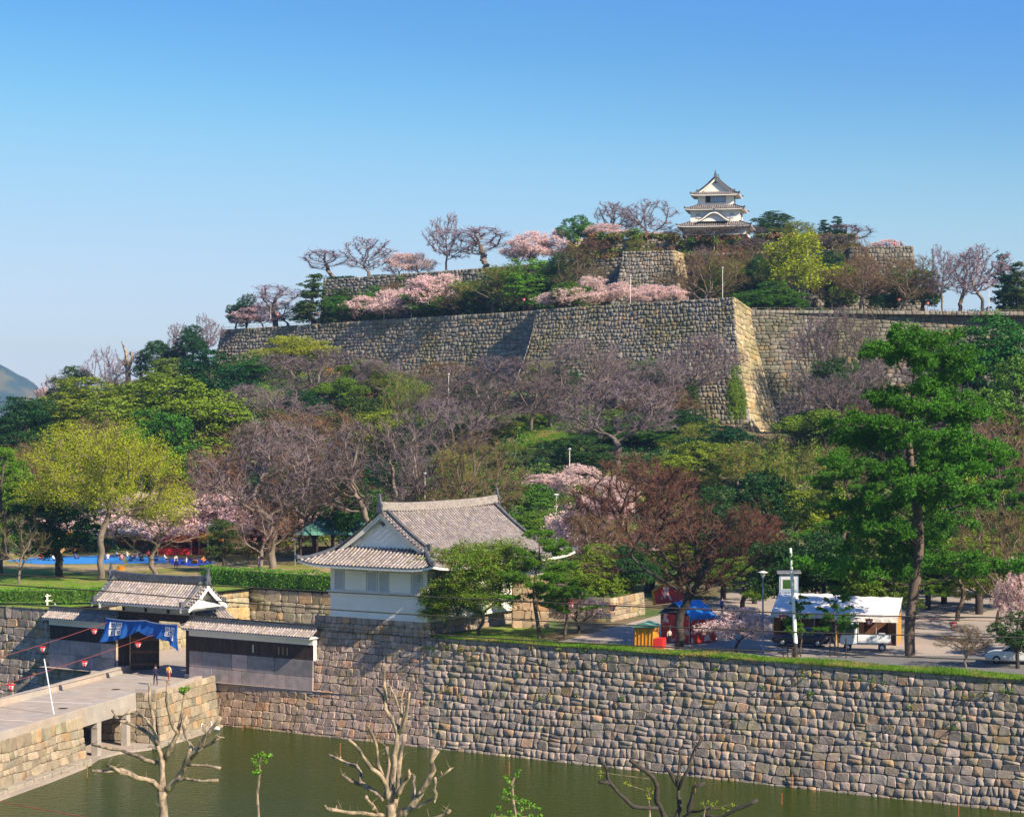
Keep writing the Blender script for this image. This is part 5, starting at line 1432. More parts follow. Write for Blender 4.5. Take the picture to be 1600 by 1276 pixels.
# ------------------------------------------------------------------ people
def person(label, loc, rz, h=1.68, pose='stand', shirt=(.02, .02, .05), legs=(.02, .02, .05), skin=(.55, .36, .27), hair=True, group=None, step=.0, child=False):
    """one continuous skinned body; clothing colours ride on the body, hair is a child"""
    k = h / 1.70
    J = {}; E = []
    def j(n, x, y, z, r): J[n] = (Vector((x, y, z)) * k, r * k)
    if pose == 'sit':
        j('hip', 0, 0, .16, .15); j('chest', 0, .10, .50, .155); j('neck', 0, .10, .66, .055); j('head', 0, .07, .83, .105); j('top', 0, .07, .91, .08)
        for s, n in ((-1, 'l'), (1, 'r')):
            j('sh' + n, s * .18, .1, .58, .06); j('el' + n, s * .25, -.06, .36, .045); j('wr' + n, s * .12, -.28, .30, .035); j('ha' + n, s * .09, -.35, .31, .03)
            j('th' + n, s * .12, -.04, .14, .095); j('kn' + n, s * .30, -.38, .22, .065); j('an' + n, s * .06, -.46, .07, .045); j('ft' + n, s * .02, -.55, .05, .04)
    else:
        j('hip', 0, 0, .93, .135); j('chest', 0, 0, 1.24, .155); j('neck', 0, 0, 1.43, .055); j('head', 0, -.02, 1.575, .10); j('top', 0, -.01, 1.64, .08)
        for s, n in ((-1, 'l'), (1, 'r')):
            sw = s * step
            j('sh' + n, s * .18, 0, 1.37, .06); j('el' + n, s * .23, sw * .3 + .02, 1.10, .045); j('wr' + n, s * .22, sw * .9 - .06, .86, .033); j('ha' + n, s * .21, sw * .95 - .08, .78, .035)
            j('th' + n, s * .09, 0, .86, .095); j('kn' + n, s * .10, -sw * .6 - .02, .48, .062); j('an' + n, s * .10, -sw * 1.1 + .04, .09, .045); j('ft' + n, s * .11, -sw * 1.1 - .12, .04, .04)
    E = [('hip', 'chest'), ('chest', 'neck'), ('neck', 'head'), ('head', 'top')]
    for n in 'lr': E += [('chest', 'sh' + n), ('sh' + n, 'el' + n), ('el' + n, 'wr' + n), ('wr' + n, 'ha' + n), ('hip', 'th' + n), ('th' + n, 'kn' + n), ('kn' + n, 'an' + n), ('an' + n, 'ft' + n)]
    names = list(J); me = bpy.data.meshes.new('tmp'); me.from_pydata([J[n][0] for n in names], [(names.index(a), names.index(c)) for a, c in E], [])
    o = bpy.data.objects.new('tmp', me); COL.objects.link(o); m = o.modifiers.new('s', 'SKIN'); sk = me.skin_vertices[0].data
    for i, n in enumerate(names): sk[i].radius = (J[n][1], J[n][1]); sk[i].use_root = (n == 'hip')
    o.modifiers.new('b', 'SUBSURF').levels = 1
    dg = bpy.context.evaluated_depsgraph_get(); me2 = bpy.data.meshes.new_from_object(o.evaluated_get(dg)); bpy.data.objects.remove(o)
    me2.name = 'body'; a = me2.color_attributes.new('col', 'FLOAT_COLOR', 'POINT')
    for i, v in enumerate(me2.vertices):
        best = None
        for p, c in E:
            A, B = J[p][0], J[c][0]; ab = B - A; t = max(0, min(1, (v.co - A).dot(ab) / ab.length_squared)); dd = (A + ab * t - v.co).length
            if best is None or dd < best[0]: best = (dd, p, c)
        c = best[2]
        col = skin if c in ('head', 'top', 'neck') and v.co.z > J['neck'][0].z - .01 or c.startswith('ha') else (legs if c[:2] in ('th', 'kn', 'an') and (c[:2] != 'th' or pose == 'stand') else ((.03, .03, .03) if c.startswith('ft') else shirt))
        a.data[i].color = (*col, 1)
    me2.materials.clear(); me2.materials.append(M['cloth']); me2.polygons.foreach_set('use_smooth', np.ones(len(me2.polygons), bool))
    root = empty('person', loc, rz); tag(root, label, 'person', group); link(bpy.data.objects.new('body', me2), root)
    if hair:
        hd = J['head'][0]; b = MB(); b.lathe([(.03 * k, .15 * k), (.08 * k, .12 * k), (.115 * k, .05 * k), (.112 * k, -.01 * k), (.09 * k, -.03 * k)][::-1], 10, (hd.x, hd.y + .022 * k, hd.z)); b.build('hair', M['hair'], root, smooth=True)
        b = MB(); b.lathe([(.004, -.012 * k), (.014 * k, 0), (.004, .03 * k)], 6, (hd.x, hd.y - .105 * k, hd.z - .01)); b.build('nose', M['skin'], root)
    return root
def on_deck(px, py, z=3.6): return G(px, py, z)
view = R(180)
person('person in a dark suit walking through the castle gate', on_deck(243, 1070), view + .3, 1.72, step=.22)
pb = person('small person in a white shirt with a yellow bag entering the castle gate', on_deck(264, 1063), view - .2, 1.35, shirt=(.75, .72, .65), legs=(.5, .12, .1), step=.15)
b = MB(); b.box(-.16, .16, .12, .28, .85, 1.15); b.build('backpack', M['orange'], pb, bevel=.04)
rg = random.Random(3)
cols = [(.7, .68, .68), (.6, .25, .3), (.75, .7, .6), (.03, .04, .12), (.65, .45, .45), (.04, .04, .05), (.7, .1, .12), (.3, .3, .5), (.8, .78, .75)]
desc = ['white shirt', 'rose jumper', 'cream shirt', 'navy jacket', 'pink shirt', 'black coat', 'red shirt', 'blue-grey shirt', 'white blouse']
seats = [(182, 868), (190, 874), (199, 869), (206, 876), (213, 871), (221, 875), (232, 868), (247, 875), (258, 874)]
where = ['leftmost of the picnickers', 'second from the left of the picnickers', 'at the back middle of the picnic group', 'in the middle of the picnic group', 'right of the picnic group middle', 'right end of the tight picnic group', 'just behind the tight picnic group', 'on the darker blue sheet', 'rightmost of the picnickers on the darker blue sheet']
for i, (x, y) in enumerate(seats):
    p = G(x, y + 1, GZ + .05); person('seated person in a %s, %s' % (desc[i], where[i]), p, rg.uniform(0, 6.28), 1.65, 'sit', cols[i], (.05, .05, .1), group='people having a picnic on the lawn')
for i, (x, y, c, lb) in enumerate(((64, 873, (.7, .1, .1), 'seated person in red at the left end of the pale blue sheet'), (84, 875, (.7, .7, .75), 'seated person in white on the left part of the pale blue sheet'), (118, 872, (.1, .1, .3), 'seated person in dark blue near the middle of the pale blue sheet'),
                                   (168, 873, (.8, .55, .6), 'seated person in pink by the tree trunk on the pale blue sheet'), (290, 879, (.75, .7, .7), 'seated person in white on the deep blue sheet'), (318, 878, (.8, .3, .1), 'seated person in orange on the deep blue sheet'))):
    person(lb, G(x, y + 1, GZ + .05), i * 1.3, 1.65, 'sit', c, (.05, .05, .1), group='people having a picnic on the lawn')
for i, (x, y, c, lb) in enumerate(((1100, 985, (.7, .7, .72), 'person in white walking on the sandy lot right of the stall'), (1128, 962, (.1, .12, .3), 'person in navy far back on the sandy lot'), (1046, 1006, (.75, .6, .5), 'child in a cream shirt beside the forked tree'))):
    person(lb, G(x, y, GZ + .05), 1 + i, 1.65 if i < 2 else 1.2, shirt=c, legs=(.04, .04, .06), step=.15)
person('standing person in a white top and black trousers right of the picnic sheets', G(275, 888, GZ), .5, 1.68, shirt=(.7, .62, .66), legs=(.02, .02, .03), step=.12)
person('person in dark clothes standing beside the long hedge', G(404, 889, GZ), 1.2, 1.6, shirt=(.05, .04, .08), legs=(.04, .04, .08))
for i, (x, c, lb) in enumerate(((1386, (.1, .2, .5), 'leftmost visitor in blue'), (1398, (.6, .1, .1), 'middle visitor in red'), (1408, (.1, .12, .15), 'rightmost visitor in grey'))):
    P_ = W(x, 384, 387); P_.z = 57.25; person(lb + ' on top of the right summit bastion', P_, 3 + i, 1.7, shirt=c, group='visitors on the summit bastion')

# ------------------------------------------------------------------ hedges and plants
def leaf_mass(name, centers, rad, per, size, m, seed=0, flat=.7, up=.6, parent=None, kind='stuff'):
    rng = np.random.default_rng(seed); C = np.array(centers, float); Rr_ = np.array(rad, float) if np.ndim(rad) else np.full(len(C), rad)
    rp = np.repeat(np.arange(len(C)), per); d = rng.normal(size=(len(rp), 3)); d /= np.linalg.norm(d, axis=1)[:, None]; d[:, 2] = np.abs(d[:, 2]) if flat < 0 else d[:, 2]
    c = C[rp] + d * (Rr_[rp] * rng.random(len(rp)) ** .35)[:, None] * np.array([1, 1, abs(flat)])
    V3, F3 = leaf_quads(rng, c, size, up=up, elong=1.2, outd=d * .7)
    o = link(bpy.data.objects.new(name, mesh_np(name, V3, F3, m)), parent)
    if kind: o['kind'] = kind
    return o
def hedge(label, A, B, w, h, seed, dens=95, gappy=0.0):
    A = Vector(A); B = Vector(B); L = (B - A).length; d = (B - A) / L; n = Vector((-d.y, d.x, 0)); rng = np.random.default_rng(seed)
    root = empty('hedge', (A + B) / 2); tag(root, label, 'hedge'); q = root.location
    N_ = int(L * dens * (w + h)); a = rng.random(N_) * L; face = rng.random(N_)
    wv = w / 2 * (1 + .12 * np.sin(a * 1.3) + .08 * np.sin(a * 3.1)); hv = h * (1 + .05 * np.sin(a * .9 + 1) + .05 * np.sin(a * 2.7))
    u_ = rng.uniform(-1, 1, N_) * wv; z = hv * np.ones(N_); side = face > (w / (w + 2 * h)); sgn = np.where(rng.random(N_) < .5, -1, 1)
    u_ = np.where(side, sgn * wv, u_); z = np.where(side, rng.random(N_) * hv, hv) + rng.normal(0, .07, N_); u_ = u_ + rng.normal(0, .07, N_)
    k = np.ones(N_, bool)
    if gappy: k = (z > .45) | (np.sin(a * 2.1) > gappy)
    P = np.array(A - q)[None] + a[k, None] * np.array(d)[None] + u_[k, None] * np.array(n)[None]; P[:, 2] += z[k]
    V3, F3 = leaf_quads(rng, P, .17, up=.6); link(bpy.data.objects.new('foliage', mesh_np('foliage', V3, F3, M['hedge'])), root)
    b = MB(); Mx = Matrix.Translation(A - q) @ Matrix.Rotation(math.atan2(d.y, d.x), 4, 'Z'); b.box(.1, L - .1, -w * .3, w * .3, .35 if gappy else 0, h * .86, Mx); b.build('inner_twigs', M['leaf_dark'], root)
    for i in range(int(L / .8)): pass
    b = MB()
    for i in range(int(L / .7)): p = A - q + d * (i * .7 + .3); b.ring([p, p + Vector((0, 0, h * .7))], .03, 4)
    b.build('stems', M['bark'], root, kind='stuff')
hA = G(322, 915, GZ); hedge('long clipped green hedge above the court wall left of the turret', ST(s_at(318, 30.4), 30.4, GZ), ST(s_at(530, 30.4), 30.4, GZ), 1.7, 1.75, 5)
hedge('left low hedge beyond the shaded wall, with gaps at its foot', G(-60, 946, GZ), G(186, 944, GZ), 1.3, 1.5, 6, gappy=.2)
# bush and little pine between turret and lot
PRO['bush'] = [make_bare('dome', 41, natt=1500, twig=6, mtwig='twig_olive', leaf='leaf_mid', nleaf=42000, lsize=.14, trunkh=.7, D=.28, R0=.12)]
PRO['smallpine'] = [make_pine(42)]
NAMES['bush'] = 'shrub'; NAMES['smallpine'] = 'pine_tree'
for k in ('bush', 'smallpine'):
    a = []
    for nm, me in PRO[k][0]:
        v = np.empty(len(me.vertices) * 3, np.float32); me.vertices.foreach_get('co', v); a.append(v.reshape(-1, 3))
    v = np.concatenate(a); DIMS[(k, 0)] = (np.percentile(v[:, 2], 99.8), np.percentile(v[:, 0], 98) - np.percentile(v[:, 0], 2))
def plant(kind, px, ptop, d, w, label, cat, group=None):
    t = tree(kind, px, ptop, d, w, label, z=GZ + .02); t['category'] = cat
    if group: t['group'] = group
    elif 'group' in t: del t['group']
    return t
plant('bush', 748, 843, 165, 170, 'large rounded olive-green bush beside the turret side wall', 'bush')
plant('bush', 704, 905, 163.5, 80, 'smaller green bush at the left foot of the large bush by the turret', 'bush')
plant('smallpine', 838, 828, 162.5, 110, 'small young pine right of the round bush by the turret', 'tree', 'pine trees')
plant('smallpine', 885, 880, 163, 80, 'lower bushy pine right of the small pine by the low stone wall', 'tree', 'pine trees')
plant('smallpine', 1252, 930, 150.3, 42, 'young thin pine behind the white pole on the wall top', 'tree', 'pine trees')
plant('smallpine', 1303, 915, 150.8, 55, 'young staked pine in front of the parked truck', 'tree', 'pine trees')
tree('cherry', 1150, 950, 153.5, 95, 'small pale cherry tree on the wall top beside the blue lamp post', z=GZ)
tree('cherry', 905, 925, 166, 90, 'small pale cherry in front of the low stone wall', z=GZ)
tree('bareb', 1508, 975, 143.5, 75, 'small bare shrub-like tree on the wall top left of the white car', z=GZ)
# undergrowth on the slopes
rg = random.Random(12); groups = {'scrub_orange': [], 'leaf_dark': [], 'leaf_mid': [], 'twig_olive': [], 'twig_brown': [], 'leaf_bright': []}
def in_clear(x, y): return (1.5 < x < 10 and 297 < y < 325) or (4 < x < 14 and 234 < y < 256)
for _ in range(6400):
    y = rg.uniform(214, 420); x = rg.uniform(-.30, .38) * y
    foot = interp(x, [-260, -120, -40, 0, 60, 120, 260], [300, 268, 258, 226, 206, 206, 230])
    if y < foot or in_clear(x, y): continue
    if x < -20 and y < 285 and rg.random() < .5: continue
    wy = interp(x, [-200, -100, -59, 4, 9, 37, 60, 95, 200], [418, 416, 411, 353, 352, 331, 340, 345, 360])
    if y > wy - 1: continue
    if y > wy - 14 and -34 < x < 22 and rg.random() < .5: groups['scrub_orange'].append((x, y, terr(x, y) + .4, rg.uniform(.6, 1.4))); continue
    if 34 < x < 50 and y > 318: continue
    r = rg.uniform(.7, 2.3); f = .35 + math.sin(x * .09 + 1) + math.sin(y * .11 + x * .04) + rg.uniform(-1, 1)
    k = 'leaf_dark' if f > .7 else ('leaf_mid' if f > -.1 else ('twig_olive' if f > -.9 else 'twig_brown'))
    groups[k].append((x, y, terr(x, y) + r * .25, r))
for _ in range(1500):       # terraces
    px = rg.uniform(350, 1700); y = rg.uniform(345, 425); x = (px - CX) * y / F; z = groundz(x, y)
    if z < 40 or z > 59.5 or (972 < px < 1092 and z < 50): continue
    fr = interp(x, [-59, 4, 4.5, 37, 41, 88, 200], [418, 372, 364, 343, 349, 353, 365])
    if y < fr + 2.5: continue
    if z > 50 and not (y < up1_front(x) + 6 and rg.random() < .4): continue
    r = rg.uniform(.5, 1.5); groups['leaf_dark' if rg.random() < .45 else ('leaf_mid' if rg.random() < .6 else 'twig_brown')].append((x, y, z + r * .3, r))
for _ in range(800):        # bank below the upper terrace wall on the left
    px = rg.uniform(505, 960); a = (px - 505) / (975 - 505); y0 = 425 + (387 - 425) * a - 4.6; y = y0 - rg.uniform(.3, 5); x = (px - CX) * y / F
    hz = 44 + (1 - (y0 - y) / 5) * 8.5 * rg.uniform(.3, 1.0); groups['leaf_dark' if rg.random() < .5 else ('leaf_mid' if rg.random() < .6 else 'twig_olive')].append((x, y, hz, rg.uniform(1.0, 1.9)))
for _ in range(420):        # thicket in front of the topmost terrace wall
    px = rg.uniform(890, 1345); x = (px - CX) * 392 / F; y = 396 - rg.uniform(.5, 7); z0 = groundz(x, y)
    if z0 < 50: continue
    hz = z0 + ((57.6 if 1060 < px < 1185 else 59.8) - z0) * (1 - (396 - y) / 8) * rg.uniform(.3, 1.05) + .4; groups[rg.choice(['leaf_dark', 'twig_brown', 'twig_brown', 'leaf_mid', 'twig_olive'])].append((x, y, hz, rg.uniform(.6, 1.2)))
labs = {'scrub_orange': 'rusty orange scrub along the foot of the long castle wall', 'leaf_dark': 'dark green undergrowth filling the wooded slopes', 'leaf_mid': 'green bushes and undergrowth on the slopes', 'twig_olive': 'olive scrub on the slopes', 'twig_brown': 'brown dry scrub on the slopes'}
for k, lst in groups.items():
    if lst:
        a = np.array(lst); o = leaf_mass('undergrowth', a[:, :3], a[:, 3], 85 if k.startswith('leaf') else 75, .34, M[k], 5, .75); tag(o, labs[k], 'undergrowth')
# low dark hedges on the upper terrace edge
for (x0, x1, yy, lb) in ((512, 552, 441, 'left low dark hedge on the edge of the upper terrace'), (580, 640, 441, 'middle low dark hedge on the edge of the upper terrace'), (648, 728, 432, 'right low dark hedge on the edge of the upper terrace')):
    n = int((x1 - x0) * .7); cs = []
    for i in range(n):
        px = x0 + (x1 - x0) * i / (n - 1); p = W(px, yy, 425 - 38 * (px - 505) / 470 + 1); cs.append((p.x, p.y, 54.1))
    o = leaf_mass('hedge', cs, .9, 70, .3, M['leaf_dark'], 3, .8, kind=None); tag(o, lb, 'hedge', 'low hedges on the upper terrace')
# weeds in the moat wall, grass along its top
rng = np.random.default_rng(9)
cs = []
mm = wall_map(ST(S_T1 - .3, 0), U, N, 78, -.4, WT, 1.25)
for _ in range(60):
    f = rg.choice([rg.uniform(.88, .99), rg.uniform(.5, .95)]) if rg.random() < .8 else rg.uniform(.3, .9)
    p = mm(rg.random() ** 1.6 * .9, f, .08); cs.append((p.x, p.y, p.z))
o = leaf_mass('wall_weeds', cs, .28, 34, .13, M['blade'], 4, .8, up=.2); tag(o, 'small green weeds growing from the joints of the moat wall', 'weeds')
n = 60000; s_ = S_T1 + rng.random(n) * 78 - 9.5; t_ = 1.15 + rng.random(n) ** 1.4 * 2.8
s_ = np.maximum(s_, S_T1 + .2)
P = np.array([O.x, O.y, 0])[None] + s_[:, None] * np.array(U)[None] + t_[:, None] * np.array(V)[None]; P[:, 2] = GZ + .03
d = rng.normal(0, .35, (n, 3)); d[:, 2] = 1; Vb, Fb = tri_twigs(rng, P, d, rng.uniform(.08, .26, n) * (.6 + .8 * (np.sin(s_ * .7) * .5 + .5)), np.full(n, .05))
o = link(bpy.data.objects.new('grass', mesh_np('grass', Vb, Fb, M['blade']))); tag(o, 'short green grass along the top of the moat wall', 'grass', kind='stuff')
n = 42000; px = rng.uniform(815, 905, n); yy = rng.uniform(298, 325, n); xx = (px - CX) * yy / F; zz = np.array([terr(a, c) for a, c in zip(xx, yy)]) + .1
d = rng.normal(0, .4, (n, 3)); d[:, 2] = 1; Vb, Fb = tri_twigs(rng, np.stack([xx, yy, zz], 1), d, rng.uniform(.15, .4, n), np.full(n, .14))
o = link(bpy.data.objects.new('grass', mesh_np('grass', Vb, Fb, M['blade']))); tag(o, 'bright green grass in the sunny clearing on the hill', 'grass', kind='stuff')

# ------------------------------------------------------------------ pollarded trees on the near bank
def limbs(label, d, px0, lines, m, name='pollarded_tree', z0=3.2, leaves=None, seed=1, knob=True, group='pollarded trees on the near bank'):
    rg = random.Random(seed); base = W(px0, 1290, d); base.z = z0
    root = empty(name, base); tag(root, label, 'tree', group); k = d / F
    first = True
    for ln in lines:
        r0, r1, dd0, dd1, pts = ln; P = []; n = len(pts)
        for i, (x, y) in enumerate(pts): P.append(W(x, y, d + dd0 + (dd1 - dd0) * i / max(1, n - 1)) - base)
        if first: P.insert(0, Vector((0, 0, -.3)))
        # subdivide and roughen
        Q = [P[0]]
        for a, c in zip(P[:-1], P[1:]):
            m_ = max(1, int((c - a).length / .35))
            for j in range(1, m_ + 1): Q.append(a.lerp(c, j / m_) + Vector((rg.gauss(0, .025), rg.gauss(0, .025), rg.gauss(0, .025))))
        n = len(Q); rad = [((r0 + (r1 - r0) * i / (n - 1)) * k) * .74 * rg.uniform(.82, 1.12) * (1.3 if rg.random() < .12 else 1) for i in range(n)]
        if knob: rad[-1] *= 1.25; 
        b = MB(); b.ring(Q, rad, 8); b.build('trunk' if first else 'limb', m, root, smooth=True); first = False
        if knob and rg.random() < .8:      # stubs of cut shoots near the tip
            b = MB()
            for q in range(rg.randint(2, 4)):
                i = rg.randint(max(1, n - 5), n - 1); v = Vector((rg.gauss(0, 1), rg.gauss(0, .6), rg.gauss(.5, .8))).normalized(); b.ring([Q[i], Q[i] + v * rg.uniform(.12, .3)], [rad[i] * .55, rad[i] * .35], 5)
            b.build('stub', m, root)
            b = MB()
            for q in range(rg.randint(2, 5)):
                i = rg.randint(max(1, n - 8), n - 1); v = Vector((rg.gauss(0, .7), rg.gauss(0, .5), rg.uniform(.3, 1.2))).normalized(); l = rg.uniform(.25, .8); b.ring([Q[i], Q[i] + v * l * .5 + Vector((rg.gauss(0, .03), 0, .02)), Q[i] + v * l + Vector((0, 0, .06))], [.016, .011, .005], 4)
            b.build('shoots', m, root)
    return root, base
d = 112.5
limbs('left pollarded grey tree rising from the bottom edge before the bridge', d, 257, [
    (11, 9, 0, 0, [(257, 1292), (256, 1262), (255, 1235)]),
    (7, 3, 0, -2, [(254, 1236), (240, 1220), (215, 1215), (190, 1203), (165, 1205), (144, 1204)]),
    (4, 3, -1, -2, [(205, 1211), (190, 1207), (178, 1199), (168, 1196)]),
    (8, 3, 0, 1.5, [(255, 1238), (253, 1200), (252, 1180), (245, 1163), (234, 1146), (214, 1134), (190, 1127), (177, 1117)]),
    (5, 3, .5, 2, [(252, 1192), (236, 1190), (217, 1182), (200, 1176), (187, 1171), (144, 1163)]),
    (6, 2.5, .5, -1, [(255, 1190), (267, 1167), (277, 1144), (267, 1127), (260, 1094), (262, 1070)]),
    (4, 2.5, 0, 1, [(277, 1146), (283, 1120), (287, 1100), (288, 1084), (281, 1079)]),
    (4.5, 2.5, .5, 1, [(247, 1163), (240, 1140), (240, 1124), (234, 1097), (233, 1067)]),
    (3, 2, .6, 1.2, [(240, 1140), (228, 1122), (208, 1112), (182, 1118), (175, 1110)]),
    (8, 3, 0, -1.5, [(258, 1236), (277, 1217), (290, 1190), (311, 1168), (322, 1150), (345, 1120)]),
    (4, 2.5, -1, 0, [(290, 1192), (300, 1167), (290, 1150), (287, 1130), (292, 1118)]),
    (3.5, 3, -1, -2, [(309, 1172), (328, 1162), (344, 1153)]),
    (4, 3, -.5, -2, [(274, 1220), (290, 1215), (305, 1220), (340, 1219)]),
    (3.5, 2.5, -1, -1.5, [(292, 1194), (320, 1195), (344, 1199)]),
    (3, 2, -1, -2, [(302, 1180), (318, 1166), (322, 1145), (318, 1139)])], M['barkp'], seed=2)
limbs('middle pollarded pale tree with many upright sawn limbs at the bottom edge', 113, 612, [
    (12, 11, 0, 0, [(612, 1290), (612, 1270), (611, 1255)]),
    (8, 3, 0, .5, [(608, 1262), (613, 1225), (615, 1204), (619, 1165), (621, 1143), (612, 1122), (603, 1106), (601, 1070), (601, 1041)]),
    (3.5, 2, .3, 1, [(603, 1106), (596, 1085), (588, 1075)]),
    (5, 2, .3, -.5, [(621, 1146), (630, 1136), (634, 1118), (640, 1082)]),
    (3.5, 2, .3, 1, [(622, 1140), (626, 1112), (628, 1088), (632, 1072)]),
    (3, 2, 0, 0, [(628, 1120), (618, 1090), (610, 1072)]),
    (7, 3.5, .6, 1.2, [(617, 1262), (622, 1230), (623, 1200), (628, 1170), (632, 1147)]),
    (9, 5, 0, -1, [(622, 1276), (644, 1261), (652, 1246), (662, 1230), (672, 1212), (677, 1202), (674, 1187), (682, 1171)]),
    (6, 3.5, 0, 1.2, [(600, 1250), (586, 1236), (570, 1228), (562, 1222), (564, 1206), (556, 1198), (542, 1192), (518, 1181)]),
    (4, 3, .8, 1, [(566, 1226), (548, 1220), (534, 1209)]),
    (6, 3, 0, -1.5, [(606, 1250), (603, 1222), (592, 1208), (579, 1200), (568, 1180), (556, 1164), (544, 1155)]),
    (4, 2.5, 0, -1, [(600, 1218), (592, 1196), (588, 1165), (582, 1150), (575, 1135)]),
    (5, 4, 0, -2, [(600, 1274), (585, 1272), (560, 1270), (534, 1268), (512, 1263)]),
    (4, 3, 0, -1.5, [(592, 1276), (584, 1260), (571, 1243)]),
    (4, 3, 0, 1, [(644, 1262), (646, 1240), (648, 1211)]),
    (5, 3, -.5, -2, [(646, 1266), (662, 1256), (680, 1247), (678, 1232), (680, 1216)]),
    (2.5, 1.5, -1.5, -2, [(680, 1218), (692, 1210), (705, 1200)]),
    (6, 3, .2, .2, [(611, 1240), (604, 1215), (608, 1190), (604, 1165)]),
    (6, 3, -.3, -1, [(618, 1245), (628, 1225), (638, 1213), (641, 1208)]),
    (4, 3, -1, -1.5, [(660, 1280), (680, 1278), (700, 1270), (704, 1266)])], M['barkp'], seed=5)
limbs('right pollarded grey tree with spreading bare arms at the bottom edge', 112, 1050, [
    (9, 8, 0, 0, [(1050, 1300), (1052, 1290), (1054, 1284)]),
    (6, 2.5, 0, 1, [(1056, 1286), (1062, 1262), (1060, 1230), (1048, 1208), (1037, 1189), (1034, 1168)]),
    (4, 2.5, .3, 0, [(1060, 1232), (1068, 1215), (1075, 1200), (1085, 1172), (1097, 1151)]),
    (3, 2, .3, .6, [(1059, 1230), (1061, 1200), (1062, 1170)]),
    (6, 3, 0, -1, [(1060, 1288), (1075, 1272), (1080, 1250), (1084, 1230), (1101, 1224)]),
    (7, 4, 0, -1.5, [(1048, 1290), (1037, 1272), (1026, 1250), (1026, 1225), (1020, 1213), (1000, 1198), (985, 1187)]),
    (5, 3, -.6, -1.5, [(1028, 1262), (1010, 1262), (989, 1260), (966, 1238), (952, 1220), (948, 1200), (940, 1187)]),
    (3, 2.5, -1, -1.5, [(958, 1228), (948, 1222), (936, 1220)]),
    (5, 3.5, 0, -2, [(1064, 1290), (1085, 1282), (1104, 1274), (1126, 1276), (1150, 1264), (1184, 1249)]),
    (3, 2, 0, -1, [(1078, 1268), (1092, 1266), (1110, 1262)])], M['barkd'], seed=8)
def tuft(label_parent, pts, m, size, per, r, d, base):
    cs = []; b = MB()
    for x, y in pts: p = W(x, y, d) - base; cs.append(tuple(p))
    o = leaf_mass('leaves', cs, r, per, size, m, 8, .8, up=.4, parent=label_parent, kind=None); return o
def sapling(label, px, d, stem, pts, r, per, size=.2, m='leaf_bright'):
    base = W(px, 1290, d); base.z = 3.2; root = empty('sapling', base); tag(root, label, 'sapling'); b = MB()
    b.ring([Vector((0, 0, -.2))] + [W(x, y, d) - base for x, y in stem], [.08] * len(stem) + [.03], 6); b.build('trunk', M['barkp'], root)
    b = MB()
    for x, y in pts[::2]:
        q = min(stem, key=lambda s: abs(s[1] - y - 6)); b.ring([W(q[0], min(q[1], y + 10), d) - base, W(x, y, d) - base], .014, 4)
    b.build('shoots', M['barkp'], root, kind='stuff'); tuft(root, pts, M[m], size, per, r, d, base)
sapling('thin sapling with a bright green leaf tuft left of the middle sawn tree', 405, 112, [(404, 1276), (402, 1240), (405, 1215), (406, 1196)], [(396, 1187), (403, 1180), (410, 1178), (416, 1182), (422, 1180), (401, 1193), (413, 1189), (398, 1208), (404, 1205)], .17, 24, .15)
sapling('young tree with bright green feathery leaves at the bottom between the sawn trees', 805, 112, [(806, 1276), (802, 1250), (800, 1225), (806, 1208)], [(790, 1212), (795, 1220), (800, 1230), (808, 1210), (812, 1205), (790, 1235), (784, 1243), (792, 1250), (803, 1245), (810, 1255), (818, 1250), (826, 1254), (834, 1258), (842, 1262), (824, 1262), (780, 1262), (796, 1268), (812, 1272), (770, 1274), (786, 1274), (830, 1274), (844, 1274), (800, 1274), (796, 1240), (814, 1262)], .16, 20, .16)
sapling('thin shoot with small yellow leaves beside the right sawn tree', 1100, 111, [(1098, 1284), (1102, 1262)], [(1098, 1254), (1106, 1252), (1112, 1256), (1120, 1253), (1130, 1262), (1138, 1268), (1146, 1256), (1132, 1273)], .14, 16, .09, 'leaf_yellow')
sapling('thin shoot with small yellow leaves left of the right sawn tree', 1018, 113, [(1016, 1284), (1014, 1250)], [(1014, 1232), (1020, 1238), (1010, 1240), (978, 1222), (984, 1226), (940, 1212), (938, 1206), (1016, 1246), (1022, 1232)], .14, 14, .09, 'leaf_yellow')
b0 = W(288, 1078, 113)
o = leaf_mass('leaf_tuft', [(b0.x, b0.y, b0.z), (b0.x + .15, b0.y, b0.z + .1), (b0.x - .15, b0.y, b0.z)], .2, 40, .14, M['leaf_bright'], 3, .8, kind=None); tag(o, 'green leaf tuft at the top of the left pollarded tree', 'leaves')
# ------------------------------------------------------------------ cables and lanterns
def cable(name, label, pts, r, m, cat='cable', group=None):
    root = empty(name, pts[0]); tag(root, label, cat, group); b = MB(); Q = []
    # smooth curve through the points
    P = [Vector(p) for p in pts]
    for i in range(len(P) - 1):
        p0 = P[max(0, i - 1)]; p1 = P[i]; p2 = P[i + 1]; p3 = P[min(len(P) - 1, i + 2)]
        for j in range(8):
            t = j / 8; Q.append(.5 * ((2 * p1) + (p2 - p0) * t + (2 * p0 - 5 * p1 + 4 * p2 - p3) * t * t + (3 * p1 - p0 - 3 * p2 + p3) * t ** 3))
    Q.append(P[-1]); b.ring([q - root.location for q in Q], r, 5); b.build('strand', m, root); return root
D_ = 98.0
EXL, EXR = -420, 2020
def line(label, pts, r):
    a, c = pts[0], pts[1]; m0 = (c[1] - a[1]) / (c[0] - a[0]); e, f = pts[-2], pts[-1]; m1 = (f[1] - e[1]) / (f[0] - e[0])
    pts = [(EXL, a[1] + (EXL - a[0]) * m0)] + pts + [(EXR, f[1] + (EXR - f[0]) * m1)]
    cable('power_line', label, [W(x, y, D_) for x, y in pts], r, M['wire'], 'cable', 'power lines across the view')
    return pts
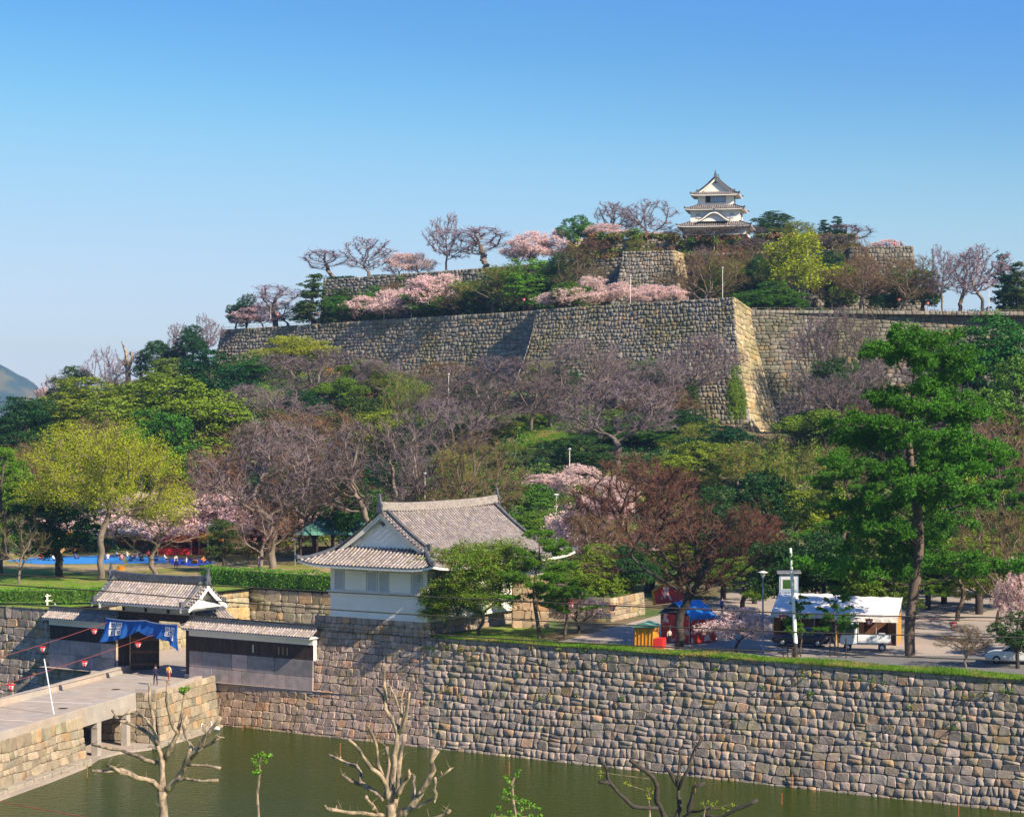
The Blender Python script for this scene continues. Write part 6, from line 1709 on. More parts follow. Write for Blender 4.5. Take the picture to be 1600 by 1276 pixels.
ls = [line('topmost black power line crossing in front of turret and lot', [(0, 897), (167, 905), (380, 917), (667, 932), (920, 944), (1311, 960), (1600, 965)], .032),
      line('second black power line from the top', [(0, 913), (200, 926), (380, 942), (667, 961), (920, 973), (1240, 987), (1600, 996)], .03),
      line('third black power line from the top', [(0, 942), (250, 958), (508, 978), (667, 990), (920, 1005), (1375, 1024), (1600, 1033)], .03),
      line('lowest thin power line behind the gate banner', [(0, 976), (420, 1004), (667, 1018)], .013) if False else None]
for X_, lb in ((EXL, 'left utility pole outside the moat'), (EXR, 'right utility pole outside the moat')):
    p = W(X_, 900, D_); t = empty('utility_pole', (p.x, p.y, 3.2)); tag(t, lb, 'pole'); b = MB(); b.ring([(0, 0, -.3), (0, 0, 17.5)], [.2, .14], 10); b.build('pole', M['concrete'], t)
    b = MB(); b.box(-.06, .06, -.9, .9, 15.2, 15.35); b.box(-.06, .06, -.9, .9, 13.6, 13.75); b.build('cross_arm', M['wood'], t)
def lantern_parts():
    b = MB(); b.lathe([(.13, -.26), (.15, -.18), (.23, -.02), (.29, .10)], 14); s = ('shade', b)
    return s
_lm = {}
def lantern(loc, label, scale=1.0, group='red and white festival lanterns', rz=0):
    root = empty('lantern', loc, rz); root.scale = (scale,) * 3; tag(root, label, 'lantern', group)
    if not _lm:
        b = MB(); b.lathe([(.17, -.17), (.23, -.03), (.27, .06)], 14); o = b.build('shade', M['white'], root); _lm['shade'] = o.data
        b = MB(); b.lathe([(.27, .06), (.30, .10), (.30, .15), (.25, .17)], 14); o = b.build('upper_rim', M['red'], root); _lm['upper_rim'] = o.data
        b = MB(); b.lathe([(.10, -.27), (.13, -.25), (.17, -.17)], 14); o = b.build('lower_rim', M['red'], root); _lm['lower_rim'] = o.data
        b = MB(); b.ring([(0, 0, .17), (0, 0, .34)], .02, 5); o = b.build('hook', M['wire'], root); _lm['hook'] = o.data
        b = MB()
        for k in range(5):
            a0 = k * 1.2566; V8 = []
            for (da, r, z) in ((-.22, .178, -.16), (.22, .178, -.16), (.34, .262, .03), (-.34, .262, .03)): V8.append(((r + .012) * math.cos(a0 + da), (r + .012) * math.sin(a0 + da), z))
            b.add(V8, [(0, 1, 2, 3)])
        o = b.build('red_panels', M['red'], root); _lm['red_panels'] = o.data
    else:
        for n, me in _lm.items(): link(bpy.data.objects.new(n, me), root)
    return root
def string(label, A, B, lpos, labels, sag=.6, ext=None, sc_=1.0):
    pts = []; n = 8
    for i in range(n + 1):
        t = i / n; p = A.lerp(B, t); p.z -= sag * 4 * t * (1 - t); pts.append(p)
    cable('lantern_string', label, pts, .022, M['redwire'], 'cord')
    for t, lb in zip(lpos, labels):
        p = A.lerp(B, t); p.z -= sag * 4 * t * (1 - t) + .34 * sc_; lantern(p, lb, sc_)
A = W(167, 972, 178); B = W(-150, 1066, 148)
string('upper lantern cord from the fence roof to the left', A, B, (.075, .36), ('lantern nearest the gate on the upper cord', 'lantern at the left on the upper cord'), .25)
A = W(241, 991, 177); B = W(-150, 1112, 146)
string('lower lantern cord from the gate to the left', A, B, (.078, .32, .62), ('lantern in front of the open gate door on the lower cord', 'middle lantern on the lower cord over the bridge', 'leftmost lantern on the lower cord over the bridge'), .25)
A = W(-140, 1225, 112); B = W(470, 1330, 105)
string('near lantern cord crossing the lower left corner', A, B, (.495, .82), ('large red lantern over the water left of the pollarded tree', 'red lantern cut by the bottom edge'), .12, sc_=1.15)
A = W(855, 935, 161); B = W(1760, 975, 143)
string('long cord of lanterns above the parking lot', A, B, (.045, .125, .435, .585, .725, .84), ('lantern by the bushy pine on the lot cord', 'lantern above the low stone wall on the lot cord', 'lantern before the white canvas roof on the lot cord', 'lantern in front of the truck on the lot cord', 'lantern above the empty road on the lot cord', 'lantern at the right edge on the lot cord'), .28)
# small lanterns on stakes on the terraces
for i, (x, y, d, lb) in enumerate(((497, 490, 392, 'tiny red lantern below the terrace conifer'), (433, 491, 400, 'tiny red lantern at the left end of the terrace'), (818, 468, 370, 'tiny red lantern by the bright green tree'),
                                   (1404, 468, 357, 'tiny red lantern left below the summit bastion'), (1449, 474, 357, 'tiny red lantern right below the summit bastion'), (1234, 460, 358, 'tiny red lantern below the large yellow-olive tree'), (727, 763, 250, 'tiny red lantern behind the turret ridge'))):
    X_ = (x - CX) * d / F; fl = interp(X_, [-59, 4, 4.5, 37, 41, 88, 200], [418, 372, 364, 343, 349, 353, 365])
    if d > 345 and d < fl + 1.6: d = fl + 1.6
    p = W(x, y, d); zz = groundz(p.x, d); l = lantern(p, lb, 1.2); b = MB(); b.ring([(0, 0, .3), (0, 0, (zz - p.z) / 1.2)], .03, 5); b.build('stake', M['wire'], l)

# ------------------------------------------------------------------ lamps, poles
def lamp(px, py_base, py_top, label, d=None, z=GZ, m='bluepole', head='cone'):
    p = G(px, py_base, z) if d is None else Vector(((px - CX) * d / F, d, z)); h = H - (py_top - HOR) * p.y / F - z
    t = empty('lamp_post', p); tag(t, label, 'lamp post', 'lamp posts'); b = MB(); b.ring([(0, 0, -.1), (0, 0, h - .35)], [.085, .055], 8); b.build('pole', M[m], t)
    b = MB(); b.lathe([(.06, h - .5), (.22, h - .12), (.25, h - .05)], 12); b.build('lamp_globe', M['glassgrey'], t)
    b = MB(); b.lathe([(.36, h - .06), (.36, h - .02), (.1, h + .06)], 12); b.build('lamp_cap', M['white'], t); return t
lamp(1192, 1022, 893, 'blue lamp post on the wall top left of the white pole')
lamp(1187, 940, 858, 'farther blue lamp post at the back of the lot')
lamp(325, 889, 818, 'grey lamp post left of the round evergreen on the lawn', m='chrome')
lamp(461, 884, 842, 'grey lamp post right of the forked tree by the hedge', m='chrome')
lamp(869, 880, 772, 'pale lamp post rising behind the turret roof', m='offwhite')
for (x, yb, yt, d, lb) in ((890, 770, 702, 262, 'thin white pole on the green slope'), (423, 512, 478, 404, 'white pole at the left end of the terrace railing'), (600, 503, 463, 391, 'left white pole above the long wall'),
                       (643, 498, 467, 388, 'right white pole above the long wall'), (985, 474, 432, 356, 'thin white pole before the upper bastion'), (1129, 466, 419, 346, 'white pole at the bastion corner'),
                       (1116, 380, 364, 392, 'short white post before the tower'), (1545, 484, 440, 357, 'white pole among the bare trees at the right'), (701, 606, 585, 320, 'short white pole on the brown slope'), (664, 800, 740, 250, 'thin grey pole behind the turret ridge')):
    X_ = (x - CX) * d / F; fl = interp(X_, [-59, 4, 4.5, 37, 41, 88, 200], [418, 372, 364, 343, 349, 353, 365])
    if d > 345 and d < fl + 1.6: d = fl + 1.6
    p = W(x, yb, d); z0 = groundz(p.x, d); zt = H - (yt - HOR) * d / F
    t = empty('pole', (p.x, p.y, z0)); tag(t, lb, 'pole'); b = MB(); b.ring([(0, 0, -.1), (0, 0, max(2, zt - z0))], .055, 6); b.build('shaft', M['offwhite'], t)
    b = MB(); b.lathe([(.06, 0), (.2, .08), (.2, .2), (.05, .3)], 8, (0, 0, max(2, zt - z0) - .1)); b.build('pole_head', M['glassgrey'], t)
p = G(1243, 1028, GZ); q = W(1235, 856, p.y + .1); t = empty('flag_pole', p); tag(t, 'tall white pole with dark foot standing on the moat wall', 'pole')
b = MB(); b.ring([(0, 0, 1.1), q - p], [.16, .10], 10); b.build('pole', M['white'], t); b = MB(); b.ring([(0, 0, -.1), (q - p).normalized() * 1.15], [.19, .18], 10); b.build('pole_foot', M['wood'], t)
for k in range(7): b = MB(); c = (q - p) * (.2 + .11 * k); b.ring([c, c + Vector((0, 0, .05))], .165 - .008 * k, 8); b.build('band', M['chrome'], t)
for (x0, x1) in ((1224, 1238), (1297, 1322)):
    p = G(x0, 1027, GZ); q = G(x1, 1029, GZ); t = empty('tree_support', p); tag(t, 'dark stake frame ' + ('left of the white pole' if x0 < 1250 else 'round the young staked pine'), 'support'); c = q - p
    for v in (Vector((0, 0, 0)), c * .5, c): b = MB(); b.ring([v, v + Vector((0, 0, .85 if x0 < 1250 else 1.5))], .05, 6); b.build('stake', M['wood'], t)
    b = MB(); b.ring([Vector((-.1, 0, .8)), c + Vector((.1, 0, .8))], .05, 6); b.build('crossbar', M['wood'], t)
# slanting white stick on the bridge parapet
A = W(86, 1114, 156); B = W(69, 1029, 155.5); t = empty('pole', A); tag(t, 'thin white stick leaning over the bridge parapet', 'pole'); b = MB(); b.ring([Vector((0, 0, -.6)), B - A], .05, 8); b.build('stick', M['white'], t)
b = MB(); b.box(-.5, .4, -.15, .15, -.65, -.45); b.build('pole_foot', M['wood'], t)
# railings along the terrace edges
def railing(label, pts):
    root = empty('railing', pts[0]); tag(root, label, 'railing'); q = root.location
    for a, c in zip(pts[:-1], pts[1:]):
        n = max(1, int((c - a).length / 2.0)); 
        for i in range(n): p = a.lerp(c, i / n) - q; b = MB(); b.ring([p, p + Vector((0, 0, 1.05))], .055, 4); b.build('post', M['bark'], root)
        for z in (.5, 1.0): b = MB(); b.ring([a - q + Vector((0, 0, z)), c - q + Vector((0, 0, z))], .03, 4); b.build('rail', M['bark'], root)
def inset(p, dy, zf=cap1): return Vector((p.x, p.y + dy, zf(p.x)))
railing('thin railing on top of the left long castle wall', [inset(S0, 1.5), Vector((S1.x - 1, S1.y + 1.5, cap1(S1.x - 1)))])
railing('thin railing on top of the bastion', [inset(BTL, 1.5), Vector((20, 356, cap1(20))), Vector((33, 347.5, cap1(33)))])
railing('thin railing on top of the right castle wall', [Vector((42, 352, cap1(42))), inset(R1, 1.5), Vector((110, 360, cap1(110)))])

# ------------------------------------------------------------------ stakes, swans
for x, y0, y1, lb in ((531, 1184, 1160, 'near the foot of the turret base'), (795, 1212, 1190, 'in front of the middle of the moat wall'), (1086, 1238, 1221, 'left of the right pollarded tree tip'), (1105, 1217, 1191, 'by the wall above the right pollarded tree'),
                     (1221, 1256, 1238, 'in open water at the lower right'), (1237, 1230, 1208, 'close to the wall at the lower right'), (1497, 1278, 1257, 'at the far lower right'), (136, 1214, 1195, 'near the bridge ledge'), (379, 1140, 1118, 'under the gate fence footing')):
    p = G(x, y0, 0); t = empty('stake', p); tag(t, 'thin rusty stake standing in the water ' + lb, 'stake'); h = (y0 - y1) * p.y / F; b = MB(); b.ring([(0, 0, -.8), (.03, 0, h)], [.045, .035], 6); b.build('shaft', M['stake'], t)
for x, y, rz, lb in ((308, 1143, .4, 'white swan nearer the bridge footing'), (336, 1140, 2.6, 'white swan nearer the moat wall')):
    p = G(x, y, 0); t = empty('swan', p, rz); tag(t, lb + ', floating on the water', 'swan')
    me = bpy.data.meshes.new('b'); J = [((-.5, 0, .12), .05), ((-.3, 0, .14), .17), ((0, 0, .14), .21), ((.28, 0, .15), .14), ((.4, 0, .3), .055), ((.36, 0, .5), .045), ((.4, 0, .64), .045), ((.5, 0, .66), .05)]
    b = MB(); b.ring([j[0] for j in J], [j[1] for j in J], 10); b.build('body', M['white'], t, smooth=True); b = MB(); b.ring([(.52, 0, .65), (.66, 0, .61)], [.03, .012], 6); b.build('beak', M['orange'], t)

# ------------------------------------------------------------------ the lawn: sheets, boxes, stalls
for pts, lb, m in (([(8, 876), (60, 870), (182, 867), (196, 880), (60, 881)], 'pale blue tarpaulin spread on the left lawn', 'bluesheet'), ([(196, 869), (258, 870), (262, 879), (200, 880)], 'blue tarpaulin under the seated picnickers', 'bluesheet'),
                   ([(262, 872), (326, 874), (338, 880), (300, 884), (266, 881)], 'deep blue tarpaulin right of the picnickers', 'blue2')):
    if m == 'blue2' and m not in M: M['blue2'] = mat('deep_blue_tarpaulin', (.02, .10, .6), .5, .15, 2, .02, 4)
    o = sheet('tarpaulin', [G(x, y, GZ + .06) for x, y in pts], M[m], kind=None); tag(o, lb, 'tarpaulin')
for x, y, w, h, lb, m in ((189, 891, .8, .5, 'yellow crate in front of the picnickers', 'orange'), (304, 880, .7, .4, 'orange box on the deep blue tarpaulin', 'orange'), (400, 867, 2.0, 1.0, 'orange covered stand beyond the round evergreen', 'orange'), (337, 870, .8, .4, 'pale box behind the lamp post', 'offwhite')):
    p = G(x, y, GZ + .07 if y < 885 and x < 350 else GZ); t = empty('box', p); tag(t, lb, 'box'); b = MB(); b.box(-w / 2, w / 2, -w / 3, w / 3, 0, h * .85); b.build('body', M[m], t, bevel=.03); b = MB(); b.box(-w / 2 - .02, w / 2 + .02, -w / 3 - .02, w / 3 + .02, h * .85, h); b.build('lid', M[m], t)
def tent(p, w, dp, h, label, mroof, mside, rz=0.0, cat='stall', ridge=.7, walls=True, name='festival_stall', openf=True):
    t = empty(name, p, rz); tag(t, label, cat)
    for sx in (-1, 1):
        for sy in (-1, 1): b = MB(); b.ring([(sx * w / 2, sy * dp / 2, 0), (sx * w / 2, sy * dp / 2, h)], .045, 6); b.build('post', M['chrome'], t)
    b = MB(); e = .18; n = 10; vs = []
    for j in range(5):
        f = j / 4; y = -dp / 2 - e + (dp + 2 * e) * f; zz = h + ridge * (1 - abs(2 * f - 1))
        for i in range(n + 1): vs.append((-w / 2 - e + (w + 2 * e) * i / n, y, zz - .05 * math.sin(math.pi * i / n) * (1 if j in (1, 3) else .4)))
    b.add(vs, [(j * (n + 1) + i, j * (n + 1) + i + 1, (j + 1) * (n + 1) + i + 1, (j + 1) * (n + 1) + i) for j in range(4) for i in range(n)]); r_ = b.build('canopy', M[mroof], t, recalc=False)
    b = MB(); vs = []; N2 = 24
    for i in range(N2 + 1):
        x = -w / 2 - e + (w + 2 * e) * i / N2; y = -dp / 2 - e - .02 + .03 * math.sin(i * 1.9); vs += [(x, y, h + .01), (x, y, h - .35 - (.08 if i % 2 else 0))]
    b.add(vs, [(2 * i, 2 * i + 2, 2 * i + 3, 2 * i + 1) for i in range(N2)]); b.build('valance', M[mroof], t, recalc=False)
    if walls:
        for (x0, y0, x1, y1) in ((-w / 2, dp / 2, w / 2, dp / 2), (-w / 2, -dp / 2, -w / 2, dp / 2), (w / 2, -dp / 2, w / 2, dp / 2)):
            b = MB(); vs = []; N2 = 16
            for i in range(N2 + 1):
                f = i / N2; ox = .05 * math.sin(i * 1.7); vs += [(x0 + (x1 - x0) * f + (ox if x0 == x1 else 0), y0 + (y1 - y0) * f + (ox if y0 == y1 else 0), h), (x0 + (x1 - x0) * f + (ox * 1.6 if x0 == x1 else 0), y0 + (y1 - y0) * f + (ox * 1.6 if y0 == y1 else 0), .08)]
            b.add(vs, [(2 * i, 2 * i + 2, 2 * i + 3, 2 * i + 1) for i in range(N2)]); b.build('side_cloth', M[mside], t, recalc=False)
    b = MB(); b.box(-w / 2 + .15, w / 2 - .15, -dp / 2 + .1, -dp / 2 + .7, 0, .85); b.build('counter', M['red'] if 'red' in mside else M['lightwood'], t); return t
for x, y, w, lb, mr, ms in ((275, 866, 4.2, 'festival stall with pink-red cloth, left of the red ones', 'redcloth', 'redcloth'), (305, 865, 4.0, 'festival stall with red canopy, middle one on the lawn', 'red', 'redcloth'), (332, 866, 3.0, 'small orange-red stall left of the round evergreen', 'orange', 'red'),
                            (212, 858, 4.5, 'white-roofed stall behind the picnickers', 'offwhite', 'redcloth'), (152, 860, 4.5, 'blue-white stall behind the yellow-green tree trunk', 'offwhite', 'bluesheet'), (408, 858, 4.0, 'red stall right of the round evergreen', 'red', 'redcloth'), (95, 862, 4.0, 'yellow stall at the left of the lawn', 'orange', 'orange')):
    tent(G(x, y, GZ), w, 2.6, 2.1, lb, mr, ms, cat='stall').scale = (1, 1, 1)
for i, x in enumerate((388, 398, 412, 424)):
    p = W(x, 842, 243); l = lantern(p, ('first', 'second', 'third', 'fourth')[i] + ' lantern from the left in the row right of the round evergreen', .9); b = MB(); b.ring([(0, 0, .3), (0, 0, (GZ - p.z) / .9)], .03, 5); b.build('stake', M['wire'], l)
# pavilion with green roof
pv = empty('pavilion', Vector(((545 - CX) * 247 / F, 247, terr((545 - CX) * 247 / F, 247))), .12); tag(pv, 'open pavilion with a pale green hipped roof behind the turret', 'pavilion')
b = MB(); b.add([(-6.6, -3.4, 3.1), (6.6, -3.4, 3.1), (6.6, 3.4, 3.1), (-6.6, 3.4, 3.1), (-3.6, 0, 4.9), (3.6, 0, 4.9)], [(0, 1, 5, 4), (1, 2, 5), (2, 3, 4, 5), (3, 0, 4), (3, 2, 1, 0)]); b.build('roof', M['green'], pv)
for k in range(16): b = MB(); x = -6.3 + k * .84; b.ring([(x, -3.42, 3.12), (max(-3.6, min(3.6, x)) if abs(x) < 3.6 else math.copysign(3.6 + (abs(x) - 3.6), x), -3.42 + (3.42 if abs(x) < 3.6 else 3.42 * (6.6 - abs(x)) / 3.0), 3.12 + (1.83 if abs(x) < 3.6 else 1.83 * (6.6 - abs(x)) / 3.0))], .04, 4); b.build('roof_seam', M['green'], pv)
for x in np.linspace(-5.8, 5.8, 7):
    for y in (-2.8, 2.8): b = MB(); b.box(x - .12, x + .12, y - .12, y + .12, -.5, 3.1); b.build('post', M['wood'], pv)
b = MB(); b.box(-5.8, 5.8, 2.6, 2.7, -.3, 1.4); b.build('back_wall', M['woodred'], pv)
# little post and rail fence on the left
A = G(74, 946, GZ); B = G(112, 943, GZ); t = empty('wooden_fence', A); tag(t, 'short pale post and rail fence before the left hedge', 'fence'); c = B - A
for f in (0, .33, .67, 1): b = MB(); b.box(-.07, .07, -.07, .07, 0, 1.1, Matrix.Translation(c * f)); b.build('post', M['offwhite'], t)
for z in (.45, .9): b = MB(); b.ring([Vector((-.2, -.09, z)), c + Vector((.2, -.09, z))], .06, 6); b.build('rail', M['offwhite'], t)

# ------------------------------------------------------------------ parking lot: canvas sheds, board, stalls, vehicles
UA = ANG * .45
def canvas_shed(px0, px1, d, label, seed, orange_side):
    A = Vector(((px0 - CX) * d / F, d, GZ)); L = (px1 - px0) * d / F / math.cos(UA) * .98
    t = empty('canvas_shed', A, UA); tag(t, label, 'shed', 'white canvas roofed sheds'); dp = 4.6; hf = 2.15; hb = 3.35
    b = MB(); n = 12; m_ = 5; vs = []; rg = random.Random(seed)
    for j in range(m_ + 1):
        for i in range(n + 1): vs.append((-.15 + (L + .3) * i / n, -.3 + (dp + .5) * j / m_, hf + (hb - hf) * j / m_ - .05 * math.sin(math.pi * ((i * 1.0) % 3) / 3) + rg.uniform(-.01, .01)))
    b.add(vs, [(j * (n + 1) + i, j * (n + 1) + i + 1, (j + 1) * (n + 1) + i + 1, (j + 1) * (n + 1) + i) for j in range(m_) for i in range(n)]); b.build('canvas_roof', M['offwhite'], t, recalc=False)
    vs = []; N2 = 20
    b = MB()
    for i in range(N2 + 1): x = -.15 + (L + .3) * i / N2; vs += [(x, -.31, hf + .01), (x, -.31 + .03 * math.sin(i * 2), hf - .32)]
    b.add(vs, [(2 * i, 2 * i + 2, 2 * i + 3, 2 * i + 1) for i in range(N2)]); b.build('valance', M['offwhite'], t, recalc=False)
    for x in np.linspace(0, L, 4):
        for y, h in ((0, hf), (dp, hb)): b = MB(); b.ring([(x, y, 0), (x, y, h)], .05, 6); b.build('post', M['chrome'], t)
    b = MB(); b.box(0, L, dp - .05, dp, 0, hb - .1); b.build('back_panel', M['wood'], t)
    for k in range(int(L / .9)): b = MB(); b.box(k * .9 + .02, k * .9 + .86, dp - .12, dp - .06, .1, 2.2); b.build('board', M['woodred'] if (k + seed) % 3 else M['lightwood'], t)
    for x in ((0,) if orange_side == 0 else (0, L)): b = MB(); b.box(x - .03, x + .03, .1, dp - .1, 0, hf); b.build('side_panel', M['orange'], t)
canvas_shed(1208, 1303, 161.5, 'left white canvas shed behind the dark car', 1, 0)
canvas_shed(1306, 1398, 158.5, 'right white canvas shed with orange end boards behind the truck', 2, 1)
t = empty('notice_board', Vector(((1232 - CX) * 168 / F, 168, GZ)), .1); tag(t, 'white notice board with a small dark roof behind the left canvas shed', 'sign')
for x in (-.75, .75): b = MB(); b.box(x - .06, x + .06, -.06, .06, 0, 4.8); b.build('post', M['wood'], t)
b = MB(); b.box(-.8, .8, -.1, -.05, 3.2, 4.65); b.build('board', M['glassblue'], t); b = MB(); b.box(-.68, .68, -.13, -.1, 3.4, 4.5); b.build('picture_panel', M['glassgrey'], t); b = MB(); b.box(-.5, .45, -.145, -.13, 3.5, 4.25); b.build('picture', M['leaf_dark'], t)
b = MB(); b.prism([(-.35, 4.75), (.35, 4.75), (.3, 4.85), (0, 5.0), (-.3, 4.85)], -1.0, 1.0, 'x'); b.build('roof', M['tiledark'], t)
st = tent(Vector(((1074 - CX) * 160 / F, 160.5, GZ)), 2.7, 3.0, 2.2, 'festival stall with blue awning and red and white curtains behind the forked tree', 'blue_aw' if 'blue_aw' in M else 'bluesheet', 'redcloth', .75, ridge=1.0)
b = MB(); b.add([(-1.9, 1.7, 2.9), (1.9, 1.7, 2.9), (1.7, 2.1, 3.9), (.6, 2.1, 4.3), (-.6, 2.1, 4.3), (-1.7, 2.1, 3.9)], [(0, 1, 2, 3, 4, 5)]); b.build('painted_panel', M['redcloth'], st, recalc=False)
b = MB(); b.ring([(-1.9, 1.66, 2.9), (-1.7, 2.06, 3.9), (-.6, 2.06, 4.3), (.6, 2.06, 4.3), (1.7, 2.06, 3.9), (1.9, 1.66, 2.9)], .12, 6); b.build('panel_border', M['orange'], st)
b = MB(); b.box(-1.5, 1.5, -1.85, -1.8, .1, 1.9); b.build('front_curtain', M['redcloth'], st)
tk = empty('ticket_stall', Vector(((1010 - CX) * 156.5 / F, 156.5, GZ)), -.35); tag(tk, 'little stall with green roof and orange-yellow cloth on the moat wall edge', 'stall')
b = MB(); b.box(-.8, .8, -.7, .7, 0, 1.55); b.build('orange_cloth', M['orange'], tk, bevel=.04); b = MB(); b.prism([(-.9, 1.6), (.9, 1.6), (.9, 1.68), (0, 2.0), (-.9, 1.68)], -.95, .95, 'y'); b.build('roof', M['green'], tk); b = MB(); b.box(.82, 1.5, -.75, .2, 0, .8); b.build('counter', M['red'], tk)
for k in range(6): b = MB(); x = -.7 + .28 * k; b.ring([(x, -.73, .05), (x + .04, -.73, 1.5)], .035, 5); b.build('cloth_fold', M['orange'], tk)

def wheel(parent, x, y, r=.3, w=.18):
    b = MB(); Mx = Matrix.Translation((x, y, r)) @ Matrix.Rotation(R(90), 4, 'X')
    b.lathe([(r * .62, -w / 2), (r * .95, -w / 2), (r, -w / 2 + .03), (r, w / 2 - .03), (r * .95, w / 2), (r * .62, w / 2)], 18); b.v = [tuple(Mx @ Vector(v)) for v in b.v]; o = b.build('wheel', M['black'], parent, smooth=False)
    c = MB(); s = -1 if y < 0 else 1; c.lathe([(r * .6, 0), (r * .5, .02), (r * .15, .03)], 12); Mx = Matrix.Translation((x, y + s * (w / 2 - .01), r)) @ Matrix.Rotation(R(-90) * s, 4, 'X'); c.v = [tuple(Mx @ Vector(v)) for v in c.v]; c.build('rim', M['chrome'], o)
def loft(b, secs):
    """secs: list of (x, [(y,z)...]) closed rings with equal counts"""
    k = len(secs[0][1]); vs = [(x, y, z) for x, rg_ in secs for y, z in rg_]; n = len(secs)
    b.add(vs, [(i * k + j, i * k + (j + 1) % k, (i + 1) * k + (j + 1) % k, (i + 1) * k + j) for i in range(n - 1) for j in range(k)] + [tuple(reversed(range(k))), tuple(range((n - 1) * k, n * k))])
def car(label, p, rz, m, L=4.3, w=1.66, hgt=1.38, cat='car'):
    t = empty('parked_car', p, rz); tag(t, label, cat); h = w / 2
    def sec(hw, z0, z1): return [(-hw * .92, z0), (hw * .92, z0), (hw, z0 + .15), (hw, z1 - .16), (hw * .9, z1), (-hw * .9, z1), (-hw, z1 - .16), (-hw, z0 + .15)]
    b = MB(); loft(b, [(-L / 2, sec(h * .86, .42, .72)), (-L / 2 + .12, sec(h * .94, .26, .82)), (-L * .28, sec(h, .2, .9)), (L * .12, sec(h, .2, .92)), (L * .38, sec(h * .98, .22, .84)), (L / 2 - .1, sec(h * .92, .26, .72)), (L / 2, sec(h * .84, .36, .62))]); body = b.build('body', M[m], t, bevel=.015)
    def cs(hb, ht, z0, z1): return [(-hb, z0), (hb, z0), (ht, z1), (-ht, z1)]
    b = MB(); loft(b, [(-L * .40, cs(h * .88, h * .86, .82, .84)), (-L * .27, cs(h * .9, h * .72, .85, hgt - .05)), (-L * .12, cs(h * .92, h * .74, .85, hgt)), (L * .06, cs(h * .92, h * .74, .85, hgt - .02)), (L * .24, cs(h * .9, h * .84, .85, .9))]); b.build('windows', M['glass'], t)
    b = MB(); loft(b, [(-L * .275, cs(h * .73, h * .70, hgt - .07, hgt - .02)), (-L * .12, cs(h * .76, h * .72, hgt - .04, hgt + .02)), (L * .065, cs(h * .75, h * .70, hgt - .05, hgt))]); b.build('roof', M[m], t)
    for s in (-1, 1):
        for x0, z0, x1, z1 in ((-L * .40, .84, -L * .27, hgt - .04), (-L * .1, .86, -L * .1, hgt - .01), (L * .24, .88, L * .06, hgt - .03)): b = MB(); b.ring([(x0, s * h * .9, z0), (x1, s * h * .745, z1)], .03, 4); b.build('pillar', M[m], t)
        for x in (-L * .31, L * .31): wheel(t, x, s * (h - .09))
        b = MB(); b.box(L / 2 - .06, L / 2 - .01, s * h * .55 - .14, s * h * .55 + .14, .5, .62); b.build('headlight', M['white'], t); b = MB(); b.box(-L / 2 + .0, -L / 2 + .05, s * h * .6 - .14, s * h * .6 + .14, .55, .7); b.build('tail_light', M['red'], t)
    for x in (-L / 2 - .02, L / 2 - .1): b = MB(); b.box(x, x + .12, -h * .85, h * .85, .3, .42); b.build('bumper', M['chrome'], t, bevel=.02)
    return t
car('dark blue-black sedan parked before the left canvas shed', Vector(((1252 - CX) * 157 / F, 157, GZ + .07)), UA + R(180), 'carblack')
car('pale blue-white car parked at the right edge of the lot', Vector(((1588 - CX) * 146 / F, 146, GZ + .07)), UA + R(176), 'carwhite', 4.2)
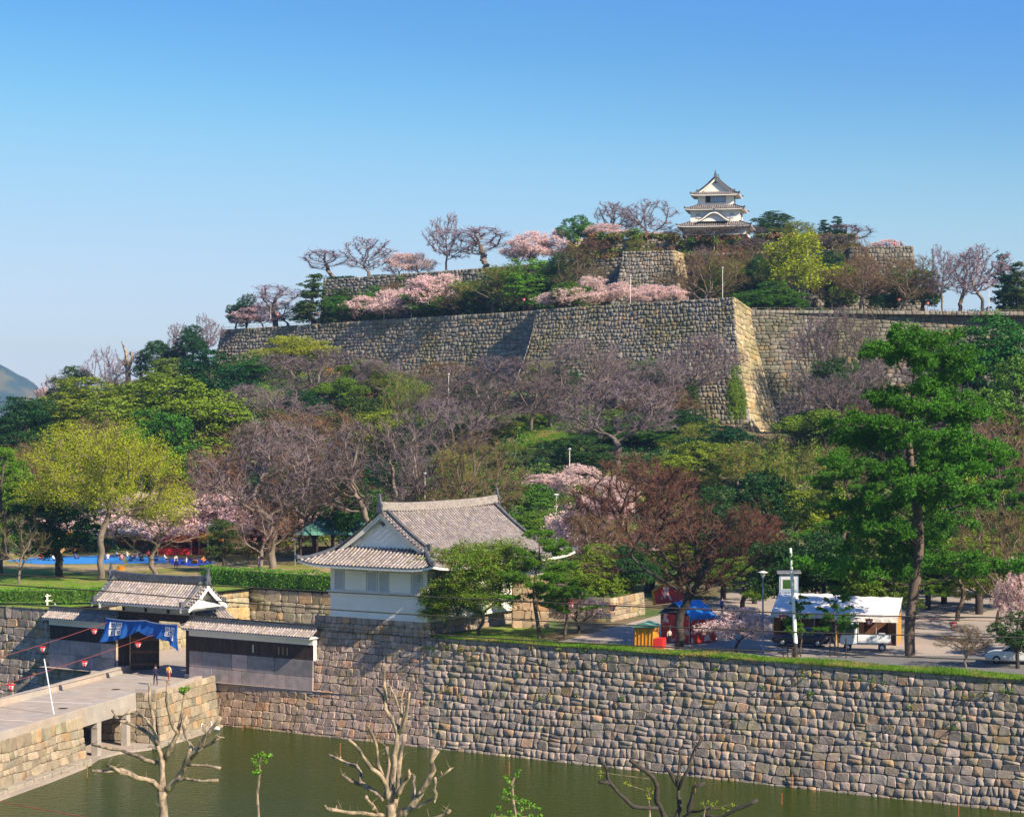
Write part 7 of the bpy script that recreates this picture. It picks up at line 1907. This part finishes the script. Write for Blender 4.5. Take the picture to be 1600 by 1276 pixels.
def kei_truck():
    t = empty('pickup_truck', Vector(((1352 - CX) * 154 / F, 154, GZ + .07)), UA + R(184)); tag(t, 'small white pickup truck with open bed parked before the right canvas shed', 'truck')
    h = .7
    b = MB(); b.prism([(.55, .45), (1.62, .45), (1.65, .85), (1.52, 1.05), (1.15, 1.75), (.62, 1.8), (.55, 1.7)], -h, h, 'y'); b.build('cab', M['carwhite'], t, bevel=.03)
    b = MB(); b.prism([(1.56, 1.06), (1.24, 1.66), (1.2, 1.64), (1.52, 1.04)], -h * .88, h * .88, 'y', Matrix.Translation((.035, 0, 0))); b.build('windscreen', M['glass'], t)
    for s in (-1, 1):
        b = MB(); b.prism([(.72, 1.08), (1.4, 1.08), (1.16, 1.6), (.72, 1.62)], s * (h - .01), s * (h + .012), 'y'); b.build('door_window', M['glass'], t)
        b = MB(); b.box(.66, 1.46, s * (h + .002) - .004, s * (h + .002) + .004, .5, 1.04); d = b.build('door', M['carwhite'], t); b = MB(); b.box(.72, .86, s * (h + .02) - .012, s * (h + .02) + .012, .93, .97); b.build('handle', M['black'], d)
        b = MB(); b.box(-1.65, .48, s * h - .02, s * h + .02, .68, 1.0); b.build('side_board', M['carwhite'], t, bevel=.008)
        for x in (-1.1, 1.15): wheel(t, x, s * (h - .1), .26, .15)
        b = MB(); b.box(1.63, 1.68, s * .5 - .11, s * .5 + .11, .62, .78); b.build('headlight', M['glassgrey'], t); b = MB(); b.box(-1.69, -1.65, s * .55 - .1, s * .55 + .1, .5, .6); b.build('tail_light', M['red'], t)
        b = MB(); b.box(1.4, 1.46, s * (h + .14) - .06, s * (h + .14) + .06, 1.1, 1.3); b.build('mirror', M['black'], t)
    b = MB(); b.box(-1.65, .5, -h, h, .6, .68); b.box(-1.5, 1.5, -.35, .35, .4, .6); b.build('bed_floor', M['carwhite'], t)
    b = MB(); b.box(-1.67, -1.63, -h, h, .68, 1.0); b.build('tailgate', M['carwhite'], t)
    b = MB(); b.box(.46, .5, -h, h, .68, 1.05); b.ring([(.48, -h + .05, 1.0), (.48, -h + .05, 1.75), (.48, h - .05, 1.75), (.48, h - .05, 1.0)], .025, 5); b.build('guard_frame', M['chrome'], t)
    b = MB(); b.box(-1.692, -1.66, -.18, .18, .46, .58); b.build('number_plate', M['offwhite'], t)
    for k in (0, 1): b = MB(); b.box(-1.3 + k * .55, -.85 + k * .55, -.3, .3, .682, 1.15 - k * .15); c = b.build('crate', M['glassgrey'], None, bevel=.02); c.matrix_world = t.matrix_world; c.location = t.location; c.rotation_euler = t.rotation_euler; tag(c, ('taller' if k == 0 else 'lower') + ' grey crate standing on the truck bed', 'crate')
kei_truck()
for o in list(COL.objects):
    if o.name.startswith('pickup_truck') or (o.name.startswith('crate') and o.parent is None): o.scale = (1.13,) * 3
tree('ever', 1770, 860, 147, 240, 'dark evergreen outside the right edge shading the road', z=GZ)
# haze: thin air from here to the mountain
hm = bpy.data.materials.new('haze'); hm.use_nodes = True; nt = hm.node_tree; nt.nodes.clear(); vo = nt.nodes.new('ShaderNodeVolumePrincipled'); mo = nt.nodes.new('ShaderNodeOutputMaterial')
vo.inputs['Color'].default_value = (.33, .57, 1.0, 1); vo.inputs['Density'].default_value = HAZE = .00010; vo.inputs['Anisotropy'].default_value = .0
nt.links.new(vo.outputs[0], mo.inputs['Volume'])
b = MB(); b.box(-4300, 4300, -1300, 4200, -3.2, 160); o = b.build('haze', hm); o['kind'] = 'stuff'
